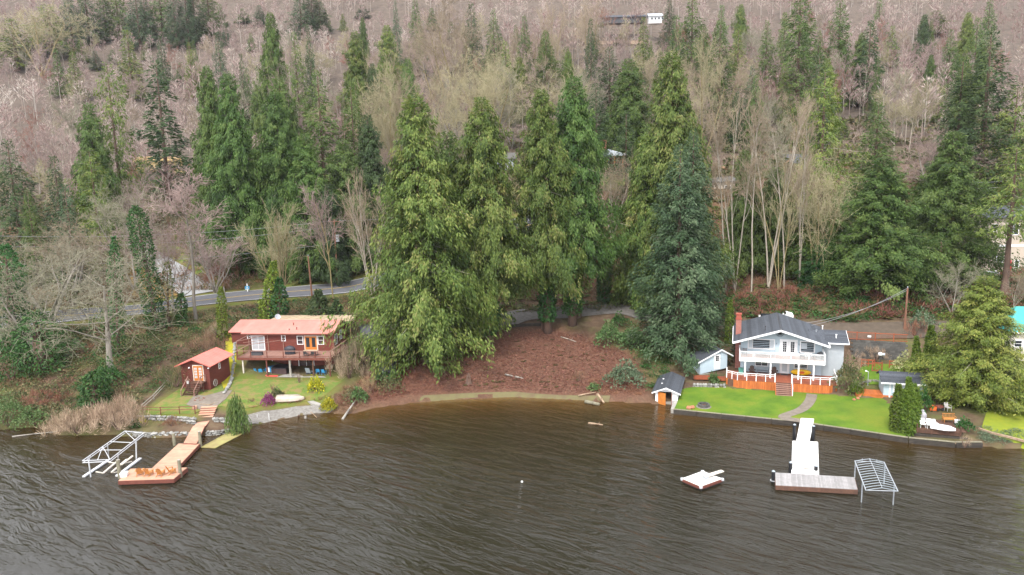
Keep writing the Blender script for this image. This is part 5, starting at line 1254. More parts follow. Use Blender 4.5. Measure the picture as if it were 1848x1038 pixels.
# balcony
bal = A.b('balcony', 'deckred', .12, 10.45, .08, 2.68, 4.28, 4.46)
def sub(o, par):   # child of a part that was placed by its centre
    o.location = o.location - par.location; return o
def AB(name, mat, *a): return sub(A.b(name, mat, *a, p=bal), bal)
AB('fascia', 'white', .06, 10.51, .0, .07, 4.10, 4.52); AB('fascia', 'white', .06, .12, .07, 2.65, 4.10, 4.52); AB('fascia', 'white', 10.45, 10.51, .07, 2.65, 4.10, 4.52)
AB('handrail', 'white', .04, 10.53, -.03, .13, 5.38, 5.45); AB('handrail', 'white', .04, .16, .13, 2.65, 5.38, 5.45); AB('handrail', 'white', 10.41, 10.53, .13, 2.65, 5.38, 5.45)
AB('bottom_rail', 'white', .1, 10.47, .02, .08, 4.56, 4.62)
for x in (.07, 1.76, 3.9, 6.33, 8.48, 10.38): AB('rail_post', 'white', x, x + .13, -.02, .11, 4.50, 5.40)
for x in (.07, 10.38): AB('rail_post', 'white', x, x + .13, 2.5, 2.63, 4.46, 5.62)
for i in range(78):
    x = .22 + i * .131
    if min(abs(x - q) for q in (.1, 1.82, 3.96, 6.39, 8.54, 10.44)) > .09: AB('baluster', 'white', x, x + .045, .03, .075, 4.62, 5.38)
for i in range(18):
    for x in (.08, 10.44): AB('baluster', 'white', x, x + .045, .24 + i * .128, .285 + i * .128, 4.52, 5.38)
for x in (.75, 3.9, 7.3, 9.1):
    A.m(MB().box(x, x + .17, .1, .27, 1.98, 4.28).prism([(x - .32, .13, 4.28), (x, .13, 3.93), (x, .13, 4.05), (x - .22, .13, 4.28)], (0, .1, 0)).prism([(x + .17, .13, 3.93), (x + .49, .13, 4.28), (x + .39, .13, 4.28), (x + .17, .13, 4.05)], (0, .1, 0)), 'post', 'white')
# openings
w_ = A.win(WY, 1.13, 4.55, 5.18, 6.60, 1, 1, w=.14)
for (a, b) in ((1.27, 1.72), (3.96, 4.41)): sub2 = A.b('sash', 'white', a + (.45 if a < 2 else -.06), a + (.51 if a < 2 else 0), WY - .05, WY - .001, 5.3, 6.48, w_)
A.b('blind', 'palecurtain', 1.3, 1.7, WY - .03, WY - .022, 5.32, 6.46, w_); A.b('blind', 'palecurtain', 3.98, 4.4, WY - .03, WY - .022, 5.32, 6.46, w_)
A.b('door_frame', 'white', 5.14, 7.36, WY - .05, WY, 4.46, 6.66)
for x in (5.30, 6.27):
    d = A.b('door', 'white', x, x + .93, WY - .10, WY - .05, 4.5, 6.52)
    g = MB()
    for i in range(2):
        for j in range(5): g.box(x + .24 + i * .235, x + .45 + i * .235, WY - .112, WY - .098, 4.98 + j * .28, 5.23 + j * .28)
    q = A.m(g, 'pane', 'glass', d); q.location = q.location - d.location
w_ = A.win(WY, 7.62, 9.50, 4.95, 6.56, 1, 1, w=.15); A.b('blind', 'palecurtain', 7.8, 8.5, WY - .03, WY - .022, 5.5, 6.25, w_)
A.win(WY, 2.12, 3.78, 2.80, 3.72, 2, 1); A.win(WY, 7.0, 8.7, 2.75, 3.75, 2, 1)
A.b('door_frame', 'white', 5.24, 6.46, WY - .05, WY, 2.0, 4.1); d = A.b('door', 'white', 5.36, 6.34, WY - .09, WY - .05, 2.03, 4.02); q = A.b('pane', 'palecurtain', 5.54, 6.16, WY - .105, WY - .09, 2.3, 3.85, d); q.location = q.location - d.location
for x in (4.75, 7.5): A.m(MB().tube((x, WY - .14, 5.95), (x, WY - .14, 6.15), .05, .07).box(x - .03, x + .03, WY - .1, WY, 6.02, 6.1), 'wall_lamp', 'steelblue')
# black sunburst hanging under the gable
o = thing('wall_ornament', 'round black metal sunburst hung under the gable of the pale blue house', 'wall ornament', (*wl(5.12, 2.66), 7.48), math.radians(-17.5))
sb = MB()
for k in range(16):
    a = k * math.pi / 8; sb.bar((.08 * math.cos(a), 0, .08 * math.sin(a)), (.5 * math.cos(a), 0, .5 * math.sin(a)), .035, .05)
sb.obj('ray', M['black'], o); cr_ = MB()
for k in range(24):
    a, b = k * math.pi / 12, (k + 1) * math.pi / 12; cr_.bar((.5 * math.cos(a), 0, .5 * math.sin(a)), (.5 * math.cos(b), 0, .5 * math.sin(b)), .02, .02)
cr_.obj('rim', M['black'], o); MB().tube((0, .03, 0), (0, -.04, 0), .17, n=14).obj('hub', M['black'], o)

# ---- the big deck
D = Site('deck', 'red stained deck with white railings and orange board skirt before the pale blue house', 'deck', 29.5, 91.6, .8, -17.5)
for i in range(28):
    y = -1.47 + i * .149; x0 = -1.5 + max(0, (-.6 - y) * 1.5); x1 = 11.9 - max(0, (-.7 - y) * 1.25)
    D.b('deck_board', 'cedardeck', x0, x1, y, y + .141, 1.955, 1.995)
def skirt(p, q, n):
    p, q = np.array(p), np.array(q)
    for i in range(n):
        a, b = p + (q - p) * (i + .03) / n, p + (q - p) * (i + .97) / n
        D.m(MB().bar((a[0], a[1], 1.34), (b[0], b[1], 1.34), .04, 1.16), 'skirt_board', 'cedarwood')
skirt((-1.5, -.6), (-.1, -1.5), 6); skirt((-.1, -1.5), (4.55, -1.5), 18); skirt((6.45, -1.5), (10.95, -1.5), 18); skirt((10.95, -1.5), (11.9, -.7), 5); skirt((11.9, -.7), (11.9, 2.6), 11); skirt((-1.5, 2.6), (-1.5, -.6), 11)
D.m(MB().box(-1.3, 11.7, -1.2, 2.6, .7, 1.9), 'framing', 'brownwood')
def railing(pts, closed_step=1.05):
    for a, b in zip(pts[:-1], pts[1:]):
        a, b = np.array(a), np.array(b); L = np.linalg.norm(b - a); n = max(1, round(L / closed_step))
        for zz, hh, ww in ((2.90, .05, .11), (2.68, .045, .05)): D.m(MB().bar((*a, zz), (*b, zz), ww, hh), 'rail', 'white')
        for i in range(n + 1):
            p = a + (b - a) * i / n
            if i < n or b is pts[-1]: D.b('rail_post', 'white', p[0] - .045, p[0] + .045, p[1] - .045, p[1] + .045, 1.8, 2.90)
railing([(-1.46, .3), (-1.46, -.55), (-.1, -1.44), (4.5, -1.44)]); railing([(6.5, -1.44), (10.95, -1.44), (11.85, -.7), (11.85, 2.2)])
for (x, y) in ((4.5, -1.44), (11.85, 2.2), (-1.46, .3)): D.b('rail_post', 'white', x - .06, x + .06, y - .06, y + .06, 1.2, 3.1)
D.b('rail_post', 'white', 6.44, 6.56, -1.5, -1.38, 1.2, 3.1)
for i in range(7):
    z = 1.995 - (i + 1) * .165; D.b('stair_tread', 'deckred', 4.58, 6.42, -1.5 - (i + 1) * .27, -1.5 - i * .27 + .02, z - .045, z); D.b('stair_riser', 'brownwood', 4.6, 6.4, -1.5 - i * .27 - .015, -1.5 - i * .27, z, z + .12)  # risers coloured dark to stand in for the shaded gaps between treads
for x in (4.52, 6.42): D.m(MB().prism([(x, -1.5, 1.95), (x, -1.5, 1.5), (x, -3.35, .55), (x, -3.4, .85)], (.06, 0, 0)), 'stringer', 'cedarwood')
D.m(MB().bar((6.5, -1.5, 2.95), (6.5, -3.3, 1.75), .09, .07), 'handrail', 'white'); D.b('rail_post', 'white', 6.45, 6.55, -3.35, -3.25, .7, 1.8)

# things on the deck and the balcony (positions in the frame of the house)
def at(lx, ly, z, deg=0): x, y = wl(lx, ly); return dict(loc=(x, y, z), rz=math.radians(-17.5 + deg))
def adirondack(name, label, loc, rz, mat, group=None, s=1.0):
    o = thing(name, label, 'chair', loc, rz, group); o.scale = (s, s, s); m = M[mat]
    for i in range(5): MB().box(-.27, .27, -.36 + i * .125, -.25 + i * .125, .36 - i * .035, .385 - i * .035).obj('seat_slat', m, o)
    for i in range(5):
        x = -.26 + i * .107; MB().prism([(x, .16, .24), (x + .095, .16, .24), (x + .095, .46, 1.0 - abs(i - 2) * .05), (x, .46, 1.0 - abs(i - 2) * .05)], (0, .025, .01)).obj('back_slat', m, o)
    for sx in (-1, 1):
        MB().box(sx * .36 - .07, sx * .36 + .07, -.38, .32, .55, .58).obj('armrest', m, o); MB().box(sx * .31 - .025, sx * .31 + .025, -.36, -.26, 0, .55).obj('front_leg', m, o)
        MB().prism([(sx * .28 - .02, -.34, .38), (sx * .28 - .02, .55, .0), (sx * .28 - .02, .42, .0), (sx * .28 - .02, -.34, .26)], (.04, 0, 0)).obj('rear_leg', m, o)
    return o
adirondack('adirondack_chair', 'dark red adirondack chair on the deck left of the lower window', **at(1.75, 1.8, 2.0), mat='brownwood')
adirondack('adirondack_chair', 'dark red adirondack chair on the deck left of the lower door', **at(4.55, 1.75, 2.0), mat='brownwood')
def sofa(label, loc, rz, L, mat, name='bench'):
    o = thing(name, label, 'bench', loc, rz); m = M[mat]
    MB().box(-L / 2, L / 2, -.3, .25, .36, .44).obj('seat', m, o); n = int(L / .14)
    for i in range(n): x = -L / 2 + (i + .3) * L / n; MB().box(x, x + .035, .24, .27, .44, .86).obj('back_slat', m, o)
    MB().box(-L / 2, L / 2, .235, .275, .86, .91).obj('top_rail', m, o)
    for sx in (-1, 1):
        for yy in (-.28, .22): MB().box(sx * (L / 2 - .06) - .03, sx * (L / 2 - .06) + .03, yy, yy + .05, 0, .36).obj('leg', m, o)
        MB().box(sx * (L / 2 - .03) - .03, sx * (L / 2 - .03) + .03, -.28, .25, .60, .64).obj('armrest', m, o)
    return o
sofa('grey blue settee on the deck between the two adirondack chairs', **at(3.1, 2.0, 2.0), L=1.5, mat='steelblue')
sofa('long grey lattice bench on the white balcony below the picture window', **at(3.3, 1.6, 4.46), L=2.6, mat='steelblue')
o = thing('kayak', 'yellow kayak leaning on its side against the lower wall of the pale blue house', 'kayak', **at(7.85, 2.15, 2.0))
hl = MB(); ns, rg_ = 15, 10
for i in range(ns):
    t = -1 + 2 * i / (ns - 1); wv = .40 * (max(0, 1 - abs(t) ** 2.6)) ** .6 + .012
    hl.v += [(t * 1.28, -.02 + .15 * math.cos(2 * math.pi * j / rg_) * (wv / .4 * .8 + .2), .45 + wv * math.sin(2 * math.pi * j / rg_)) for j in range(rg_)]
for i in range(ns - 1):
    for j in range(rg_): hl.f.append((i * rg_ + j, i * rg_ + (j + 1) % rg_, (i + 1) * rg_ + (j + 1) % rg_, (i + 1) * rg_ + j))
hl.f += [tuple(range(rg_))[::-1], tuple(range((ns - 1) * rg_, ns * rg_))]
hl.obj('hull', M['yellow'], o, smooth=True); MB().lathe([(.10, -.02), (.13, 0), (.13, .03), (.10, .03)], 14).obj('cockpit_rim', M['orangeplastic'], o, loc=(.1, -.16, .45), rot=(math.radians(90), 0, 0), scale=(2.6, 1.4, 1))
o = thing('storage_bin', 'green lidded bin at the left end of the deck', 'bin', **at(.35, 1.6, 2.0)); MB().box(-.3, .3, -.25, .25, 0, .65).obj('body', M['greenplastic'], o); MB().box(-.33, .33, -.28, .28, .65, .72).obj('lid', M['greenplastic'], o)
o = thing('door_mat', 'dark mat in front of the lower white door', 'door mat', **at(5.85, 2.2, 1.997)); MB().box(-.45, .45, -.28, .28, 0, .02).obj('mat', M['black'], o)
def roundtable(label, loc, rz, r, top, leg, h=.72, name='table'):
    o = thing(name, label, 'table', loc, rz); MB().lathe([(r, h - .03), (r, h)], 18).obj('tabletop', M[top], o)
    for k in range(4): a = k * math.pi / 2 + .6; MB().tube((r * .75 * math.cos(a), r * .75 * math.sin(a), 0), (r * .55 * math.cos(a), r * .55 * math.sin(a), h - .03), .022).obj('leg', M[leg], o)
    return o
roundtable('round pale table between two dark chairs on the white balcony', **at(8.6, 1.35, 4.46), r=.5, top='white', leg='steelblue')
def patio_chair(label, loc, rz, mat, frame=None, name='patio_chair', group=None):
    o = thing(name, label, 'chair', loc, rz, group); m = M[mat]; f = M[frame or mat]
    MB().box(-.26, .26, -.26, .24, .40, .44).obj('seat', m, o); MB().prism([(-.25, .22, .44), (.25, .22, .44), (.23, .36, .92), (-.23, .36, .92)], (0, .03, 0)).obj('backrest', m, o)
    for sx in (-1, 1):
        for yy in (-.24, .22): MB().tube((sx * .26, yy, 0), (sx * .25, yy, .42), .022).obj('leg', f, o)
        MB().bar((sx * .28, -.24, .64), (sx * .27, .28, .66), .05, .035).obj('armrest', f, o); MB().tube((sx * .27, -.23, .42), (sx * .28, -.24, .63), .02).obj('arm_support', f, o)
    return o
patio_chair('dark chair left of the pale table on the white balcony', **at(7.85, 1.2, 4.46, 80), mat='blackcover'); patio_chair('dark chair right of the pale table on the white balcony', **at(9.35, 1.2, 4.46, -80), mat='blackcover')
o = thing('egg_chair', 'arched grey lounge chair at the right end of the white balcony', 'chair', **at(10.0, 1.6, 4.46, -30)); ar = MB()
for k in range(9):
    a, b = math.pi * k / 9, math.pi * (k + 1) / 9; ar.bar((.5 * math.cos(a), .2, .3 + .75 * math.sin(a)), (.5 * math.cos(b), .2, .3 + .75 * math.sin(b)), .05, .05)
ar.obj('hoop', M['steelblue'], o); MB().prism([(-.46, .2, .3), (.46, .2, .3), (.36, .3, .8), (0, .34, 1.0), (-.36, .3, .8)], (0, .03, 0)).obj('backrest', M['darkgrey'], o); MB().box(-.45, .45, -.45, .2, .28, .38).obj('seat', M['darkgrey'], o); MB().box(-.4, .4, -.3, .15, 0, .28).obj('base', M['steelblue'], o)
o = thing('grill', 'small dark grill at the left end of the white balcony', 'grill', **at(.75, 1.7, 4.46)); MB().box(-.3, .3, -.2, .2, .5, .72).prism([(-.3, -.2, .72), (-.3, .2, .72), (-.3, .12, .95), (-.3, -.12, .95)], (.6, 0, 0)).obj('body', M['darkgrey'], o)
for sx in (-1, 1): MB().box(sx * .26 - .03, sx * .26 + .03, -.15, .15, 0, .5).obj('leg', M['darkgrey'], o)

# ================= garden shed beside the spruce =================
sx_, sy_ = wl(-4.95, 1.75)
B = Site('garden_shed', 'pale blue lean roofed garden shed half under the blue green spruce', 'shed', sx_, sy_, 1.2, 12.0)
B.m(MB().prism([(0, 0, 1.5), (4.0, 0, 2.05), (4.0, 0, 4.05), (3.05, 0, 4.62), (0, 0, 3.25)], (0, 2.8, 0)), 'wall', 'blue')
for i in range(8):   # battens on the front
    x = .15 + i * .3
    if not 1.9 < x < 3.0: B.b('batten', 'blue', x, x + .03, -.02, 0, 2.0, 3.2 + .44 * x - .1)
rf = B.m(MB().prism([(-.4, -.25, 3.12), (3.05, -.25, 4.66), (4.75, -.25, 3.70), (4.75, -.25, 3.80), (3.05, -.25, 4.78), (-.4, -.25, 3.24)], (0, 3.3, 0)), 'roof', 'shingle')
B.m(MB().prism([(-.42, -.28, 3.06), (3.05, -.28, 4.60), (3.05, -.28, 4.80), (-.42, -.28, 3.26)], (0, .03, 0)).prism([(3.05, -.28, 4.60), (4.78, -.28, 3.62), (4.78, -.28, 3.82), (3.05, -.28, 4.80)], (0, .03, 0)), 'fascia', 'white')
d = B.b('door', 'white', 2.05, 2.95, -.05, 0, 2.0, 4.05)
g = MB()
for i in range(2):
    for j in range(3): g.box(2.27 + i * .24, 2.48 + i * .24, -.062, -.045, 3.15 + j * .25, 3.37 + j * .25)
q = B.m(g, 'pane', 'glass', d); q.location = q.location - d.location
B.m(MB().box(-.1, 4.1, -.1, 2.8, .8, 1.5), 'foundation', 'concrete')
# planters and the little stone wall in front of it
for x0, x1, lab in ((-5.7, -3.35, 'long rusty red planter box on the stone wall left of the big deck'), (-2.65, -1.62, 'short rusty red planter box touching the left end of the big deck')):
    x, y = wl((x0 + x1) / 2, .25); o = thing('planter_box', lab, 'planter', (x, y, 1.25), math.radians(-17.5 + 9)); L = (x1 - x0) / 2
    for k in range(3): MB().box(-L, L, -.25, -.21, .02 + k * .2, .20 + k * .2).obj('front_board', M['rustfence'], o)
    MB().box(-L, -L + .04, -.21, .35, 0, .6).obj('end_board', M['rustfence'], o); MB().box(L - .04, L, -.21, .35, 0, .6).obj('end_board', M['rustfence'], o); MB().box(-L + .04, L - .04, -.21, .35, 0, .5).obj('soil', M['brownwood'], o)

def stone_mesh(seed):
    r = np.random.default_rng(seed); b = []
    for (z, rr_) in ((-.42, .62), (0, 1.0), (.42, .66)):
        for k in range(7): a = 2 * math.pi * k / 7 + r.uniform(-.2, .2); q = rr_ * r.uniform(.8, 1.15); b.append((.5 * q * math.cos(a), .5 * q * math.sin(a), z + r.uniform(-.08, .08)))
    fs = [tuple(range(7))[::-1], tuple(range(14, 21))] + [(i * 7 + k, i * 7 + (k + 1) % 7, (i + 1) * 7 + (k + 1) % 7, (i + 1) * 7 + k) for i in range(2) for k in range(7)]
    return b, fs
_st = {}
def stones(parent, line, h, size, mat, rows, z0, seed=0, jit=.12, depth=.4, name='stone'):
    """dry wall: rows of separate stones along a line (parent's frame)"""
    r = np.random.default_rng(seed); line = np.array(line, float); seg = np.linalg.norm(np.diff(line, axis=0), axis=1); cum = np.r_[0, np.cumsum(seg)]
    for k in range(rows):
        s = r.uniform(0, size)
        while s < cum[-1]:
            w_ = size * r.uniform(.65, 1.45); i = min(len(seg) - 1, int(np.searchsorted(cum, s, 'right') - 1)); t = (s - cum[i]) / seg[i]
            p = line[i] + (line[i + 1] - line[i]) * t; zz = z0(p[0], p[1]) if callable(z0) else z0
            key = (mat, int(r.integers(0, 6)))
            if key not in _st:
                b, fs = stone_mesh(key[1]); _st[key] = MB().add(b, fs).mesh(name, M[mat])
            hh = h / rows * r.uniform(.9, 1.5)
            link(name, _st[key], parent, (p[0] + r.normal(0, jit * size), p[1] + r.normal(0, jit * size) + k * .04, zz + h * (k + .5) / rows), (r.uniform(-.25, .25), r.uniform(-.25, .25), r.uniform(0, 6.28)), (w_ * 1.05, max(depth, w_) * .95, hh))
            s += w_ * .82
_p = [wl(-5.6, -1.95), wl(-4, -1.75), wl(-1.55, -1.35)]
o = thing('stone_wall', 'low grey stone wall under the two planter boxes beside the big deck', 'stone wall', (*_p[0], .5)); stones(o, [(a - _p[0][0], b - _p[0][1]) for a, b in _p], .72, .42, 'stone', 2, .05, 3)

# ================= boathouse =================
B = Site('boathouse', 'small white boathouse with an orange plank door standing in the water', 'boathouse', 17.75, 87.45, -.2, -18)
W_, L_ = 2.75, 6.6
B.m(MB().box(0, W_, .06, L_, -.6, .25), 'base', 'concrete')
bw = MB(); bw.box(0, .1, .02, L_, .2, 1.62).box(W_ - .1, W_, .02, L_, .2, 1.62).box(.1, W_ - .1, L_ - .1, L_, .2, 1.62).box(.1, .32, 0.02, .1, -.3, 1.62).box(1.98, W_ - .1, .02, .1, -.3, 1.62).prism([(0, .02, 1.62), (W_, .02, 1.62), (W_ / 2, .02, 2.15)], (0, .08, 0)).prism([(0, L_ - .1, 1.62), (W_, L_ - .1, 1.62), (W_ / 2, L_ - .1, 2.15)], (0, .08, 0))
B.m(bw, 'wall', 'white')
rf = B.m(MB().prism([(-.38, -.35, 1.46), (W_ / 2, -.35, 2.16), (W_ + .38, -.35, 1.46), (W_ + .38, -.35, 1.54), (W_ / 2, -.35, 2.25), (-.38, -.35, 1.54)], (0, L_ + .7, 0)), 'roof', 'shingle')
slope_course(B, rf, 'shingle', 'shingle_course', -.4, W_ / 2, -.37, L_ + .37, 1.54, 2.255, 9); slope_course(B, rf, 'shingle', 'shingle_course', W_ + .4, W_ / 2, -.37, L_ + .37, 1.54, 2.255, 9)
for xa in (-.42, W_ + .42): B.m(MB().prism([(xa, -.40, 1.40), (W_ / 2, -.40, 2.12), (W_ / 2, -.40, 2.28), (xa, -.40, 1.56)] if xa < 1 else [(W_ / 2, -.40, 2.12), (xa, -.40, 1.40), (xa, -.40, 1.56), (W_ / 2, -.40, 2.28)], (0, .05, 0)), 'fascia', 'white')
B.m(MB().box(.5, .7, 2.2, 2.45, 1.98, 2.02), 'skylight', 'white', rf); B.m(MB().box(.45, .65, 4.2, 4.45, 1.98, 2.02), 'skylight', 'white', rf)
for i in range(5): B.m(MB().bar((.34 + i * .2, -.04 - i * .10, .80), (.525 + i * .2, -.13 - i * .10, .80), .04, 1.55), 'door_plank', 'orangewood')
for i in range(2): B.m(MB().bar((2.0 + i * .03, -.05 - i * .2, .80), (2.03 + i * .03, -.24 - i * .2, .80), .04, 1.5), 'door_plank', 'rustfence')
B.m(MB().box(W_, W_ + .03, 2.2, 3.1, .65, 1.5), 'side_door', 'rustfence')
o = thing('concrete_slab', 'grey concrete slab between the boathouse and the lawn edge', 'slab', (19.9, 85.4, .2), math.radians(-18)); MB().box(-.45, .45, -1.9, 1.6, -.8, .36).obj('slab', M['concrete'], o)

# ================= bulkhead along the lawn =================
bp_ = [(19.15, 83.5), (32.1, 78.25), (41.65, 72.6), (45.7, 71.0), (48.4, 70.9)]
o = thing('bulkhead', 'dark timber bulkhead holding the bright lawn above the lake', 'retaining wall', (19.15, 83.5, 0)); r2 = np.random.default_rng(8)
for a, b in zip(bp_[:-1], bp_[1:]):
    a, b = np.array(a), np.array(b); n = max(1, int(np.linalg.norm(b - a) / 2.4))
    for k in range(n):
        p, q = a + (b - a) * (k + .01) / n, a + (b - a) * (k + .99) / n
        for j in range(3): MB().bar((p[0] - 19.15, p[1] - 83.5 + r2.uniform(-.03, .03), -.06 + j * .22), (q[0] - 19.15, q[1] - 83.5 + r2.uniform(-.03, .03), -.06 + j * .22), .26, .205).obj('timber', M['bulkhead'], o)
        MB().bar((p[0] - 19.12, p[1] - 83.42, .575), (q[0] - 19.12, q[1] - 83.42, .575), .30, .06).obj('cap_board', M['pilewood'], o)
o = thing('fire_pit', 'round dark block fire pit on the bright lawn', 'fire pit', (*G(1270, 733, .68)[:2], .64))
for k in range(14):
    for j in range(2): a = 2 * math.pi * (k + .5 * j) / 14; link('block', bx('block', M['block'], None, -.13, .13, -.09, .09, -.09, .09).data, o, (.62 * math.cos(a), .62 * math.sin(a), .09 + j * .18), (0, 0, a + math.pi / 2))
for o_ in [q for q in C.objects if q.name.startswith('block') and q.parent is None]: bpy.data.objects.remove(o_)
MB().lathe([(.55, .02), (.5, .06)], 14).obj('ash', M['black'], o); MB().bar((-.3, -.1, .12), (.25, .15, .2), .09, .09).bar((-.1, .25, .12), (.15, -.2, .24), .08, .08).obj('firewood', M['ember'], o); MB().lathe([(.95, -.01), (.9, .02)], 18).obj('sand_ring', M['beach'], o)
for k, (u, v) in enumerate(((1243, 738), (1249, 737))):
    o = thing('boulder', ('left' if k == 0 else 'right') + ' one of two terracotta coloured rocks at the lawn edge by the slab', 'rock', (*G(u, v, .62)[:2], .6)); b, fs = stone_mesh(30 + k); MB().add([(p[0] * .75, p[1] * .6, p[2] * .45 + .15) for p in b], fs).obj('rock', M['terracotta'], o)
# little things right of the big deck
for k, (u, v, s) in enumerate(((1541, 722, .45), (1548, 720, .5), (1552, 716, .4))):
    o = thing('boulder', ('smallest orange rock', 'largest orange rock', 'uppermost orange rock')[k] + ' in the bed below the clipped round shrub', 'rock', (*G(u, v, .85)[:2], .8)); b, fs = stone_mesh(40 + k); MB().add([(p[0] * s, p[1] * s, p[2] * s * .7 + .1) for p in b], fs).obj('rock', M['terracotta'], o)

# ================= small blue shed with its deck =================
B = Site('garden_shed', 'small pale blue shed with charcoal roof beside the clipped arborvitae', 'shed', 45.15, 84.75, .8, -17.5)
B.m(MB().box(0, 4.3, 0, 3.0, .6, 2.95), 'wall', 'blue'); B.m(MB().prism([(0, 0, 2.95), (0, 3.0, 2.95), (0, 3.0, 3.45), (0, 1.5, 3.75)], (4.3, 0, 0)), 'gable', 'blue')
rf = B.m(MB().prism([(-.35, -.45, 2.86), (-.35, 1.7, 3.72), (-.35, 3.4, 3.0), (-.35, 3.4, 3.1), (-.35, 1.7, 3.82), (-.35, -.45, 2.97)], (5.0, 0, 0)), 'roof', 'shingle')
slope_course(B, rf, 'shingle', 'shingle_course', -.37, 4.67, -.47, 1.7, 2.97, 3.83, 9, along='x')
B.b('gutter', 'white', -.4, 4.7, -.55, -.46, 2.83, 2.99); B.win(0, 1.05, 2.5, 1.75, 2.72, 2, 1, w=.14, glass='palecurtain'); B.b('corner_board', 'white', .62, .78, -.03, 0, .9, 2.85)
D2 = Site('low_deck', 'bright orange low deck beside the small pale blue shed', 'deck', 45.15, 84.75, .7, -17.5)
for i in range(22): D2.b('deck_board', 'cedarwood', -3.0 + i * .137, -3.0 + i * .137 + .128, .05, 2.2, 1.22, 1.26)
for i in range(24): D2.b('skirt_board', 'cedarwood', -3.0 + i * .18, -2.83 + i * .18, -.02, .02, .7, 1.24)
for i in range(11): D2.b('skirt_board', 'cedarwood', -3.05, -3.01, .05 + i * .195, .235 + i * .195, .7, 1.24)
_p = [G(1551, 694, 1.5)[:2], G(1575, 688, 1.6)[:2], G(1592, 690, 1.6)[:2]]
o = thing('stone_wall', 'mossy field stone wall behind the orange low deck', 'stone wall', (_p[0][0], _p[0][1], 1.0)); stones(o, [(p[0] - _p[0][0], p[1] - _p[0][1]) for p in _p], .7, .42, 'darkstone', 2, .1, 5)
def lamp_post(label, u, v, z, h):
    p = G(u, v, z); o = thing('lamp_post', label, 'lamp post', (p[0], p[1], z)); MB().tube((0, 0, -.1), (0, 0, h), .05, .04).obj('pole', M['galv'], o); MB().bar((0, 0, h), (-.3, 0, h + .12), .06, .05).obj('arm', M['white'], o); MB().lathe([(.06, h + .02), (.14, h + .1), (.1, h + .2)], 10, (-.3, 0)).obj('lamp', M['white'], o)
lamp_post('short white lamp post in front of the mossy stone wall', 1566, 696, 1.4, 1.8)
# gate and rail of the side garden
B = Site('garden_gate', 'rust stained garden gate with a round lattice beside the side lawn', 'gate', *G(1573, 669, 2.1)[:2], 2.0, -18)
for x in (0, 1.15): B.b('gate_post', 'rustfence', x, x + .14, 0, .14, 1.9, 3.35)
B.b('bottom_rail', 'rustfence', .14, 1.15, .03, .1, 1.98, 2.16); B.b('top_rail', 'rustfence', .14, 1.15, .03, .1, 3.1, 3.25)
la = MB()
for k in range(12): a, b = k * math.pi / 6, (k + 1) * math.pi / 6; la.bar((.65 + .4 * math.cos(a), .06, 2.62 + .4 * math.sin(a)), (.65 + .4 * math.cos(b), .06, 2.62 + .4 * math.sin(b)), .04, .05)
for a in (.8, 2.35): la.bar((.65 + .4 * math.cos(a), .06, 2.62 + .4 * math.sin(a)), (.65 - .4 * math.cos(a), .06, 2.62 - .4 * math.sin(a)), .03, .04)
B.m(la, 'lattice', 'rustfence')
B = Site('rail_fence', 'low rust stained rail fence running either side of the garden gate', 'fence', *G(1554, 655, 2.6)[:2], 2.2, -18)
for a, b in ((0, 1.7), (3.4, 6.0)):
    B.b('rail', 'rustfence', a, b, 0, .08, 2.95, 3.1); B.b('rail', 'rustfence', a, b, 0, .08, 2.5, 2.62)
    for x in (a, (a + b) / 2, b - .1): B.b('fence_post', 'rustfence', x, x + .1, -.02, .1, 2.0, 3.15)
o = thing('telescope_spotlight', 'white floodlight on a dark post behind the garden gate', 'floodlight', (*G(1588, 648, 3.0)[:2], 2.6)); MB().tube((0, 0, -.3), (0, 0, .9), .06).obj('post', M['darkgrey'], o); MB().lathe([(.1, .85), (.26, .95), (.28, 1.2), (.12, 1.32)], 12).obj('lamp_head', M['white'], o); MB().tube((.2, 0, 1.05), (.55, -.1, 1.0), .2, .22, 12).obj('reflector', M['galv'], o)
# block wall and fence of the lane
_a, _b = np.array(G(1535, 640, 2.9)[:2]), np.array(G(1638, 646, 2.9)[:2]); _dir = (_b - _a) / np.linalg.norm(_b - _a); _L = float(np.linalg.norm(_b - _a)); _deg = math.degrees(math.atan2(_dir[1], _dir[0]))
B = Site('block_wall', 'dark block retaining wall below the lane fence', 'retaining wall', *_a, 2.4, _deg)
for j in range(9):
    n = int(_L / .62)
    for i in range(n): B.b('block', 'block', i * .62 + (.3 if j % 2 else 0), i * .62 + .60 + (.3 if j % 2 else 0), j * .055, .5 + j * .055, 2.3 + j * .285, 2.3 + j * .285 + .27)
B = Site('lane_fence', 'rust brown fence with thin pickets along the lane above the block wall', 'fence', *_a, 4.8, _deg)
for x in np.arange(-1.6, _L + .1, 2.3): B.b('fence_post', 'rustfence', x, x + .12, .75, .87, 4.7, 6.05)
B.b('rail', 'rustfence', -1.6, _L, .77, .85, 5.9, 5.99); B.b('rail', 'rustfence', -1.6, _L, .77, .85, 4.95, 5.03)
for i in range(int((_L + 1.5) / .14)): B.b('picket', 'rustfence', -1.5 + i * .14, -1.475 + i * .14, .79, .82, 5.03, 5.9)
B.b('number_plate', 'white', 2.1, 2.55, .74, .765, 5.35, 5.6)
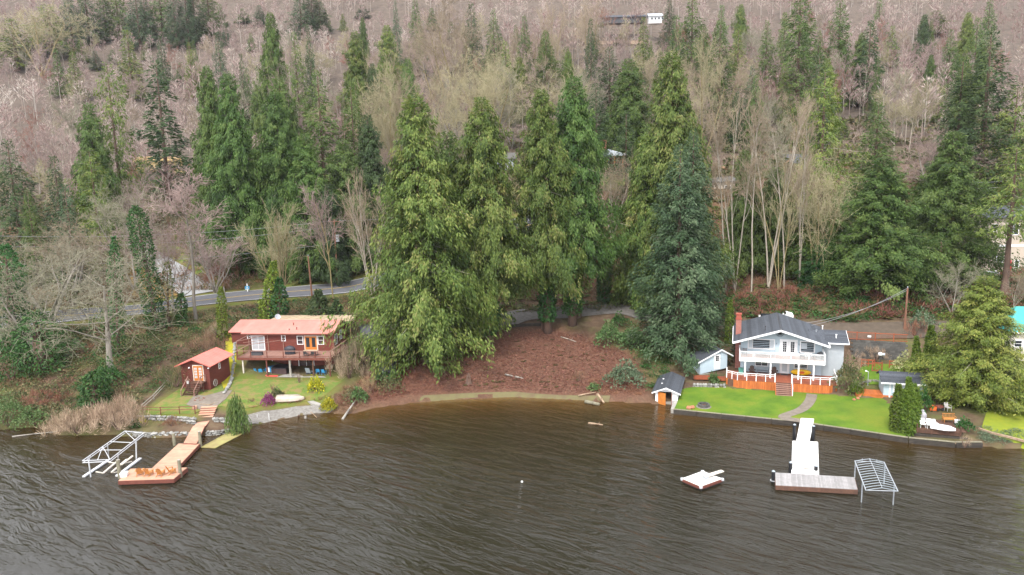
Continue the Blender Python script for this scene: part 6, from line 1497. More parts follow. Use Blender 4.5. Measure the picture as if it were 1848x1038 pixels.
# parked van, only its roof shows over the ridge
_v = V(1402, 573, 106.5)
o = thing('parked_van', 'white van parked on the lane with only its roof showing over the ridge', 'van', (_v[0], 107.2, hz(_v[0], 107.2) + .15), math.radians(-15))
vz = float(_v[2]) - o.location.z
MB().prism([(-2.4, -.95, .45), (2.5, -.95, .45), (2.5, -.95, 1.1), (1.5, -.95, 1.35), (.9, -.95, vz - .02), (-2.3, -.95, vz), (-2.4, -.95, vz - .2)], (0, 1.9, 0)).obj('body', M['white'], o); MB().prism([(1.47, -.9, 1.38), (.93, -.9, vz - .1), (.93, .9, vz - .1), (1.47, .9, 1.38)], (.03, 0, .03)).obj('windscreen', M['glass'], o)
MB().box(-2.2, .8, -.965, -.95, 1.25, vz - .25).obj('side_window', M['glass'], o)
for sx in (-1.6, 1.6):
    for sy in (-.97, .75): MB().tube((sx, sy, .36), (sx, sy + .22, .36), .36, n=14).obj('wheel', M['black'], o)
# ================= red house =================
R = Site('red_house', 'dark red house with salmon metal roof and a long deck on posts', 'house', -38.9, 98.4, 1.8, -6.5)
RY = 3.9
R.m(MB().box(.3, 12.75, RY, 9.6, 1.5, 7.0), 'wall', 'redwall')
R.m(MB().prism([(.3, RY, 7.0), (.3, 9.6, 7.0), (.3, 7.5, 8.2)], (12.45, 0, 0)), 'gable', 'redwall')
sd = MB(); lap(sd, .3, 12.75, RY - .002, 1.8, 7.2, .2); lapx(sd, RY, 9.6, 12.752, 4.6, 7.1, .2); R.m(sd, 'siding', 'redwall')
roof = R.m(MB().prism([(-.9, 3.35, 7.14), (-.9, 7.5, 8.24), (-.9, 10.3, 7.5), (-.9, 10.3, 7.58), (-.9, 7.5, 8.32), (-.9, 3.35, 7.22)], (13.75, 0, 0)), 'roof', 'redroof')
n = 28
for i in range(n):
    x0 = -.92 + i * 13.79 / n; x1 = x0 + 13.79 / n
    R.m(MB().add([(x0, 3.30, 7.235), (x1 - .07, 3.30, 7.235), (x1 - .05, 3.30, 7.275), (x1, 3.30, 7.275), (x0, 7.5, 8.345), (x1 - .07, 7.5, 8.345), (x1 - .05, 7.5, 8.385), (x1, 7.5, 8.385)], [(0, 1, 5, 4), (1, 2, 6, 5), (2, 3, 7, 6)]), 'roof_panel', 'redroof', roof)
R.m(MB().add([(-.95, 7.28, 8.32), (-.95, 7.5, 8.42), (-.95, 7.72, 8.32), (12.9, 7.28, 8.32), (12.9, 7.5, 8.42), (12.9, 7.72, 8.32)], [(0, 3, 4, 1), (1, 4, 5, 2)]), 'ridge_cap', 'redroof', roof)
R.b('fascia', 'redtrim', -.9, 12.87, 3.27, 3.33, 7.05, 7.24); R.m(MB().prism([(12.86, 3.3, 7.03), (12.86, 7.5, 8.14), (12.86, 7.5, 8.36), (12.86, 3.3, 7.25)], (.05, 0, 0)), 'barge_board', 'redroof')
for (x, y, z, h, mt) in ((6.05, 5.9, 7.9, .35, 'redtrim'), (6.0, 4.4, 7.52, .16, 'brownwood'), (7.1, 4.5, 7.52, .35, 'redtrim'), (12.0, 4.9, 7.6, 1.15, 'galv')): R.m(MB().tube((x, y, z - .2), (x, y, z + h), .06 if mt != 'galv' else .075).tube((x, y, z + h), (x, y, z + h + .05), .10), 'flue' if mt == 'galv' else 'roof_vent', mt)
R.b('corner_board', 'redtrim', 12.6, 12.78, RY - .05, RY, 4.5, 7.0)
w_ = R.win(RY, .40, 2.40, 4.62, 6.85, 2, 1, w=.11, name='sliding_door', glass='palecurtain')
R.win(RY, 4.95, 5.60, 6.0, 6.86, 1, 2); R.win(RY, 7.28, 8.22, 5.50, 6.80, 1, 2); R.win(RY, 10.40, 11.32, 5.50, 6.80, 1, 2)
R.b('door_frame', 'cream', 8.34, 10.36, RY - .05, RY, 4.6, 6.84)
for x in (8.48, 9.36):
    d = R.b('door', 'orangewood', x, x + .86, RY - .10, RY - .05, 4.64, 6.72); q = R.b('pane', 'glass', x + .17, x + .69, RY - .115, RY - .1, 5.15, 6.55, d); q.location = q.location - d.location
R.win(RY, .9, 3.35, 2.65, 3.55, 3, 1); R.win(RY, 4.4, 5.05, 3.35, 3.8, 1, 1); R.win(RY, 7.25, 9.65, 1.85, 3.95, 2, 1, w=.12, name='sliding_door')
R.winx(12.76, 4.25, 5.35, 5.35, 6.85, 2, 1); R.winx(12.76, 6.3, 7.3, 5.6, 7.0, 2, 1)
# deck of the red house
dk = R.b('deck', 'redtrim', .02, 13.66, .05, RY - .02, 4.28, 4.53)
def RB(name, mat, *a): q = R.b(name, mat, *a, p=dk); q.location = q.location - dk.location; return q
for i in range(26): RB('deck_board', 'deckred', .0, 13.68, .02 + i * .149, .02 + i * .149 + .141, 4.53, 4.565)
for i in range(5): RB('deck_board', 'deckred', 12.78 + i * .18, 12.95 + i * .18, RY, 7.6, 4.53, 4.565)
RB('fascia', 'redtrim', -.03, 13.71, -.03, .02, 4.22, 4.58); RB('fascia', 'redtrim', 13.68, 13.72, .02, 7.6, 4.22, 4.58)
RB('handrail', 'deckred', -.05, 13.75, -.06, .14, 5.50, 5.55); RB('handrail', 'deckred', -.05, .14, .14, RY, 5.50, 5.55); RB('handrail', 'deckred', 13.56, 13.75, .14, 7.6, 5.50, 5.55)
RB('bottom_rail', 'redtrim', 0, 13.7, 0, .07, 4.74, 4.81); RB('bottom_rail', 'redtrim', 0, .07, .07, RY, 4.74, 4.81); RB('bottom_rail', 'redtrim', 13.62, 13.69, .07, 7.6, 4.74, 4.81)
for x in (0, 1.98, 4.36, 6.75, 9.1, 11.35, 13.6): RB('rail_post', 'redtrim', x, x + .11, -.02, .09, 4.5, 5.50)
for y in (1.9, 3.78): RB('rail_post', 'redtrim', 0, .11, y, y + .1, 4.5, 5.50)
for y in (1.9, 3.8, 5.7, 7.5): RB('rail_post', 'redtrim', 13.6, 13.71, y, y + .1, 4.5, 5.50)
for x, mt in ((.6, 'cream'), (4.1, 'redtrim'), (10.85, 'brownwood'), (13.25, 'redtrim')): R.b('post', mt, x, x + .16, .15, .31, 1.75, 4.26)
R.m(MB().tube((7.62, .2, 1.7), (7.55, .25, 3.2), .20, .14, 9).tube((7.55, .25, 3.2), (7.6, .25, 4.26), .14, .17, 9), 'post', 'greywood')
# open pergola frame on the deck
pg = MB()
for (x, y) in ((.05, .05), (.05, 3.6), (2.9, 3.75), (5.2, 3.75)): pg.box(x, x + .09, y, y + .09, 4.55, 6.9)
pg.bar((.1, .1, 6.9), (.1, 3.65, 6.95), .07, .1).bar((.1, .1, 6.2), (5.25, 3.8, 6.2), .05, .07).bar((.1, 3.8, 6.95), (5.25, 3.8, 6.95), .07, .1).bar((.1, .1, 6.9), (2.9, 3.8, 6.95), .05, .07).bar((.1, 1.9, 6.25), (2.9, 3.78, 6.25), .05, .06)
R.m(pg, 'pergola_frame', 'deckred')
# annex on the left and carport roof behind
R.m(MB().prism([(-4.0, 6.5, 4.2), (-.4, 6.5, 4.2), (-.4, 6.5, 6.75), (-4.0, 6.5, 6.75)], (0, 3.4, 0)), 'annex_wall', 'redwall'); sd = MB(); lap(sd, -4.0, -.4, 6.498, 4.3, 6.75, .2); R.m(sd, 'siding', 'redwall')
ar = R.m(MB().prism([(-4.3, 6.15, 6.72), (-4.3, 10.2, 7.75), (-4.3, 10.2, 7.83), (-4.3, 6.15, 6.80)], (4.2, 0, 0)), 'annex_roof', 'redroof')
for i in range(9): x0 = -4.32 + i * .47; R.m(MB().add([(x0, 6.12, 6.81), (x0 + .41, 6.12, 6.81), (x0 + .43, 6.12, 6.85), (x0 + .47, 6.12, 6.85), (x0, 10.22, 7.855), (x0 + .41, 10.22, 7.855), (x0 + .43, 10.22, 7.895), (x0 + .47, 10.22, 7.895)], [(0, 1, 5, 4), (1, 2, 6, 5), (2, 3, 7, 6)]), 'roof_panel', 'redroof', ar)
R.win(6.5, -1.55, -.95, 5.75, 6.45, 1, 2); R.winx(-4.0, 7.6, 8.2, 5.5, 6.2, sgn=-1)
cp = R.m(MB().prism([(.7, 8.6, 7.90), (13.9, 8.6, 7.82), (13.4, 13.2, 7.76), (.9, 13.2, 7.84)], (0, 0, .05)), 'carport_roof', 'ply')
for i in range(11):
    for j in range(4):
        x0, y0 = .75 + i * 1.19, 8.65 + j * 1.13; zz = 7.935 - .006 * i - .013 * (y0 - 8.6) + .012 * ((i * 7 + j * 3) % 4)
        R.b('roof_sheet', 'ply', x0, min(x0 + 1.17, 13.45), y0, y0 + 1.11, zz, zz + .02, cp)
R.b('fascia', 'cream', .7, 13.5, 13.2, 13.26, 7.66, 7.86)
for (x, y) in ((13.2, 12.9), (13.4, 9.2), (1.2, 12.9), (7, 12.9)): R.b('carport_post', 'deckred', x, x + .12, y, y + .12, 4.7, 7.78)
R.b('carport_wall', 'redwall', .9, 12.7, 9.62, 9.72, 4.6, 7.3)
o = thing('satellite_dish', 'grey satellite dish on the roof edge of the red house above the annex', 'satellite dish', (-38.9 + 3.3, 98.4 + 8.6, 7.7), math.radians(30)); MB().tube((0, 0, 0), (0, 0, .75), .03).obj('mast', M['galv'], o); MB().lathe([(.02, 0), (.25, .04), (.42, .13), (.40, .14), (.24, .06), (.02, .02)], 14).obj('dish', M['galv'], o, loc=(0, -.05, .85), rot=(math.radians(65), 0, 0)); MB().bar((0, -.05, .7), (0, -.5, .85), .03, .03).obj('feed_arm', M['darkgrey'], o)

def rl(lx, ly): a = math.radians(-6.5); return (-38.9 + lx * math.cos(a) - ly * math.sin(a), 98.4 + lx * math.sin(a) + ly * math.cos(a))
def ra(lx, ly, z, deg=0): x, y = rl(lx, ly); return dict(loc=(x, y, z), rz=math.radians(-6.5 + deg))
o = thing('covered_grill', 'barbecue under a black cover on the deck of the red house', 'grill', **ra(6.9, 2.1, 4.565)); cv = MB().lathe([(.78, .02), (.80, .55), (.86, .75), (.80, .9), (.55, 1.08), (.2, 1.2)], 10); cv.obj('cover', M['blackcover'], o, scale=(1, .55, 1)); MB().box(-.55, .55, -.25, .25, 0, .3).obj('stand', M['black'], o)
o = thing('patio_table', 'light wooden table with dark legs on the deck before the orange doors', 'table', **ra(10.3, 1.3, 4.565)); 
for k in range(6): MB().box(-1.05, 1.05, -.45 + k * .15, -.31 + k * .15, .70, .74).obj('table_slat', M['ply'], o)
for sx in (-.85, .85):
    for sy in (-.35, .35): MB().box(sx - .03, sx + .03, sy - .03, sy + .03, 0, .70).obj('leg', M['darkgrey'], o)
for k, x in enumerate((9.8, 10.9)): patio_chair(('left' if k == 0 else 'right') + ' grey chair tucked under the light table on the red house deck', **ra(x, .72, 4.565, 180), mat='darkgrey')
o = thing('storage_bench', 'dark low storage bench on the deck by the sliding door', 'bench', **ra(2.3, 1.5, 4.565)); MB().box(-.75, .75, -.3, .3, 0, .42).obj('body', M['darkgrey'], o); MB().box(-.78, .78, -.33, .33, .42, .5).obj('lid', M['blackcover'], o)
# under the deck
drape('patio', [rl(.2, -.1), rl(13.6, -.1), rl(13.6, 3.95), rl(.2, 3.95)], M['concrete'], 0, 1.0, zf=lambda x, y: np.full(np.shape(x), 1.80))
o = thing('hot_tub', 'covered dark brown hot tub under the deck of the red house', 'hot tub', **ra(5.4, 2.2, 1.8)); MB().box(-1.1, 1.1, -.95, .95, 0, .85).obj('cabinet', M['bronze'], o); MB().box(-1.15, -.01, -1.0, 1.0, .85, .95).obj('cover_half', M['blackcover'], o); MB().box(.01, 1.15, -1.0, 1.0, .85, .95).obj('cover_half', M['blackcover'], o); MB().box(1.1, 1.14, -.7, .7, .1, .75).obj('step_panel', M['black'], o)
for k, (x, y) in enumerate(((2.1, 1.3), (2.75, 1.2), (3.3, 1.7))): patio_chair(('leftmost bright blue chair left of the hot tub', 'middle bright blue chair left of the hot tub', 'bright blue chair closest to the hot tub')[k], **ra(x, y, 1.8, 160 + 30 * k), mat='azure')
for k, (x, y) in enumerate(((11.15, 1.3), (12.1, 1.1))): patio_chair(('left' if k == 0 else 'right') + ' bright blue chair below the right end of the red deck', **ra(x, y, 1.8, 190 - 20 * k), mat='azure')
roundtable('dark round table between the blue chairs below the right end of the red deck', **ra(11.7, 1.9, 1.8), r=.5, top='darkgrey', leg='darkgrey')
o = thing('tarp_table', 'long table under a bright blue tarp by the lower window of the red house', 'table', **ra(2.9, 2.9, 1.8)); MB().box(-1.2, 1.2, -.4, .4, .72, .77).prism([(-1.2, -.42, .75), (1.2, -.42, .75), (1.25, -.5, .35), (-1.15, -.5, .4)], (0, .02, 0)).obj('tarp', M['azure'], o); 
for sx in (-1, 1): MB().box(sx - .04, sx + .04, -.3, .3, 0, .72).obj('trestle', M['brownwood'], o)
o = thing('towel_rack', 'wire rack hung with striped towels beside the hot tub', 'rack', **ra(3.95, 1.3, 1.8)); 
for sx in (-.35, .35): MB().bar((sx, -.25, 0), (sx, 0, 1.05), .03, .03).bar((sx, .25, 0), (sx, 0, 1.05), .03, .03).obj('frame', M['galv'], o)
for k, mt in enumerate(('redplastic', 'white', 'azure')): MB().box(-.33 + k * .23, -.12 + k * .23, -.1 - .02 * k, -.06 - .02 * k, .35, 1.02).obj('towel', M[mt], o)
o = thing('sled', 'flat red plastic sled lying on the patio edge', 'sled', **ra(4.9, .15, 1.8)); MB().box(-.8, .8, -.2, .2, .02, .07).prism([(-.8, -.2, .07), (-.8, .2, .07), (-1.0, .15, .2), (-1.0, -.15, .2)], (0, 0, .04)).obj('hull', M['redplastic'], o); MB().box(-.75, .75, -.22, -.18, .07, .14).box(-.75, .75, .18, .22, .07, .14).obj('rim', M['redplastic'], o)
o = thing('firewood_cart', 'pale round wheelbarrow with white buckets at the left end of the patio', 'cart', **ra(1.2, 1.2, 1.8)); MB().lathe([(.25, .35), (.45, .6), (.47, .62), (.42, .6)], 12).obj('tray', M['galv'], o); MB().tube((-.05, -.5, .2), (.05, -.5, .2), .2, n=12).obj('wheel', M['black'], o); MB().bar((-.3, .6, .6), (-.05, -.5, .2), .04, .04).bar((.3, .6, .6), (.05, -.5, .2), .04, .04).obj('handle', M['brownwood'], o)
o = thing('recliner', 'grey blue lounge chair in front of the lower sliding door', 'chair', **ra(9.9, 1.3, 1.8, 170)); MB().box(-.35, .35, -.5, .3, .3, .42).obj('seat', M['steelblue'], o); MB().prism([(-.35, .28, .4), (.35, .28, .4), (.35, .55, 1.1), (-.35, .55, 1.1)], (0, .07, 0)).obj('backrest', M['steelblue'], o)
for sx in (-.33, .33): MB().box(sx - .03, sx + .03, -.45, .3, 0, .3).obj('leg', M['darkgrey'], o)
o = thing('planter', 'pale square planter against the lower wall right of the sliding door', 'planter', **ra(12.2, 3.2, 1.8)); MB().box(-.4, .4, -.3, .3, 0, .75).obj('box', M['stucco'], o); MB().box(-.44, .44, -.34, .34, .75, .82).obj('rim', M['stucco'], o)
o = thing('meter_box', 'pale green meter box on the lower left wall of the red house', 'meter box', **ra(.75, 3.85, 2.9)); MB().box(-.2, .2, -.12, .04, 0, .5).obj('box', M['greenplastic'], o); MB().tube((0, -.13, .3), (0, -.17, .3), .11, n=12).obj('dial', M['galv'], o)

# ================= red shed =================
B = Site('red_shed', 'small dark red shed with coral metal roof and wooden steps', 'shed', -44.45, 93.2, 2.0, -7)
B.m(MB().prism([(0, 0, 1.6), (4.0, 0, 1.6), (4.0, 0, 5.18), (2.0, 0, 5.95), (0, 0, 5.18)], (0, 5.2, 0)), 'wall', 'redwall')
sd = MB(); lap(sd, 0, 4.0, -.002, 2.2, 5.2, .2); lapx(sd, 0, 5.2, 4.002, 2.2, 5.15, .2); B.m(sd, 'siding', 'redwall')
rf = B.m(MB().prism([(-.5, -.55, 5.0), (2.0, -.55, 5.98), (4.5, -.55, 5.0), (4.5, -.55, 5.07), (2.0, -.55, 6.06), (-.5, -.55, 5.07)], (0, 6.3, 0)), 'roof', 'redshedroof')
for sgn, xe in ((-1, -.52), (1, 4.52)):
    for i in range(13):
        y0 = -.57 + i * .487; ze = 5.075; zr_ = 6.075
        B.m(MB().add([(xe, y0, ze), (xe, y0 + .43, ze), (xe, y0 + .445, ze + .03), (xe, y0 + .487, ze + .03), (2.0, y0, zr_), (2.0, y0 + .43, zr_), (2.0, y0 + .445, zr_ + .03), (2.0, y0 + .487, zr_ + .03)], [(0, 1, 5, 4), (1, 2, 6, 5), (2, 3, 7, 6)]), 'roof_panel', 'redshedroof', rf)
for xa in (-.54, 4.54): B.m(MB().prism([(xa, -.60, 4.95), (2.0, -.60, 5.93), (2.0, -.60, 6.10), (xa, -.60, 5.11)] if xa < 1 else [(2.0, -.60, 5.93), (xa, -.60, 4.95), (xa, -.60, 5.11), (2.0, -.60, 6.10)], (0, .05, 0)), 'fascia', 'redshedroof')
B.b('door_frame', 'cream', 1.68, 3.20, -.05, 0, 2.95, 5.12)
for x in (1.80, 2.46):
    d = B.b('door', 'orangewood', x, x + .63, -.1, -.05, 3.0, 5.0); g = MB()
    for i in range(2):
        for j in range(4): g.box(x + .12 + i * .21, x + .29 + i * .21, -.112, -.098, 3.35 + j * .38, 3.63 + j * .38)
    q = B.m(g, 'pane', 'palecurtain', d); q.location = q.location - d.location
B.winx(4.0, 2.3, 2.75, 3.9, 4.75, 1, 2)
for (x, y, lab) in ((1.25, -.12, 0), (4.02, -.2, 1)): B.m(MB().tube((x, y, 4.72), (x, y, 4.86), .13, .05, 10).box(x - .02, x + .02, y, .0 if lab == 0 else y + .2, 4.82, 4.87), 'wall_lamp', 'white')
S2 = Site('shed_steps', 'dark wooden steps with rails up to the door of the red shed', 'steps', -44.45, 93.2, 1.5, -7)
S2.b('landing', 'brownwood', 1.5, 3.5, -1.1, -.02, 2.86, 2.95)
for i in range(7): z = 2.92 - (i + 1) * .19; S2.b('stair_tread', 'brownwood', 1.6, 3.3, -1.1 - (i + 1) * .26, -1.1 - i * .26 + .03, z - .05, z)
for x in (1.52, 3.32):
    S2.m(MB().prism([(x, -1.1, 2.9), (x, -1.1, 2.6), (x, -3.0, 1.3), (x, -3.0, 1.65)], (.05, 0, 0)), 'stringer', 'brownwood')
    S2.m(MB().bar((x + .03, -1.1, 3.85), (x + .03, -2.95, 2.5), .08, .06), 'handrail', 'deckred'); S2.b('rail_post', 'deckred', x - .02, x + .08, -1.15, -1.05, 2.5, 3.88); S2.b('rail_post', 'deckred', x - .02, x + .08, -3.0, -2.9, 1.4, 2.5)
S2.m(MB().bar((3.4, -1.1, 3.85), (3.4, -.05, 3.85), .06, .06), 'handrail', 'deckred'); S2.b('rail_post', 'deckred', 3.36, 3.45, -.12, -.03, 2.9, 3.88)
for x in (1.55, 3.4): S2.b('support_post', 'brownwood', x, x + .1, -.95, -.85, 1.5, 2.86)
o = thing('flower_pot', 'white pot of pale dried flowers at the top of the shed steps', 'plant pot', (-44.45 + 1.35, 93.2 - 1.3, 3.0)); MB().lathe([(.12, -.1), (.18, .25), (.16, .25)], 10).obj('pot', M['white'], o); v, f, t = tmpl_leafy(3, 60, .3, .35, .14, .1); link('flowers', mesh_np('flowers', v + np.array([0, 0, .2]), f, [M['tanbrush']], tone=t), o); MB().box(-.2, .2, -.2, .2, -1.3, -.1).obj('stand', M['brownwood'], o)
o = thing('wagon_wheel', 'old wooden wagon wheel leaning on the right wall of the red shed', 'wheel', (-40.1, 93.4, 2.05), math.radians(80)); wr_ = MB()
for k in range(16): a, b = k * math.pi / 8, (k + 1) * math.pi / 8; wr_.bar((.45 * math.cos(a), 0, .45 + .45 * math.sin(a)), (.45 * math.cos(b), 0, .45 + .45 * math.sin(b)), .06, .06)
wr_.obj('rim', M['greywood'], o)
for k in range(8): a = k * math.pi / 4; MB().bar((0, 0, .45), (.43 * math.cos(a), 0, .45 + .43 * math.sin(a)), .03, .03).obj('spoke', M['greywood'], o)
o = thing('gazing_ball', 'small white ball lamp on the ground left of the shed steps', 'garden lamp', (*G(333, 696, 1.9)[:2], 1.8)); MB().lathe([(.05, .25), (.2, .33), (.26, .5), (.2, .67), (.06, .75)], 12).obj('ball', M['white'], o); MB().tube((0, 0, -.1), (0, 0, .28), .06).obj('stake', M['darkgrey'], o)

# ================= left shore: walls, fence, steps, docks =================
_p = [G(120 + x / 4.942, 680 + y / 4.942, .1)[:2] for x, y in ((545, 518), (640, 530), (800, 535), (1040, 528), (1120, 525))]
o = thing('rock_wall', 'lower wall of pale river stones along the waterline', 'rock wall', (_p[0][0], _p[0][1], 0)); stones(o, [(p[0] - _p[0][0], p[1] - _p[0][1] + .2) for p in _p], .62, .42, 'stone', 3, -.12, 11)
_p2 = [G(120 + x / 4.942, 680 + y / 4.942, .1)[:2] for x, y in ((1235, 515), (1330, 515), (1480, 490))]
o = thing('rock_wall', 'short wall of pale river stones between the ramp and the weeping cedar', 'rock wall', (_p2[0][0], _p2[0][1], 0)); stones(o, [(p[0] - _p2[0][0], p[1] - _p2[0][1] + .1) for p in _p2], .6, .42, 'stone', 3, -.12, 12)
_p3 = [G(120 + x / 4.942, 680 + y / 4.942, 1.0)[:2] for x, y in ((640, 385), (800, 388), (1000, 395), (1150, 410))]
o = thing('rock_wall', 'upper wall of pale river stones below the split rail fence', 'rock wall', (_p3[0][0], _p3[0][1], .6)); stones(o, [(p[0] - _p3[0][0], p[1] - _p3[0][1]) for p in _p3], .85, .40, 'stone', 3, .12, 13)
_p4 = [G(120 + x / 4.942, 680 + y / 4.942, 1.0)[:2] for x, y in ((1300, 390), (1380, 385), (1450, 400))]
o = thing('rock_wall', 'upper stones between the salmon steps and the weeping cedar', 'rock wall', (_p4[0][0], _p4[0][1], .6)); stones(o, [(p[0] - _p4[0][0], p[1] - _p4[0][1]) for p in _p4], .6, .40, 'stone', 2, .1, 14)
def post_fence(label, pts, h, mat, name='split_rail_fence', rails=2, cat='fence'):
    o = thing(name, label, cat, (pts[0][0], pts[0][1], pts[0][2]))
    P = [np.array(p) - np.array(pts[0]) for p in pts]
    for p in P: MB().tube((p[0], p[1], p[2] - .3), (p[0], p[1], p[2] + h), .06, .05, 7).obj('fence_post', M[mat], o)
    for a, b in zip(P[:-1], P[1:]):
        for k in range(rails): z = h * (.92 - .45 * k); MB().tube((a[0], a[1], a[2] + z), (b[0], b[1], b[2] + z - .03), .045, .04, 6).obj('rail', M[mat], o)
    return o
def GZ(u, v, z): p = G(u, v, z); return (float(p[0]), float(p[1]), z)
post_fence('low split rail fence on top of the upper river stone wall', [GZ(257, 744, 1.5), GZ(290, 745, 1.5), GZ(324, 744, 1.55), GZ(352, 743, 1.6)], .75, 'redtrim')
post_fence('old rail fence climbing the bank left of the mossy yard', [GZ(257, 741, 1.5), GZ(278, 722, 1.75), GZ(304, 694, 2.3)], .8, 'greywood', rails=2)
post_fence('grey wire fence sloping into the lake beside the tan bush', [GZ(228, 776, .15), GZ(240, 764, .9)], .8, 'galv', 'wire_fence', 2)
# steps and ramp
B = Site('garden_steps', 'wide salmon coloured wooden steps above the ramp', 'steps', -38.75, 85.3, .7, 4)
for i in range(5): B.b('stair_tread', 'salmonwood', .05 + i * .04, 1.95 + i * .01, -.2 - i * .42, .28 - i * .42, 1.72 - i * .16, 1.80 - i * .16); B.b('stair_riser', 'redtrim', .1 + i * .04, 1.9, -.17 - i * .42, -.13 - i * .42, 1.58 - i * .16, 1.72 - i * .16)
o = thing('barrel_planter', 'brown wooden barrel at the left of the salmon steps', 'barrel', (*G(352, 740, 1.4)[:2], 1.3)); MB().lathe([(.25, 0), (.3, .3), (.27, .6), (.23, .6)], 12).obj('barrel', M['salmonwood'], o); MB().lathe([(.285, .12), (.295, .2)], 12).obj('hoop', M['darkgrey'], o)
def board_walk(name, label, cat, A4, z0, z1, mat, n, side, th=.12, z0b=None):
    """quad of planks: A4 = near-left, near-right, far-right, far-left (x, y); z0 near, z1 far"""
    c = np.mean(np.array(A4), 0); o = thing(name, label, cat, (c[0], c[1], z0)); nl, nr_, fr_, fl = [np.array(p) - c for p in A4]
    for i in range(n):
        f0, f1 = (i + .03) / n, (i + .97) / n; za, zb = (z1 - z0) * f0, (z1 - z0) * f1
        q = [nl + (fl - nl) * f0, nr_ + (fr_ - nr_) * f0, nr_ + (fr_ - nr_) * f1, nl + (fl - nl) * f1]
        MB().prism([(*q[0], za), (*q[1], za), (*q[2], zb), (*q[3], zb)], (0, 0, -.045)).obj('plank', M[mat], o)
    for a, b in ((nl, fl), (nr_, fr_)): MB().bar((*a, -.045 - th / 2), (*b, z1 - z0 - .045 - th / 2), .1, th).obj('side_beam', M[side], o)
    MB().bar((*nl, -.05 - th / 2), (*nr_, -.05 - th / 2), .1, th).obj('end_beam', M[side], o)
    return o
def G2(u, v, z): return tuple(G(u, v, z)[:2])
L4 = lambda x, y, z: G2(120 + x / 4.942, 680 + y / 4.942, z)
board_walk('ramp', 'short upper salmon ramp section at the foot of the steps', 'ramp', [L4(1140, 437, .82), L4(1240, 437, .82), L4(1298, 365, .98), L4(1180, 383, .98)], .82, .98, 'salmonwood', 9, 'redtrim')
board_walk('gangway', 'long salmon gangway leading from the ramp down to the float', 'gangway', [L4(1045, 590, .58), L4(1160, 595, .58), L4(1232, 440, .80), L4(1130, 437, .80)], .58, .80, 'salmonwood', 16, 'redtrim')
def float_dock(name, label, A4, z, mat, n, side, along, th=.32):
    c = np.mean(np.array(A4), 0); o = thing(name, label, 'dock', (c[0], c[1], 0)); P = [np.array(p) - c for p in A4]
    for i in range(n):
        f0, f1 = (i + .025) / n, (i + .975) / n
        if along: q = [P[0] + (P[3] - P[0]) * f0, P[1] + (P[2] - P[1]) * f0, P[1] + (P[2] - P[1]) * f1, P[0] + (P[3] - P[0]) * f1]
        else: q = [P[0] + (P[1] - P[0]) * f0, P[0] + (P[1] - P[0]) * f1, P[3] + (P[2] - P[3]) * f1, P[3] + (P[2] - P[3]) * f0]
        MB().prism([(*a, z) for a in q], (0, 0, -.04)).obj('plank', M[mat], o)
    for k in range(4): MB().bar((*P[k], z - .04 - th / 2), (*P[(k + 1) % 4], z - .04 - th / 2), .1, th).obj('side_beam', M[side], o)
    MB().prism([(*(p * .93), -.25) for p in P], (0, 0, z - .05 + .25 - th * .5)).obj('float_block', M['black'], o); return o
float_dock('floating_dock', 'long salmon stained float between gangway and platform', [(-37.45, 70.1), (-34.85, 70.0), (-35.3, 76.55), (-37.75, 76.75)], .46, 'salmonwood', 34, 'redtrim', True)
float_dock('dock_platform', 'salmon stained platform with four wooden chairs on it', [(-39.3, 67.1), (-33.9, 67.2), (-33.75, 69.9), (-39.6, 69.98)], .50, 'salmonwood', 20, 'redtrim', True, .38)
for k, (x, y, dg, lab) in enumerate(((655, 875, 200, 'leftmost golden folding chair on the salmon platform'), (735, 878, 170, 'second golden folding chair from the left on the salmon platform'), (840, 880, 178, 'third golden folding chair from the left on the salmon platform'), (935, 862, 140, 'golden folding chair turned aside nearest the right pile'))):
    p = L4(x, y, .5); adirondack('wooden_chair', lab, (*p, .50), math.radians(dg), 'teak', 'golden chairs on the salmon platform', .92)
o = thing('dock_box', 'small white box on the left end of the salmon platform', 'box', (*L4(515, 885, .5), .5), math.radians(12)); MB().box(-.3, .3, -.3, .3, 0, .3).obj('box', M['white'], o); MB().box(-.33, .33, -.33, .33, .3, .37).obj('lid', M['white'], o)
def pile(label, u0, v0, u1, v1, r, mat, group=None, cap=None, name='dock_pile'):
    p = G(u0, v0, 0); q = V(u1, v1, p[1]); o = thing(name, label, 'pile', (p[0], p[1], 0), 0, group); h = float(q[2])
    MB().tube((0, 0, -1.2), (.0, 0, h), r * 1.05, r, 10).obj('shaft', M[mat], o)
    if cap: MB().tube((0, 0, h), (0, 0, h + .12), r * 1.02, r * .3, 10).obj('cap', M[cap], o)
    else: MB().tube((0, 0, h), (.01, 0, h + .04), r * .93, r * .7, 10).obj('cap', M['greywood'], o)
    return o
for (a, b, c, d, lab) in ((965, 612, 955, 505, 'weathered pile left of the salmon gangway'), (1197, 625, 1185, 490, 'weathered pile at the right corner of the salmon float'), (476, 905, 465, 742, 'weathered pile at the left end of the salmon platform'), (1018, 897, 1006, 742, 'weathered pile at the right end of the salmon platform')):
    pile(lab, 120 + a / 4.942, 680 + b / 4.942, 120 + c / 4.942, 680 + d / 4.942, .17, 'pilewood')
o = thing('sunken_raft', 'yellow green algae covered raft awash beside the weeping cedar', 'raft', (*np.mean([L4(1205, 628, .1), L4(1325, 635, .1), L4(1565, 510, .1), L4(1465, 487, .1)], 0), 0)); cc = np.array(o.location[:2]); pl = [np.array(L4(x, y, .1)) - cc for x, y in ((1205, 628), (1325, 635), (1565, 510), (1465, 487))]
MB().prism([(*p, .02) for p in pl], (0, 0, .06)).obj('deck', M['yellowraft'], o)
for a, b in ((0, 3), (1, 2), (0, 1), (3, 2)): MB().bar((*pl[a], .09), (*pl[b], .09), .1, .08).obj('frame', M['yellowraft'], o)
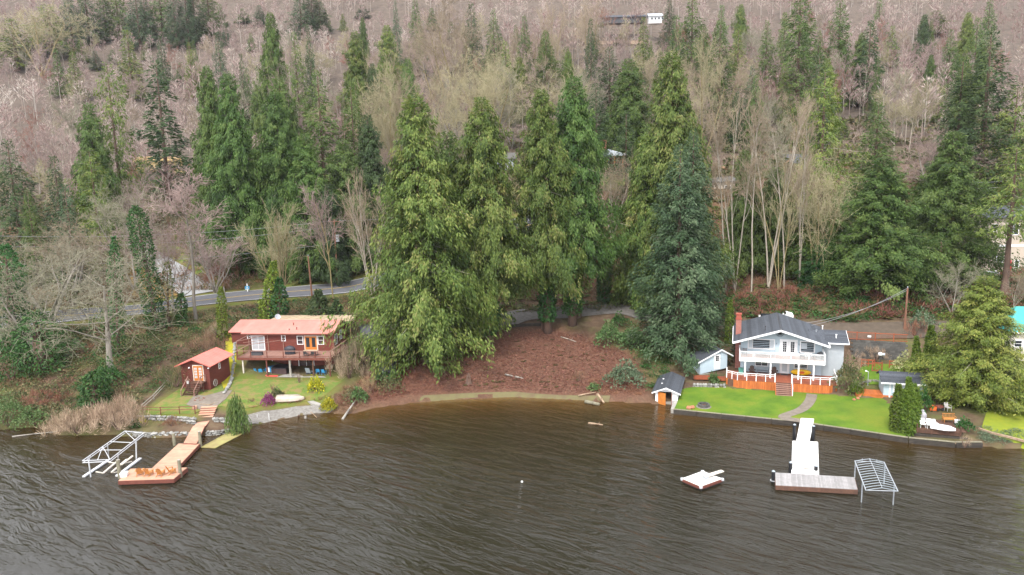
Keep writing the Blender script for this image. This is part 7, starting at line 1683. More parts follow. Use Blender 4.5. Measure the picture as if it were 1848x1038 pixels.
# boat lift with its bare canopy frame, left
Z8 = lambda x, y, z: (lambda p: (float(p[0]), float(p[1]), z))(G(140 + x / 8.65, 760 + y / 8.65, z))
c0 = np.array(Z8(520, 640, 0)); o = thing('boat_lift', 'white aluminium boat lift with a bare canopy frame beside the salmon platform', 'boat lift', tuple(c0))
def lift(name, p, q, w_, h_, mat='alum', r=None):
    p, q = np.array(p) - c0, np.array(q) - c0
    (MB().tube(p, q, r, r, 6) if r else MB().bar(p, q, w_, h_)).obj(name, M[mat], o)
zt = 2.3; fl_, fr_, br_, bl_ = Z8(75, 620, zt), Z8(505, 600, zt), Z8(1030, 190, zt), Z8(740, 155, zt)
up = lambda p, d=.0: (p[0], p[1], p[2] + d); mixp = lambda a, b, t: tuple(np.array(a) * (1 - t) + np.array(b) * t)
for d in (0, .22):
    for a, b in ((fl_, bl_), (fr_, br_)): lift('side_rail', up(a, -d), up(b, -d), .065, .065)
for t in (0, .34, .62, 1): lift('cross_member', mixp(fl_, bl_, t), mixp(fr_, br_, t), .055, .055)
lift('cross_member', up(fl_, -.2), up(fr_, -.2), .07, .07)
lift('brace', mixp(fl_, bl_, .45), mixp(fl_, fr_, .55), .05, .05); lift('brace', mixp(fl_, bl_, .45), fr_, .05, .05); lift('brace', mixp(fl_, bl_, 1), mixp(fr_, br_, .72), .05, .05)
legs = [Z8(210, 858, 0), Z8(620, 690, 0), Z8(893, 605, 0), Z8(478, 560, 0)]; tops = [mixp(fl_, bl_, .12), mixp(fr_, br_, .22), mixp(fr_, br_, .76), mixp(fl_, bl_, .56)]
for a, b in zip(legs, tops): lift('leg', (b[0] * .15 + a[0] * .85, b[1] * .15 + a[1] * .85, -1.2), b, .10, .10); lift('knee_brace', mixp(a, b, .72), mixp(b, tops[3] if b in (tops[0],) else (tops[1] if b is tops[2] else b), .12 if b in (tops[0], tops[2]) else .001), .04, .04)
bm = [(Z8(95, 868, .12), Z8(470, 620, .12)), (Z8(612, 858, .12), Z8(980, 582, .12))]
for a, b in bm: lift('base_beam', a, b, .32, .14)
for a, b in ((Z8(405, 808, .35), Z8(650, 603, .35)), (Z8(530, 800, .35), Z8(765, 600, .35)), (Z8(690, 680, .4), Z8(860, 545, .4))): lift('bunk', a, b, .15, .12, 'cream')
for a, b in ((Z8(285, 790, .05), Z8(400, 812, .05)), (Z8(560, 805, .05), Z8(680, 780, .05)), (Z8(480, 640, .05), Z8(570, 655, .05)), (Z8(740, 655, .05), Z8(850, 630, .05))): lift('cross_tube', a, b, .08, .08, 'cream')

# small things at the beach
def wall_run(name, label, cat, pts, w_, z0, z1, mat, piece):
    o = thing(name, label, cat, (pts[0][0], pts[0][1], z0)); P = [np.array(p) - np.array(pts[0]) for p in pts]
    for a, b in zip(P[:-1], P[1:]): MB().bar((*a, (z1 - z0) / 2), (*b, (z1 - z0) / 2), w_, z1 - z0).obj(piece, M[mat], o)
    return o
K = lambda x, y, z: G2(420 + x / 7.415, 640 + y / 7.415, z)
wall_run('concrete_wall', 'cracked pale concrete wall left of the upturned rowboat', 'wall', [K(250, 690, .8), K(420, 625, .8), K(600, 590, .8)], .9, .1, .95, 'concrete', 'wall_slab')
wall_run('concrete_wall', 'broken concrete wall right of the upturned rowboat', 'wall', [K(930, 570, .8), K(1070, 640, .8), K(1180, 700, .6)], .7, .1, .85, 'concrete', 'wall_slab')
p0 = K(780, 650, .6); o = thing('rowboat', 'weathered rowboat lying upside down on the beach wall', 'boat', (*p0, max(.5, hz(*p0) + .05)), math.radians(2)); hb = MB(); ns, k_ = 13, 9
for i in range(ns):
    t = i / (ns - 1); x = -1.75 + 3.5 * t; hw = .72 * (1 if t < .5 else max(.03, 1 - ((t - .5) / .5) ** 2.2)); hh = .62 * (1 if t < .55 else 1 - .45 * ((t - .55) / .45) ** 2)
    hb.v += [(x, hw * -math.cos(math.pi * j / (k_ - 1)) * (1 if j not in (0, k_ - 1) else 1.06), hh * math.sin(math.pi * j / (k_ - 1)) ** .62 if 0 < j < k_ - 1 else 0) for j in range(k_)]
for i in range(ns - 1):
    for j in range(k_ - 1): hb.f.append((i * k_ + j, (i + 1) * k_ + j, (i + 1) * k_ + j + 1, i * k_ + j + 1))
hb.f.append(tuple(range(k_))); hb.obj('hull', M['boathull'], o, smooth=False); MB().bar((-1.75, 0, .64), (1.2, 0, .62), .08, .06).obj('keel', M['greywood'], o)
for sy in (-.3, .3): MB().bar((-1.7, sy, .60), (.9, sy * .9, .59), .05, .04).obj('strake', M['boathull'], o)
def log(label, u0, v0, z0, u1, v1, z1, r0, r1, mat='log', name='driftwood_log', cat='log', stubs=1):
    a, b = G(u0, v0, z0), G(u1, v1, z1); o = thing(name, label, cat, tuple(a)); d = np.array(b) - np.array(a)
    m_ = d * .5 + np.array([0, 0, .03]); MB().tube((0, 0, 0), m_, r0, (r0 + r1) / 2, 8).tube(m_, d, (r0 + r1) / 2, r1, 8).obj('trunk', M[mat], o, smooth=True)
    if stubs: MB().tube(d * .7, d * .7 + np.array([.1, -.1, .35]), r1 * .6, r1 * .25, 6).obj('stub', M[mat], o)
    return o
log('silvery driftwood log sliding into the water right of the beach', 618, 757, .0, 642, 722, .9, .16, .07, 'greywood'); log('stubby dead branch standing in the water off the beach', 551, 757, -.1, 552, 745, .75, .16, .10, 'greywood', 'dead_stump', 'stump')
log('short dark stub in the water left of the dead branch', 539, 753, -.1, 539, 750, .3, .12, .1, 'brownwood', 'dead_stump', 'stump', 0)
for k, (u, v, h) in enumerate(((465, 760, .9), (486, 760, 1.1))): pile(('thin white stake standing in the shallows nearest the weeping cedar', 'thin white stake in the shallows farther from the weeping cedar')[k], u, v, u - .5, v - h * 13, .03, 'white', name='stake')
log('thin branch lying on the right of the beach', 558, 741, .2, 572, 754, .1, .05, .03, stubs=0)
log('broken log floating off the slope shore', 1062, 764, .05, 1088, 767, .1, .15, .08, 'log'); log('pale splintered log at the shore below the rhododendron', 1078, 712, .5, 1090, 727, .15, .22, .1, 'log'); log('mossy log half in the water below the rhododendron', 1056, 725, .2, 1082, 730, .15, .25, .2, 'pilewood', stubs=0)
log('grey log lying at the slope shore', 1044, 714, .5, 1075, 708, .8, .1, .06, 'log'); log('thin fallen pole low on the left bank shore', 22, 788, .05, 104, 779, .1, .08, .05, 'greywood', stubs=0)
log('fallen white limb on the brown slope', 1012, 608, 4.4, 1040, 617, 4.0, .09, .05, 'palebark', 'fallen_limb', 'limb')
for k in range(6): log(('lowest', 'second lowest', 'middle', 'fourth', 'fifth', 'topmost')[k] + ' log of the long wood pile at the top left of the brown slope', 888 + 3 * k, 617 - 2.2 * k, 3.9 + .12 * k, 945 - 5 * k, 613 - 1.7 * k, 3.9 + .12 * k, .20, .15, ('log', 'brownwood', 'ply', 'log', 'brownwood', 'greywood')[k], 'stacked_log', 'log', 0)
x, y, z = on_ground(846, 694); o = thing('tree_stump', 'shredded reddish stump on the slope below the huge shore cedar', 'stump', (x, y, z - .1)); r2 = np.random.default_rng(3); sm = MB()
for k in range(9): a = k * .7; sm.tube((.35 * math.cos(a), .35 * math.sin(a), 0), (.22 * math.cos(a), .22 * math.sin(a), r2.uniform(.9, 1.7)), .16, .05, 6)
sm.obj('splinters', M['bark'], o); MB().tube((0, 0, -.2), (0, 0, 1.0), .42, .3, 10).obj('core', M['brownwood'], o)
for k, (u, v) in enumerate(((912, 676), (930, 680))): log(('left grey root snag on the brown slope', 'right grey root snag on the brown slope')[k], u, v, 1.6, u + 14, v + 3, 1.7, .14, .05, 'greywood', 'root_snag', 'snag')
_w = [G2(u, v, z) for u, v, z in ((893, 594, 5.2), (920, 591, 5.3), (950, 588, 5.4), (978, 586, 5.5))]
wall_run('curb_timbers', 'dark timber edging along the gravel lane above the slope', 'edging', _w, .3, 5.1, 5.75, 'bulkhead', 'timber')
_w = [G2(u, v, z) for u, v, z in ((360, 731, 1.55), (380, 733, 1.5), (400, 722, 1.6), (408, 714, 1.7))]
wall_run('garden_edging', 'pale timber edging beside the path to the salmon steps', 'edging', _w, .12, 1.5, 1.72, 'log', 'timber')
# white stones along the yellow moss bed
_p = [G(u, v, z)[:2] for u, v, z in ((404, 712, 1.7), (414, 696, 1.75), (424, 672, 1.9), (428, 650, 2.3), (427, 634, 2.8))]
o = thing('stone_border', 'line of whitish stones edging the yellow moss bed', 'stone border', (_p[0][0], _p[0][1], 1.7)); stones(o, [(p[0] - _p[0][0], p[1] - _p[0][1]) for p in _p], .3, .42, 'stone', 1, lambda a, b: hz(a + _p[0][0], b + _p[0][1]) - 1.7 + .05, 21)
x, y, z = GZ(360, 722, 1.65); o = thing('fire_ring', 'rusty ring of stones on the garden path below the shed steps', 'fire pit', (x, y, 1.6))
for k in range(12): a = k * .5236; key = ('darkstone', k % 6); b, fs = stone_mesh(k % 6); MB().add([(p[0] * .3 + .6 * math.cos(a), p[1] * .3 + .6 * math.sin(a), p[2] * .22 + .1) for p in b], fs).obj('stone', M['redtrim' if k % 3 else 'darkstone'], o)

# ================= right dock =================
Q4 = lambda x, y, z: G2(1210 + x / 4.298, 740 + y / 4.298, z)
board_walk('gangway', 'white gangway from the lawn path down to the white float', 'gangway', [Q4(978, 243, .62), Q4(1072, 250, .62), Q4(1110, 66, .72), Q4(1015, 60, .72)], .62, .72, 'white_wood', 3, 'white', .16)
float_dock('floating_dock', 'long bright white float between the white gangway and the grey dock', [Q4(942, 492, .5), Q4(1148, 502, .5), Q4(1140, 245, .5), Q4(950, 237, .5)], .5, 'white_wood', 6, 'white', True, .3)
float_dock('dock_platform', 'grey slatted cross dock at the outer end of the white float', [Q4(817, 582, .52), Q4(1450, 616, .52), Q4(1426, 521, .52), Q4(812, 484, .52)], .52, 'greydeck', 50, 'brownwood', False, .42)
for (a, b, c, d, lab) in ((958, 235, 960, 115, 'black capped pile left of the white gangway'), (1105, 243, 1107, 125, 'black capped pile right of the white gangway'), (930, 492, 931, 408, 'black pile at the left edge of the white float by the grey dock'), (1126, 505, 1127, 434, 'black pile at the right edge of the white float by the grey dock'), (796, 562, 796, 476, 'black pile at the left end of the grey dock')):
    pile(lab, 1210 + a / 4.298, 740 + b / 4.298, 1210 + c / 4.298, 740 + d / 4.298, .17, 'black', None, 'steelblue')
o = thing('boat_hook', 'thin grey pole lying on the white float', 'pole', (*Q4(1060, 455, .52), .55)); MB().bar((-.5, -.1, 0), (.5, .12, 0), .06, .05).obj('shaft', M['greywood'], o)
o = thing('cleat_ring', 'pale rope loop around the black pile at the end of the grey dock', 'rope', (*Q4(800, 545, .3), .3)); rp = MB()
for k in range(12): a, b = k * math.pi / 6, (k + 1) * math.pi / 6; rp.bar((.3 * math.cos(a), .25 * math.sin(a), 0), (.3 * math.cos(b), .25 * math.sin(b), 0), .05, .05)
rp.obj('loop', M['alum'], o)
o = float_dock('swim_platform', 'square white swim platform afloat with a diving board', [Q4(235, 592, .48), Q4(402, 532, .48), Q4(250, 472, .48), Q4(90, 530, .48)], .48, 'white_wood', 4, 'redtrim', True, .26); o['category'] = 'raft'
sp = [np.array(Q4(*q, .48)) - np.array(o.location[:2]) for q in ((235, 592), (402, 532), (250, 472), (90, 530))]
for p in sp: MB().box(p[0] - .13, p[0] + .13, p[1] - .13, p[1] + .13, .30, .495).obj('corner_cap', M['alum'], o)
a, b = np.array(Q4(262, 512, .75)) - np.array(o.location[:2]), np.array(Q4(405, 472, .8)) - np.array(o.location[:2])
MB().bar((*a, .72), (*b, .80), .42, .06).obj('diving_board', M['cream'], o); MB().bar((a[0], a[1], .6), (*(a + (b - a) * .15), .62), .5, .2).obj('board_mount', M['galv'], o)
# boat lift canopy frame, right
zt = 1.95; cA = lambda x, y, z=zt: np.array(GZ(1210 + x / 4.298, 740 + y / 4.298, z))
bl_, br_, fl_, fr_ = cA(1430, 395), cA(1657, 405), cA(1515, 622), cA(1765, 630); c0 = np.array([*(bl_ + fr_)[:2] / 2, 0])
o = thing('boat_lift', 'galvanised arched canopy frame standing in the water beside the grey dock', 'boat lift', tuple(c0)); n = 13
for i in range(n):
    t = i / (n - 1); a, b = bl_ + (fl_ - bl_) * t - c0, br_ + (fr_ - br_) * t - c0; m_ = (a + b) / 2 + np.array([0, 0, .26])
    pts = [a, a * .75 + b * .25 + np.array([0, 0, .15]), m_, a * .25 + b * .75 + np.array([0, 0, .15]), b]; rb = MB()
    for p, q in zip(pts[:-1], pts[1:]): rb.tube(p, q, .028, .028, 6)
    rb.obj('rafter', M['steelblue'], o)
for a, b in ((bl_, fl_), (br_, fr_)): MB().tube(a - c0, b - c0, .045, .045, 8).obj('side_rail', M['galv'], o)
MB().tube((bl_ + br_) / 2 - c0 + np.array([0, 0, .3]), (fl_ + fr_) / 2 - c0 + np.array([0, 0, .3]), .03, .03, 6).obj('ridge_pole', M['galv'], o)
for p in (bl_ + (fl_ - bl_) * .72, br_ + (fr_ - br_) * .76, bl_ + (fl_ - bl_) * .06, br_ + (fr_ - br_) * .08): MB().tube((p[0] - c0[0], p[1] - c0[1], -1.2), p - c0, .05, .05, 8).obj('leg', M['galv'], o)
for a, b in ((bl_, br_), (fl_, fr_)): MB().tube(a - c0, b - c0, .03, .03, 6).obj('end_bar', M['galv'], o)
for k in (.25, .5, .75): p = bl_ + (br_ - bl_) * k - c0; MB().tube(p, p + np.array([0, 0, .28]), .02, .02, 5).obj('strut', M['galv'], o)
o = thing('buoy', 'tiny white buoy alone in the middle of the bay', 'buoy', (*G2(942, 870, 0), -.05)); MB().lathe([(.03, -.05), (.10, .0), (.115, .08), (.07, .16), (.02, .19)], 12).obj('float', M['white'], o)
p = G(1621, 776, .65); o = thing('satellite_dish', 'white satellite dish on a short pole at the right end of the lawn', 'satellite dish', (*p[:2], .62)); MB().tube((0, 0, -.1), (0, 0, 1.35), .05).obj('pole', M['steelblue'], o); MB().lathe([(.02, 0), (.3, .05), (.46, .15), (.44, .17), (.28, .08), (.02, .03)], 16).obj('dish', M['white'], o, loc=(-.05, 0, 1.6), rot=(0, math.radians(-65), math.radians(20))); MB().bar((-.1, 0, 1.4), (-.75, -.2, 1.75), .04, .04).obj('feed_arm', M['galv'], o)

# ================= neighbour's shore deck =================
X4 = lambda x, y, z: G2(1630 + x / 11.53, 720 + y / 11.53, z)
c = np.array(X4(550, 560, .95)); B = Site('shore_deck', 'dark weathered deck at the water edge with a row of white chairs', 'deck', c[0], c[1], .5, -20)
for i in range(17): B.b('deck_board', 'brownwood', -2.9, 3.2, -1.35 + i * .2, -1.17 + i * .2, .98, 1.03)
for x in (-2.85, -1.5, -.1, 1.3, 2.6): B.b('post', 'brownwood', x, x + .13, -1.45, -1.32, .1, 1.55)
for k in range(3): B.b('front_board', 'brownwood', -2.9, 2.7, -1.40, -1.36, .55 + k * .16, .69 + k * .16)
B.b('rim_beam', 'bulkhead', -3.0, 3.3, -1.6, -1.42, .2, .5)
for k, (x, y, lab) in enumerate(((225, 570, 'white patio chair at the left end of the row on the shore deck'), (400, 590, 'second white patio chair from the left on the shore deck'), (540, 605, 'third white patio chair from the left on the shore deck'), (640, 615, 'white patio chair half behind the upturned white dinghy'))):
    patio_chair(lab, (*X4(x, y, 1.03), 1.03), math.radians(-15 + 3 * k), 'white', group='white chairs on the shore deck')
p = X4(830, 640, 1.1); o = thing('dinghy', 'white dinghy lying upside down at the right end of the shore deck', 'boat', (*p, 1.2), math.radians(-38)); hb = MB(); ns = 11
for i in range(ns):
    t = i / (ns - 1); x = -1.15 + 2.3 * t; hw = .55 * (1 if t < .45 else max(.04, 1 - ((t - .45) / .55) ** 2)); hh = .42 * (1 if t < .6 else 1 - .4 * ((t - .6) / .4) ** 2)
    hb.v += [(x, -hw * math.cos(math.pi * j / 8), hh * math.sin(math.pi * j / 8) ** .7 if 0 < j < 8 else 0) for j in range(9)]
for i in range(ns - 1):
    for j in range(8): hb.f.append((i * 9 + j, (i + 1) * 9 + j, (i + 1) * 9 + j + 1, i * 9 + j + 1))
hb.f.append(tuple(range(9))); hb.obj('hull', M['white'], o); MB().bar((-1.1, 0, .43), (.7, 0, .42), .05, .05).obj('keel', M['alum'], o)
for sx in (-.7, .5): MB().box(sx - .05, sx + .05, -.45, .45, -.18, .0).obj('support', M['brownwood'], o)
o = thing('covered_barbecue', 'barbecue under a grey cloth cover behind the white chairs', 'grill', (*X4(385, 440, 1.0), 1.0)); MB().lathe([(.42, 0), (.46, .5), (.44, .75), (.3, .92), (.2, 1.0), (.2, 1.15), (.12, 1.25)], 10).obj('cover', M['greybag'], o); MB().box(-.25, .25, -.2, .2, 0, .3).obj('stand', M['black'], o)
sofa('orange brown wooden bench at the back of the shore deck', (*X4(950, 480, 1.03), 1.03), math.radians(-8), 1.3, 'teak')
o = thing('bucket', 'white bucket at the right edge of the shore deck', 'bucket', (*X4(1118, 545, 1.03), 1.03)); MB().lathe([(.22, 0), (.28, .55), (.26, .55)], 12).obj('pail', M['white'], o); MB().lathe([(.29, .52), (.30, .57)], 12).obj('rim', M['alum'], o)
o = thing('crate', 'orange plastic crate under the golden cedar', 'crate', (*X4(612, 230, 1.0), 1.0), math.radians(-10)); MB().box(-.38, .38, -.28, .28, 0, .1).obj('bottom', M['orangeplastic'], o)
for (a, b, cc_, d_) in ((-.38, .38, -.28, -.24), (-.38, .38, .24, .28), (-.38, -.34, -.24, .24), (.34, .38, -.24, .24)): MB().box(a, b, cc_, d_, .1, .5).obj('side', M['orangeplastic'], o)
o = thing('garden_cart', 'dark red garden cart beside the orange crate', 'cart', (*X4(745, 235, 1.0), 1.0)); MB().box(-.4, .4, -.25, .25, .3, .55).obj('tray', M['redtrim'], o); MB().bar((.4, 0, .4), (.8, .1, .8), .04, .04).obj('handle', M['black'], o)
for sx in (-.28, .28): MB().tube((sx, -.32, .18), (sx, -.27, .18), .18, n=12).obj('wheel', M['black'], o)
patio_chair('pale slatted chair under the golden cedar', (*X4(925, 250, 1.1), 1.1), math.radians(10), 'lichen')
wall_run('garden_edging', 'tan timber edging along the yellow lawn on the right', 'edging', [GZ(u, v, .75)[:2] for u, v in ((1767, 773), (1790, 781), (1820, 788), (1850, 796))], .2, .6, .82, 'log', 'timber')

# ================= utility poles, wires, sign =================
def upole(label, ub, vb, ut, vt, arms, box=False, mat='polewood'):
    x, y, z = on_ground(ub, vb); q = V(ut, vt, y); o = thing('utility_pole', label, 'utility pole', (x, y, z)); h = float(q[2]) - z; dx = float(q[0]) - x
    MB().tube((0, 0, -.5), (dx, 0, h), .17, .12, 10).obj('shaft', M[mat], o)
    for k in range(arms): MB().bar((dx - 1.2, 0, h - .4 - k * 1.1), (dx + 1.2, 0, h - .4 - k * 1.1), .1, .12).obj('crossarm', M[mat], o)
    for k in range(3): MB().lathe([(.05, 0), (.07, .12), (.03, .2)], 8).obj('insulator', M['galv'], o, loc=(dx + (-1 + k) * (1.1 if arms else .0), 0, h - .34 if arms else h + .02 * k))
    if box: MB().tube((dx + .42, -.1, h - 4.2), (dx + .42, -.1, h - 2.9), .34, .34, 12).obj('transformer', M['galv'], o)
    return (x + dx, y, z + h)
t1 = upole('tall utility pole with a grey transformer beside the pink topped tree', 609, 516, 603, 396, 2, True)
t2 = upole('thin leaning brown pole above the carport roof', 563, 534, 556, 462, 0)
t3 = upole('orange brown utility pole on the lane behind the small pale blue shed', 1632, 596, 1638, 520, 0)
t4 = upole('short grey pole stump at the road edge left of the ivy cone', 408, 552, 404, 520, 0, mat='greywood')
def wire(label, a, b, sag, r=.022):
    a, b = np.array(a), np.array(b); o = thing('power_line', label, 'wire', tuple(a)); mb = MB(); n = 16; P = [a + (b - a) * i / n - np.array([0, 0, sag * 4 * (i / n) * (1 - i / n)]) - a for i in range(n + 1)]
    for p, q in zip(P[:-1], P[1:]): mb.tube(p, q, r, r, 4, cap=False)
    mb.obj('cable', M['wire'], o)
_e = V(-40, 425, 118); _e2 = V(-40, 445, 118)
wire('upper power line running left from the transformer pole', (t1[0] - 1, t1[1], t1[2] - .3), tuple(_e), 1.2); wire('middle power line running left from the transformer pole', (t1[0] - 1, t1[1], t1[2] - 1.4), tuple(_e2), 1.2); wire('lower cable running left from the transformer pole', (t1[0], t1[1], t1[2] - 4.5), tuple(V(-40, 482, 118)), 1.0)
wire('upper power line running right from the transformer pole', (t1[0] + 1, t1[1], t1[2] - .3), (-8, 142, t1[2] + 2), .8)
wire('service wire from the lane pole to the pale blue house', t3, (*wl(9.6, 9.5), 7.2), .6); wire('second service wire from the lane pole to the pale blue house', (t3[0], t3[1], t3[2] - .3), (*wl(9.0, 10.5), 7.3), .7)
wire('upper wire crossing at the right edge above the tan house', tuple(V(1752, 330, 128)), tuple(V(1900, 312, 128)), .4); wire('lower wire crossing at the right edge above the tan house', tuple(V(1752, 341, 128)), tuple(V(1900, 322, 128)), .4)
x, y, z = on_ground(447, 528); q = V(447, 512, y); h = float(q[2]) - z
o = thing('road_marker', 'slim white roadside marker with a small blue plate', 'road marker', (x, y, z)); MB().box(-.09, .09, -.04, .04, -.2, h).obj('post', M['white'], o); MB().box(-.42, .42, -.07, -.045, h * .28, h * .70).obj('plate', M['signblue'], o); MB().box(-.36, .36, -.085, -.07, h * .30, h * .36).obj('stripe', M['white'], o); MB().box(-.13, .13, -.085, -.07, h * .42, h * .62).obj('symbol', M['palecurtain'], o)

# ================= houses among the trees =================
def px_house(name, label, Y, u0, u1, v_eave, v_base, v_ridge, depth, wall, roofm, over=.6):
    a, b = V(u0, v_base, Y), V(u1, v_base, Y); e, rg_ = float(V((u0 + u1) / 2, v_eave, Y)[2]), float(V((u0 + u1) / 2, v_ridge, Y + depth / 2)[2]); x0, x1, zb = float(a[0]), float(b[0]), min(float(a[2]), float(b[2])) - 1.5
    B = Site(name, label, 'house', x0, Y, zb, 0); W_ = x1 - x0
    B.m(MB().box(0, W_, 0, depth, zb, e), 'wall', wall); B.m(MB().prism([(0, 0, e), (0, depth, e), (0, depth / 2, rg_ - .1)], (W_, 0, 0)), 'gable', wall)
    B.m(MB().prism([(-over, -over, e - .12), (-over, depth / 2, rg_ - .05), (-over, depth + over, e - .12), (-over, depth + over, e + .1), (-over, depth / 2, rg_ + .15), (-over, -over, e + .1)], (W_ + 2 * over, 0, 0)), 'roof', roofm)
    return B, W_, e, zb
B, W_, e, zb = px_house('tan_house', 'tan stucco house with white windows half hidden at the right edge', 127, 1775, 1905, 392, 500, 372, 9, 'stucco', 'shingle')
sc_ = 127 / FPX
def wz(v, Y=127, u=1800): return float(V(u, v, Y)[2])
B.win(0, (1795 - 1775) * sc_, (1808 - 1775) * sc_, wz(474), wz(462), 2, 2, w=.12); B.win(0, (1829 - 1775) * sc_, (1838 - 1775) * sc_, wz(484), wz(470), 1, 2, w=.12); B.win(0, (1782 - 1775) * sc_, (1792 - 1775) * sc_, wz(418), wz(404), 1, 1, w=.12); B.win(0, (1812 - 1775) * sc_, (1832 - 1775) * sc_, wz(425), wz(405), 2, 1, w=.12)
B.b('trim_band', 'white', 0, W_, -.05, 0, wz(446), wz(442))
dx0 = (1766 - 1775) * sc_; zd = wz(500, 123.5); dk2 = B.b('deck', 'brownwood', dx0, W_, -4.0, -.05, zd - .25, zd)
for x in np.arange(dx0, W_, 1.5): q = B.b('rail_post', 'brownwood', x, x + .1, -4.0, -3.9, zd, zd + 1.0, dk2); q.location = q.location - dk2.location
for zz in (.95, .5, .15): q = B.b('rail', 'brownwood', dx0, W_, -4.0, -3.95, zd + zz - .04, zd + zz + .04, dk2); q.location = q.location - dk2.location
for x in np.arange(dx0 + .2, W_, .28): q = B.b('baluster', 'brownwood', x, x + .05, -3.99, -3.94, zd + .15, zd + .95, dk2); q.location = q.location - dk2.location
for x in np.arange(dx0, W_, 3.0): B.b('deck_post', 'brownwood', x, x + .18, -3.9, -3.7, zd - 5, zd - .25)
_h = V(1784, 499, 122.5); o = thing('hot_tub', 'grey covered hot tub at the left end of the deck of the tan house', 'hot tub', (float(_h[0]), 122.6, zd - .6)); MB().box(-1.0, 1.0, -.9, .9, 0, 1.5).obj('cabinet', M['stucco'], o); MB().box(-1.1, 1.1, -1.0, 1.0, 1.5, 1.68).obj('cover', M['bluegrey'], o)
_h = V(1822, 500, 124.5); o = thing('patio_umbrella', 'closed red umbrella on the deck of the tan house', 'umbrella', (float(_h[0]), 124.5, zd)); MB().tube((0, 0, 0), (0, 0, 2.9), .04).obj('pole', M['brownwood'], o); MB().lathe([(.08, .9), (.26, 1.1), (.2, 2.0), (.05, 2.8)], 10).obj('canopy', M['umbrella'], o)
patio_chair('white chair on the deck of the tan house', (float(_h[0]) - 2.2, 124.6, zd), 0.2, 'white')
# turquoise roof
zr_ = float(V(1838, 573, 92)[2]); ze = float(V(1822, 597, 92)[2]); x0 = float(V(1826, 600, 92)[0])
B = Site('cream_house', 'cream house with a turquoise metal roof behind the golden cedar', 'house', x0, 92, 1.0, -12); B.m(MB().box(0, 9, 0, 8, .5, ze), 'wall', 'cream')
B.m(MB().add([(-.6, -.6, ze - .1), (9.6, -.6, ze - .1), (9.6, 8.6, ze - .1), (-.6, 8.6, ze - .1), (1.6, 3.2, zr_ + .9), (7, 3.2, zr_ + .9)], [(0, 1, 5, 4), (1, 2, 5), (2, 3, 4, 5), (3, 0, 4), (3, 2, 1, 0)]), 'roof', 'teal')
B.win(0, .35, 1.35, float(V(1838, 626, 92)[2]), float(V(1838, 613, 92)[2]), 1, 2); B.b('fascia', 'white', -.62, 9.62, -.66, -.6, ze - .25, ze - .05)
# brown house with the square chimney
Y = 168; s8 = lambda x, y, dY=0: V(1060 + x / 8.65, 220 + y / 8.65, Y + dY)
x0, x1 = float(s8(150, 600)[0]), float(s8(560, 600)[0]); ze, zd, zb, za = float(s8(400, 525)[2]), float(s8(400, 725)[2]), float(s8(400, 860)[2]), float(s8(330, 425, 3)[2])
B = Site('brown_house', 'brown house with a grey hipped roof, square chimney and railed porch up in the trees', 'house', x0, Y, zb, 0); W_ = x1 - x0
B.m(MB().box(0, W_ - .3, 1.8, 8, zb - 1.5, ze), 'wall', 'redtrim'); B.m(MB().add([(-.8, -.6, ze), (W_ + .9, -.6, ze + .15), (W_ + .9, 8.6, ze + .15), (-.8, 8.6, ze), (2.2, 3.8, za), (3.2, 3.8, za), (-.8, -.6, ze - .2), (W_ + .9, -.6, ze - .05)], [(0, 1, 5, 4), (1, 2, 5), (2, 3, 4, 5), (3, 0, 4), (6, 7, 1, 0)]), 'roof', 'bluegrey')
B.b('porch_floor', 'deckred', 0, W_, -.3, 1.8, zd - .2, zd)
for t in (.02, .38, .66, .97): B.b('post', 'orangewood', W_ * t, W_ * t + .14, -.3, -.16, zb - 1, ze)
for zz in (.95, .15): B.b('rail', 'stucco', 0, W_, -.3, -.22, zd + zz - .05, zd + zz + .05)
for x in np.arange(.1, W_, .25): B.b('baluster', 'stucco', x, x + .06, -.29, -.24, zd + .15, zd + .95)
cx = float(s8(290, 400)[0]) - x0; zc0, zc1 = float(s8(290, 430)[2]), float(s8(290, 275)[2])
B.m(MB().box(cx - .55, cx - .25, 2.6, 3.4, zc0 - 1, zc1).box(cx + .2, cx + .5, 2.6, 3.4, zc0 - 1, zc1).box(cx - .25, cx + .2, 2.6, 3.4, zc1 - .3, zc1).box(cx - .25, cx + .2, 2.6, 3.4, zc0 - 1, zc0 + .6), 'chimney', 'terracotta'); B.win(1.8, .8, 3.0, zd + .3, zd + 2.0, 2, 1)
tag(drape('upper_yard', [V(1090, 345, 158)[:2], V(1140, 345, 158)[:2], V(1140, 330, 166)[:2], V(1080, 330, 166)[:2]], M['yardgrass'], .15, 1.5), kind='structure')
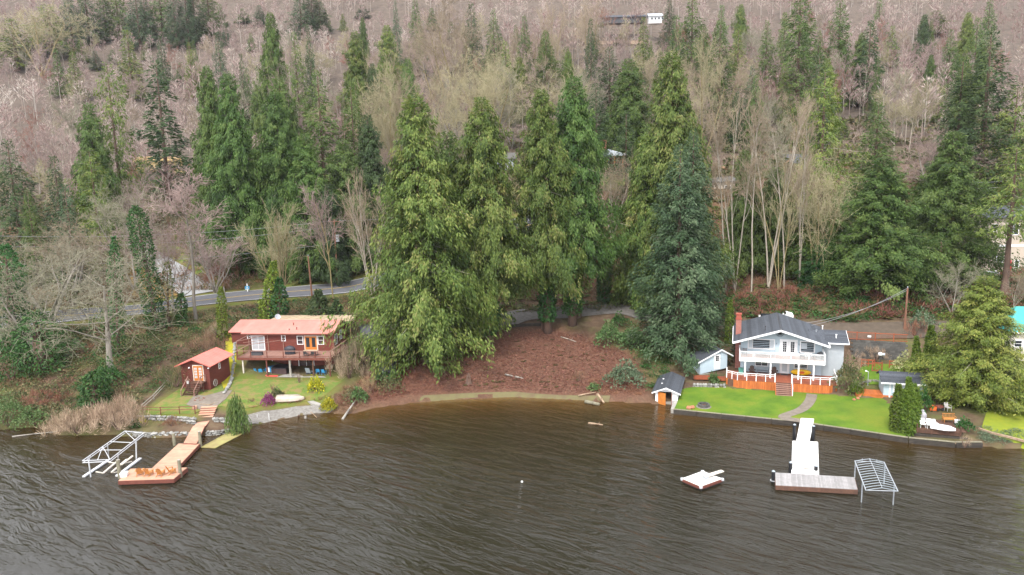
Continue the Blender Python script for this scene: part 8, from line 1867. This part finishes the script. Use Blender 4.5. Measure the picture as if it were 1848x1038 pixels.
B, W_, e, zb = px_house('white_house', 'pale house glimpsed between the two olive cedars up the hill', 172, 898, 928, 287, 310, 277, 8, 'bluegrey', 'block'); B.win(0, W_ * .6, W_ * .85, e - 2.2, e - .9, 1, 1)
B, W_, e, zb = px_house('tan_cabin', 'small tan cabin with a grey roof behind the bare grove', 158, 1288, 1326, 328, 352, 320, 7, 'stucco', 'block'); B.win(0, W_ * .5, W_ * .8, e - 1.9, e - .8, 1, 1)
B, W_, e, zb = px_house('grey_cabin', 'grey roofed cabin deep in the bare grove right of the tan cabin', 172, 1425, 1462, 294, 310, 279, 8, 'stucco', 'darkgrey'); B.win(0, W_ * .3, W_ * .6, e - 1.9, e - .8, 1, 1)
B, W_, e, zb = px_house('white_barn', 'small white building high on the hill at the top edge', 325, 1172, 1194, 29, 35, 25, 4, 'white', 'galv')
for k in range(4): B.win(0, .6 + k * 1.5, 1.6 + k * 1.5, e - 1.6, e - .5, 1, 1)
B, W_, e, zb = px_house('long_barn', 'long dark roofed building left of the white one at the top edge', 330, 1090, 1164, 31, 34, 28, 4, 'darkgrey', 'shingle')
tag(drape('hill_clearing', [V(1085, 52, 320)[:2], V(1160, 52, 320)[:2], V(1165, 40, 326)[:2], V(1080, 40, 326)[:2]], surf('dry_field', (.24, .16, .11), (.18, .12, .085), .95, .4), .6, 3), kind='structure')
tag(drape('yellow_clearing', [V(232, 280, 208)[:2], V(330, 278, 208)[:2], V(325, 262, 222)[:2], V(240, 264, 222)[:2]], surf('yellow_grass', (.32, .23, .09), (.22, .15, .07), .95, .5), .35, 3), kind='structure')

# ------------------------------------------------------------------ thin haze over the whole valley
hm, nt, bs = newmat("valley_haze"); nt.nodes.remove(bs)
pv = N(nt, "ShaderNodeVolumePrincipled"); pv.inputs["Color"].default_value = (.93, .93, 1, 1); pv.inputs["Density"].default_value = .00007; pv.inputs["Anisotropy"].default_value = 0
nt.links.new(pv.outputs[0], nt.nodes["Material Output"].inputs["Volume"])
hb = MB().box(-880, 880, -420, 760, -4, 310); tag(hb.obj("haze", hm), 'faint haze filling the valley', 'haze', None, 'stuff')
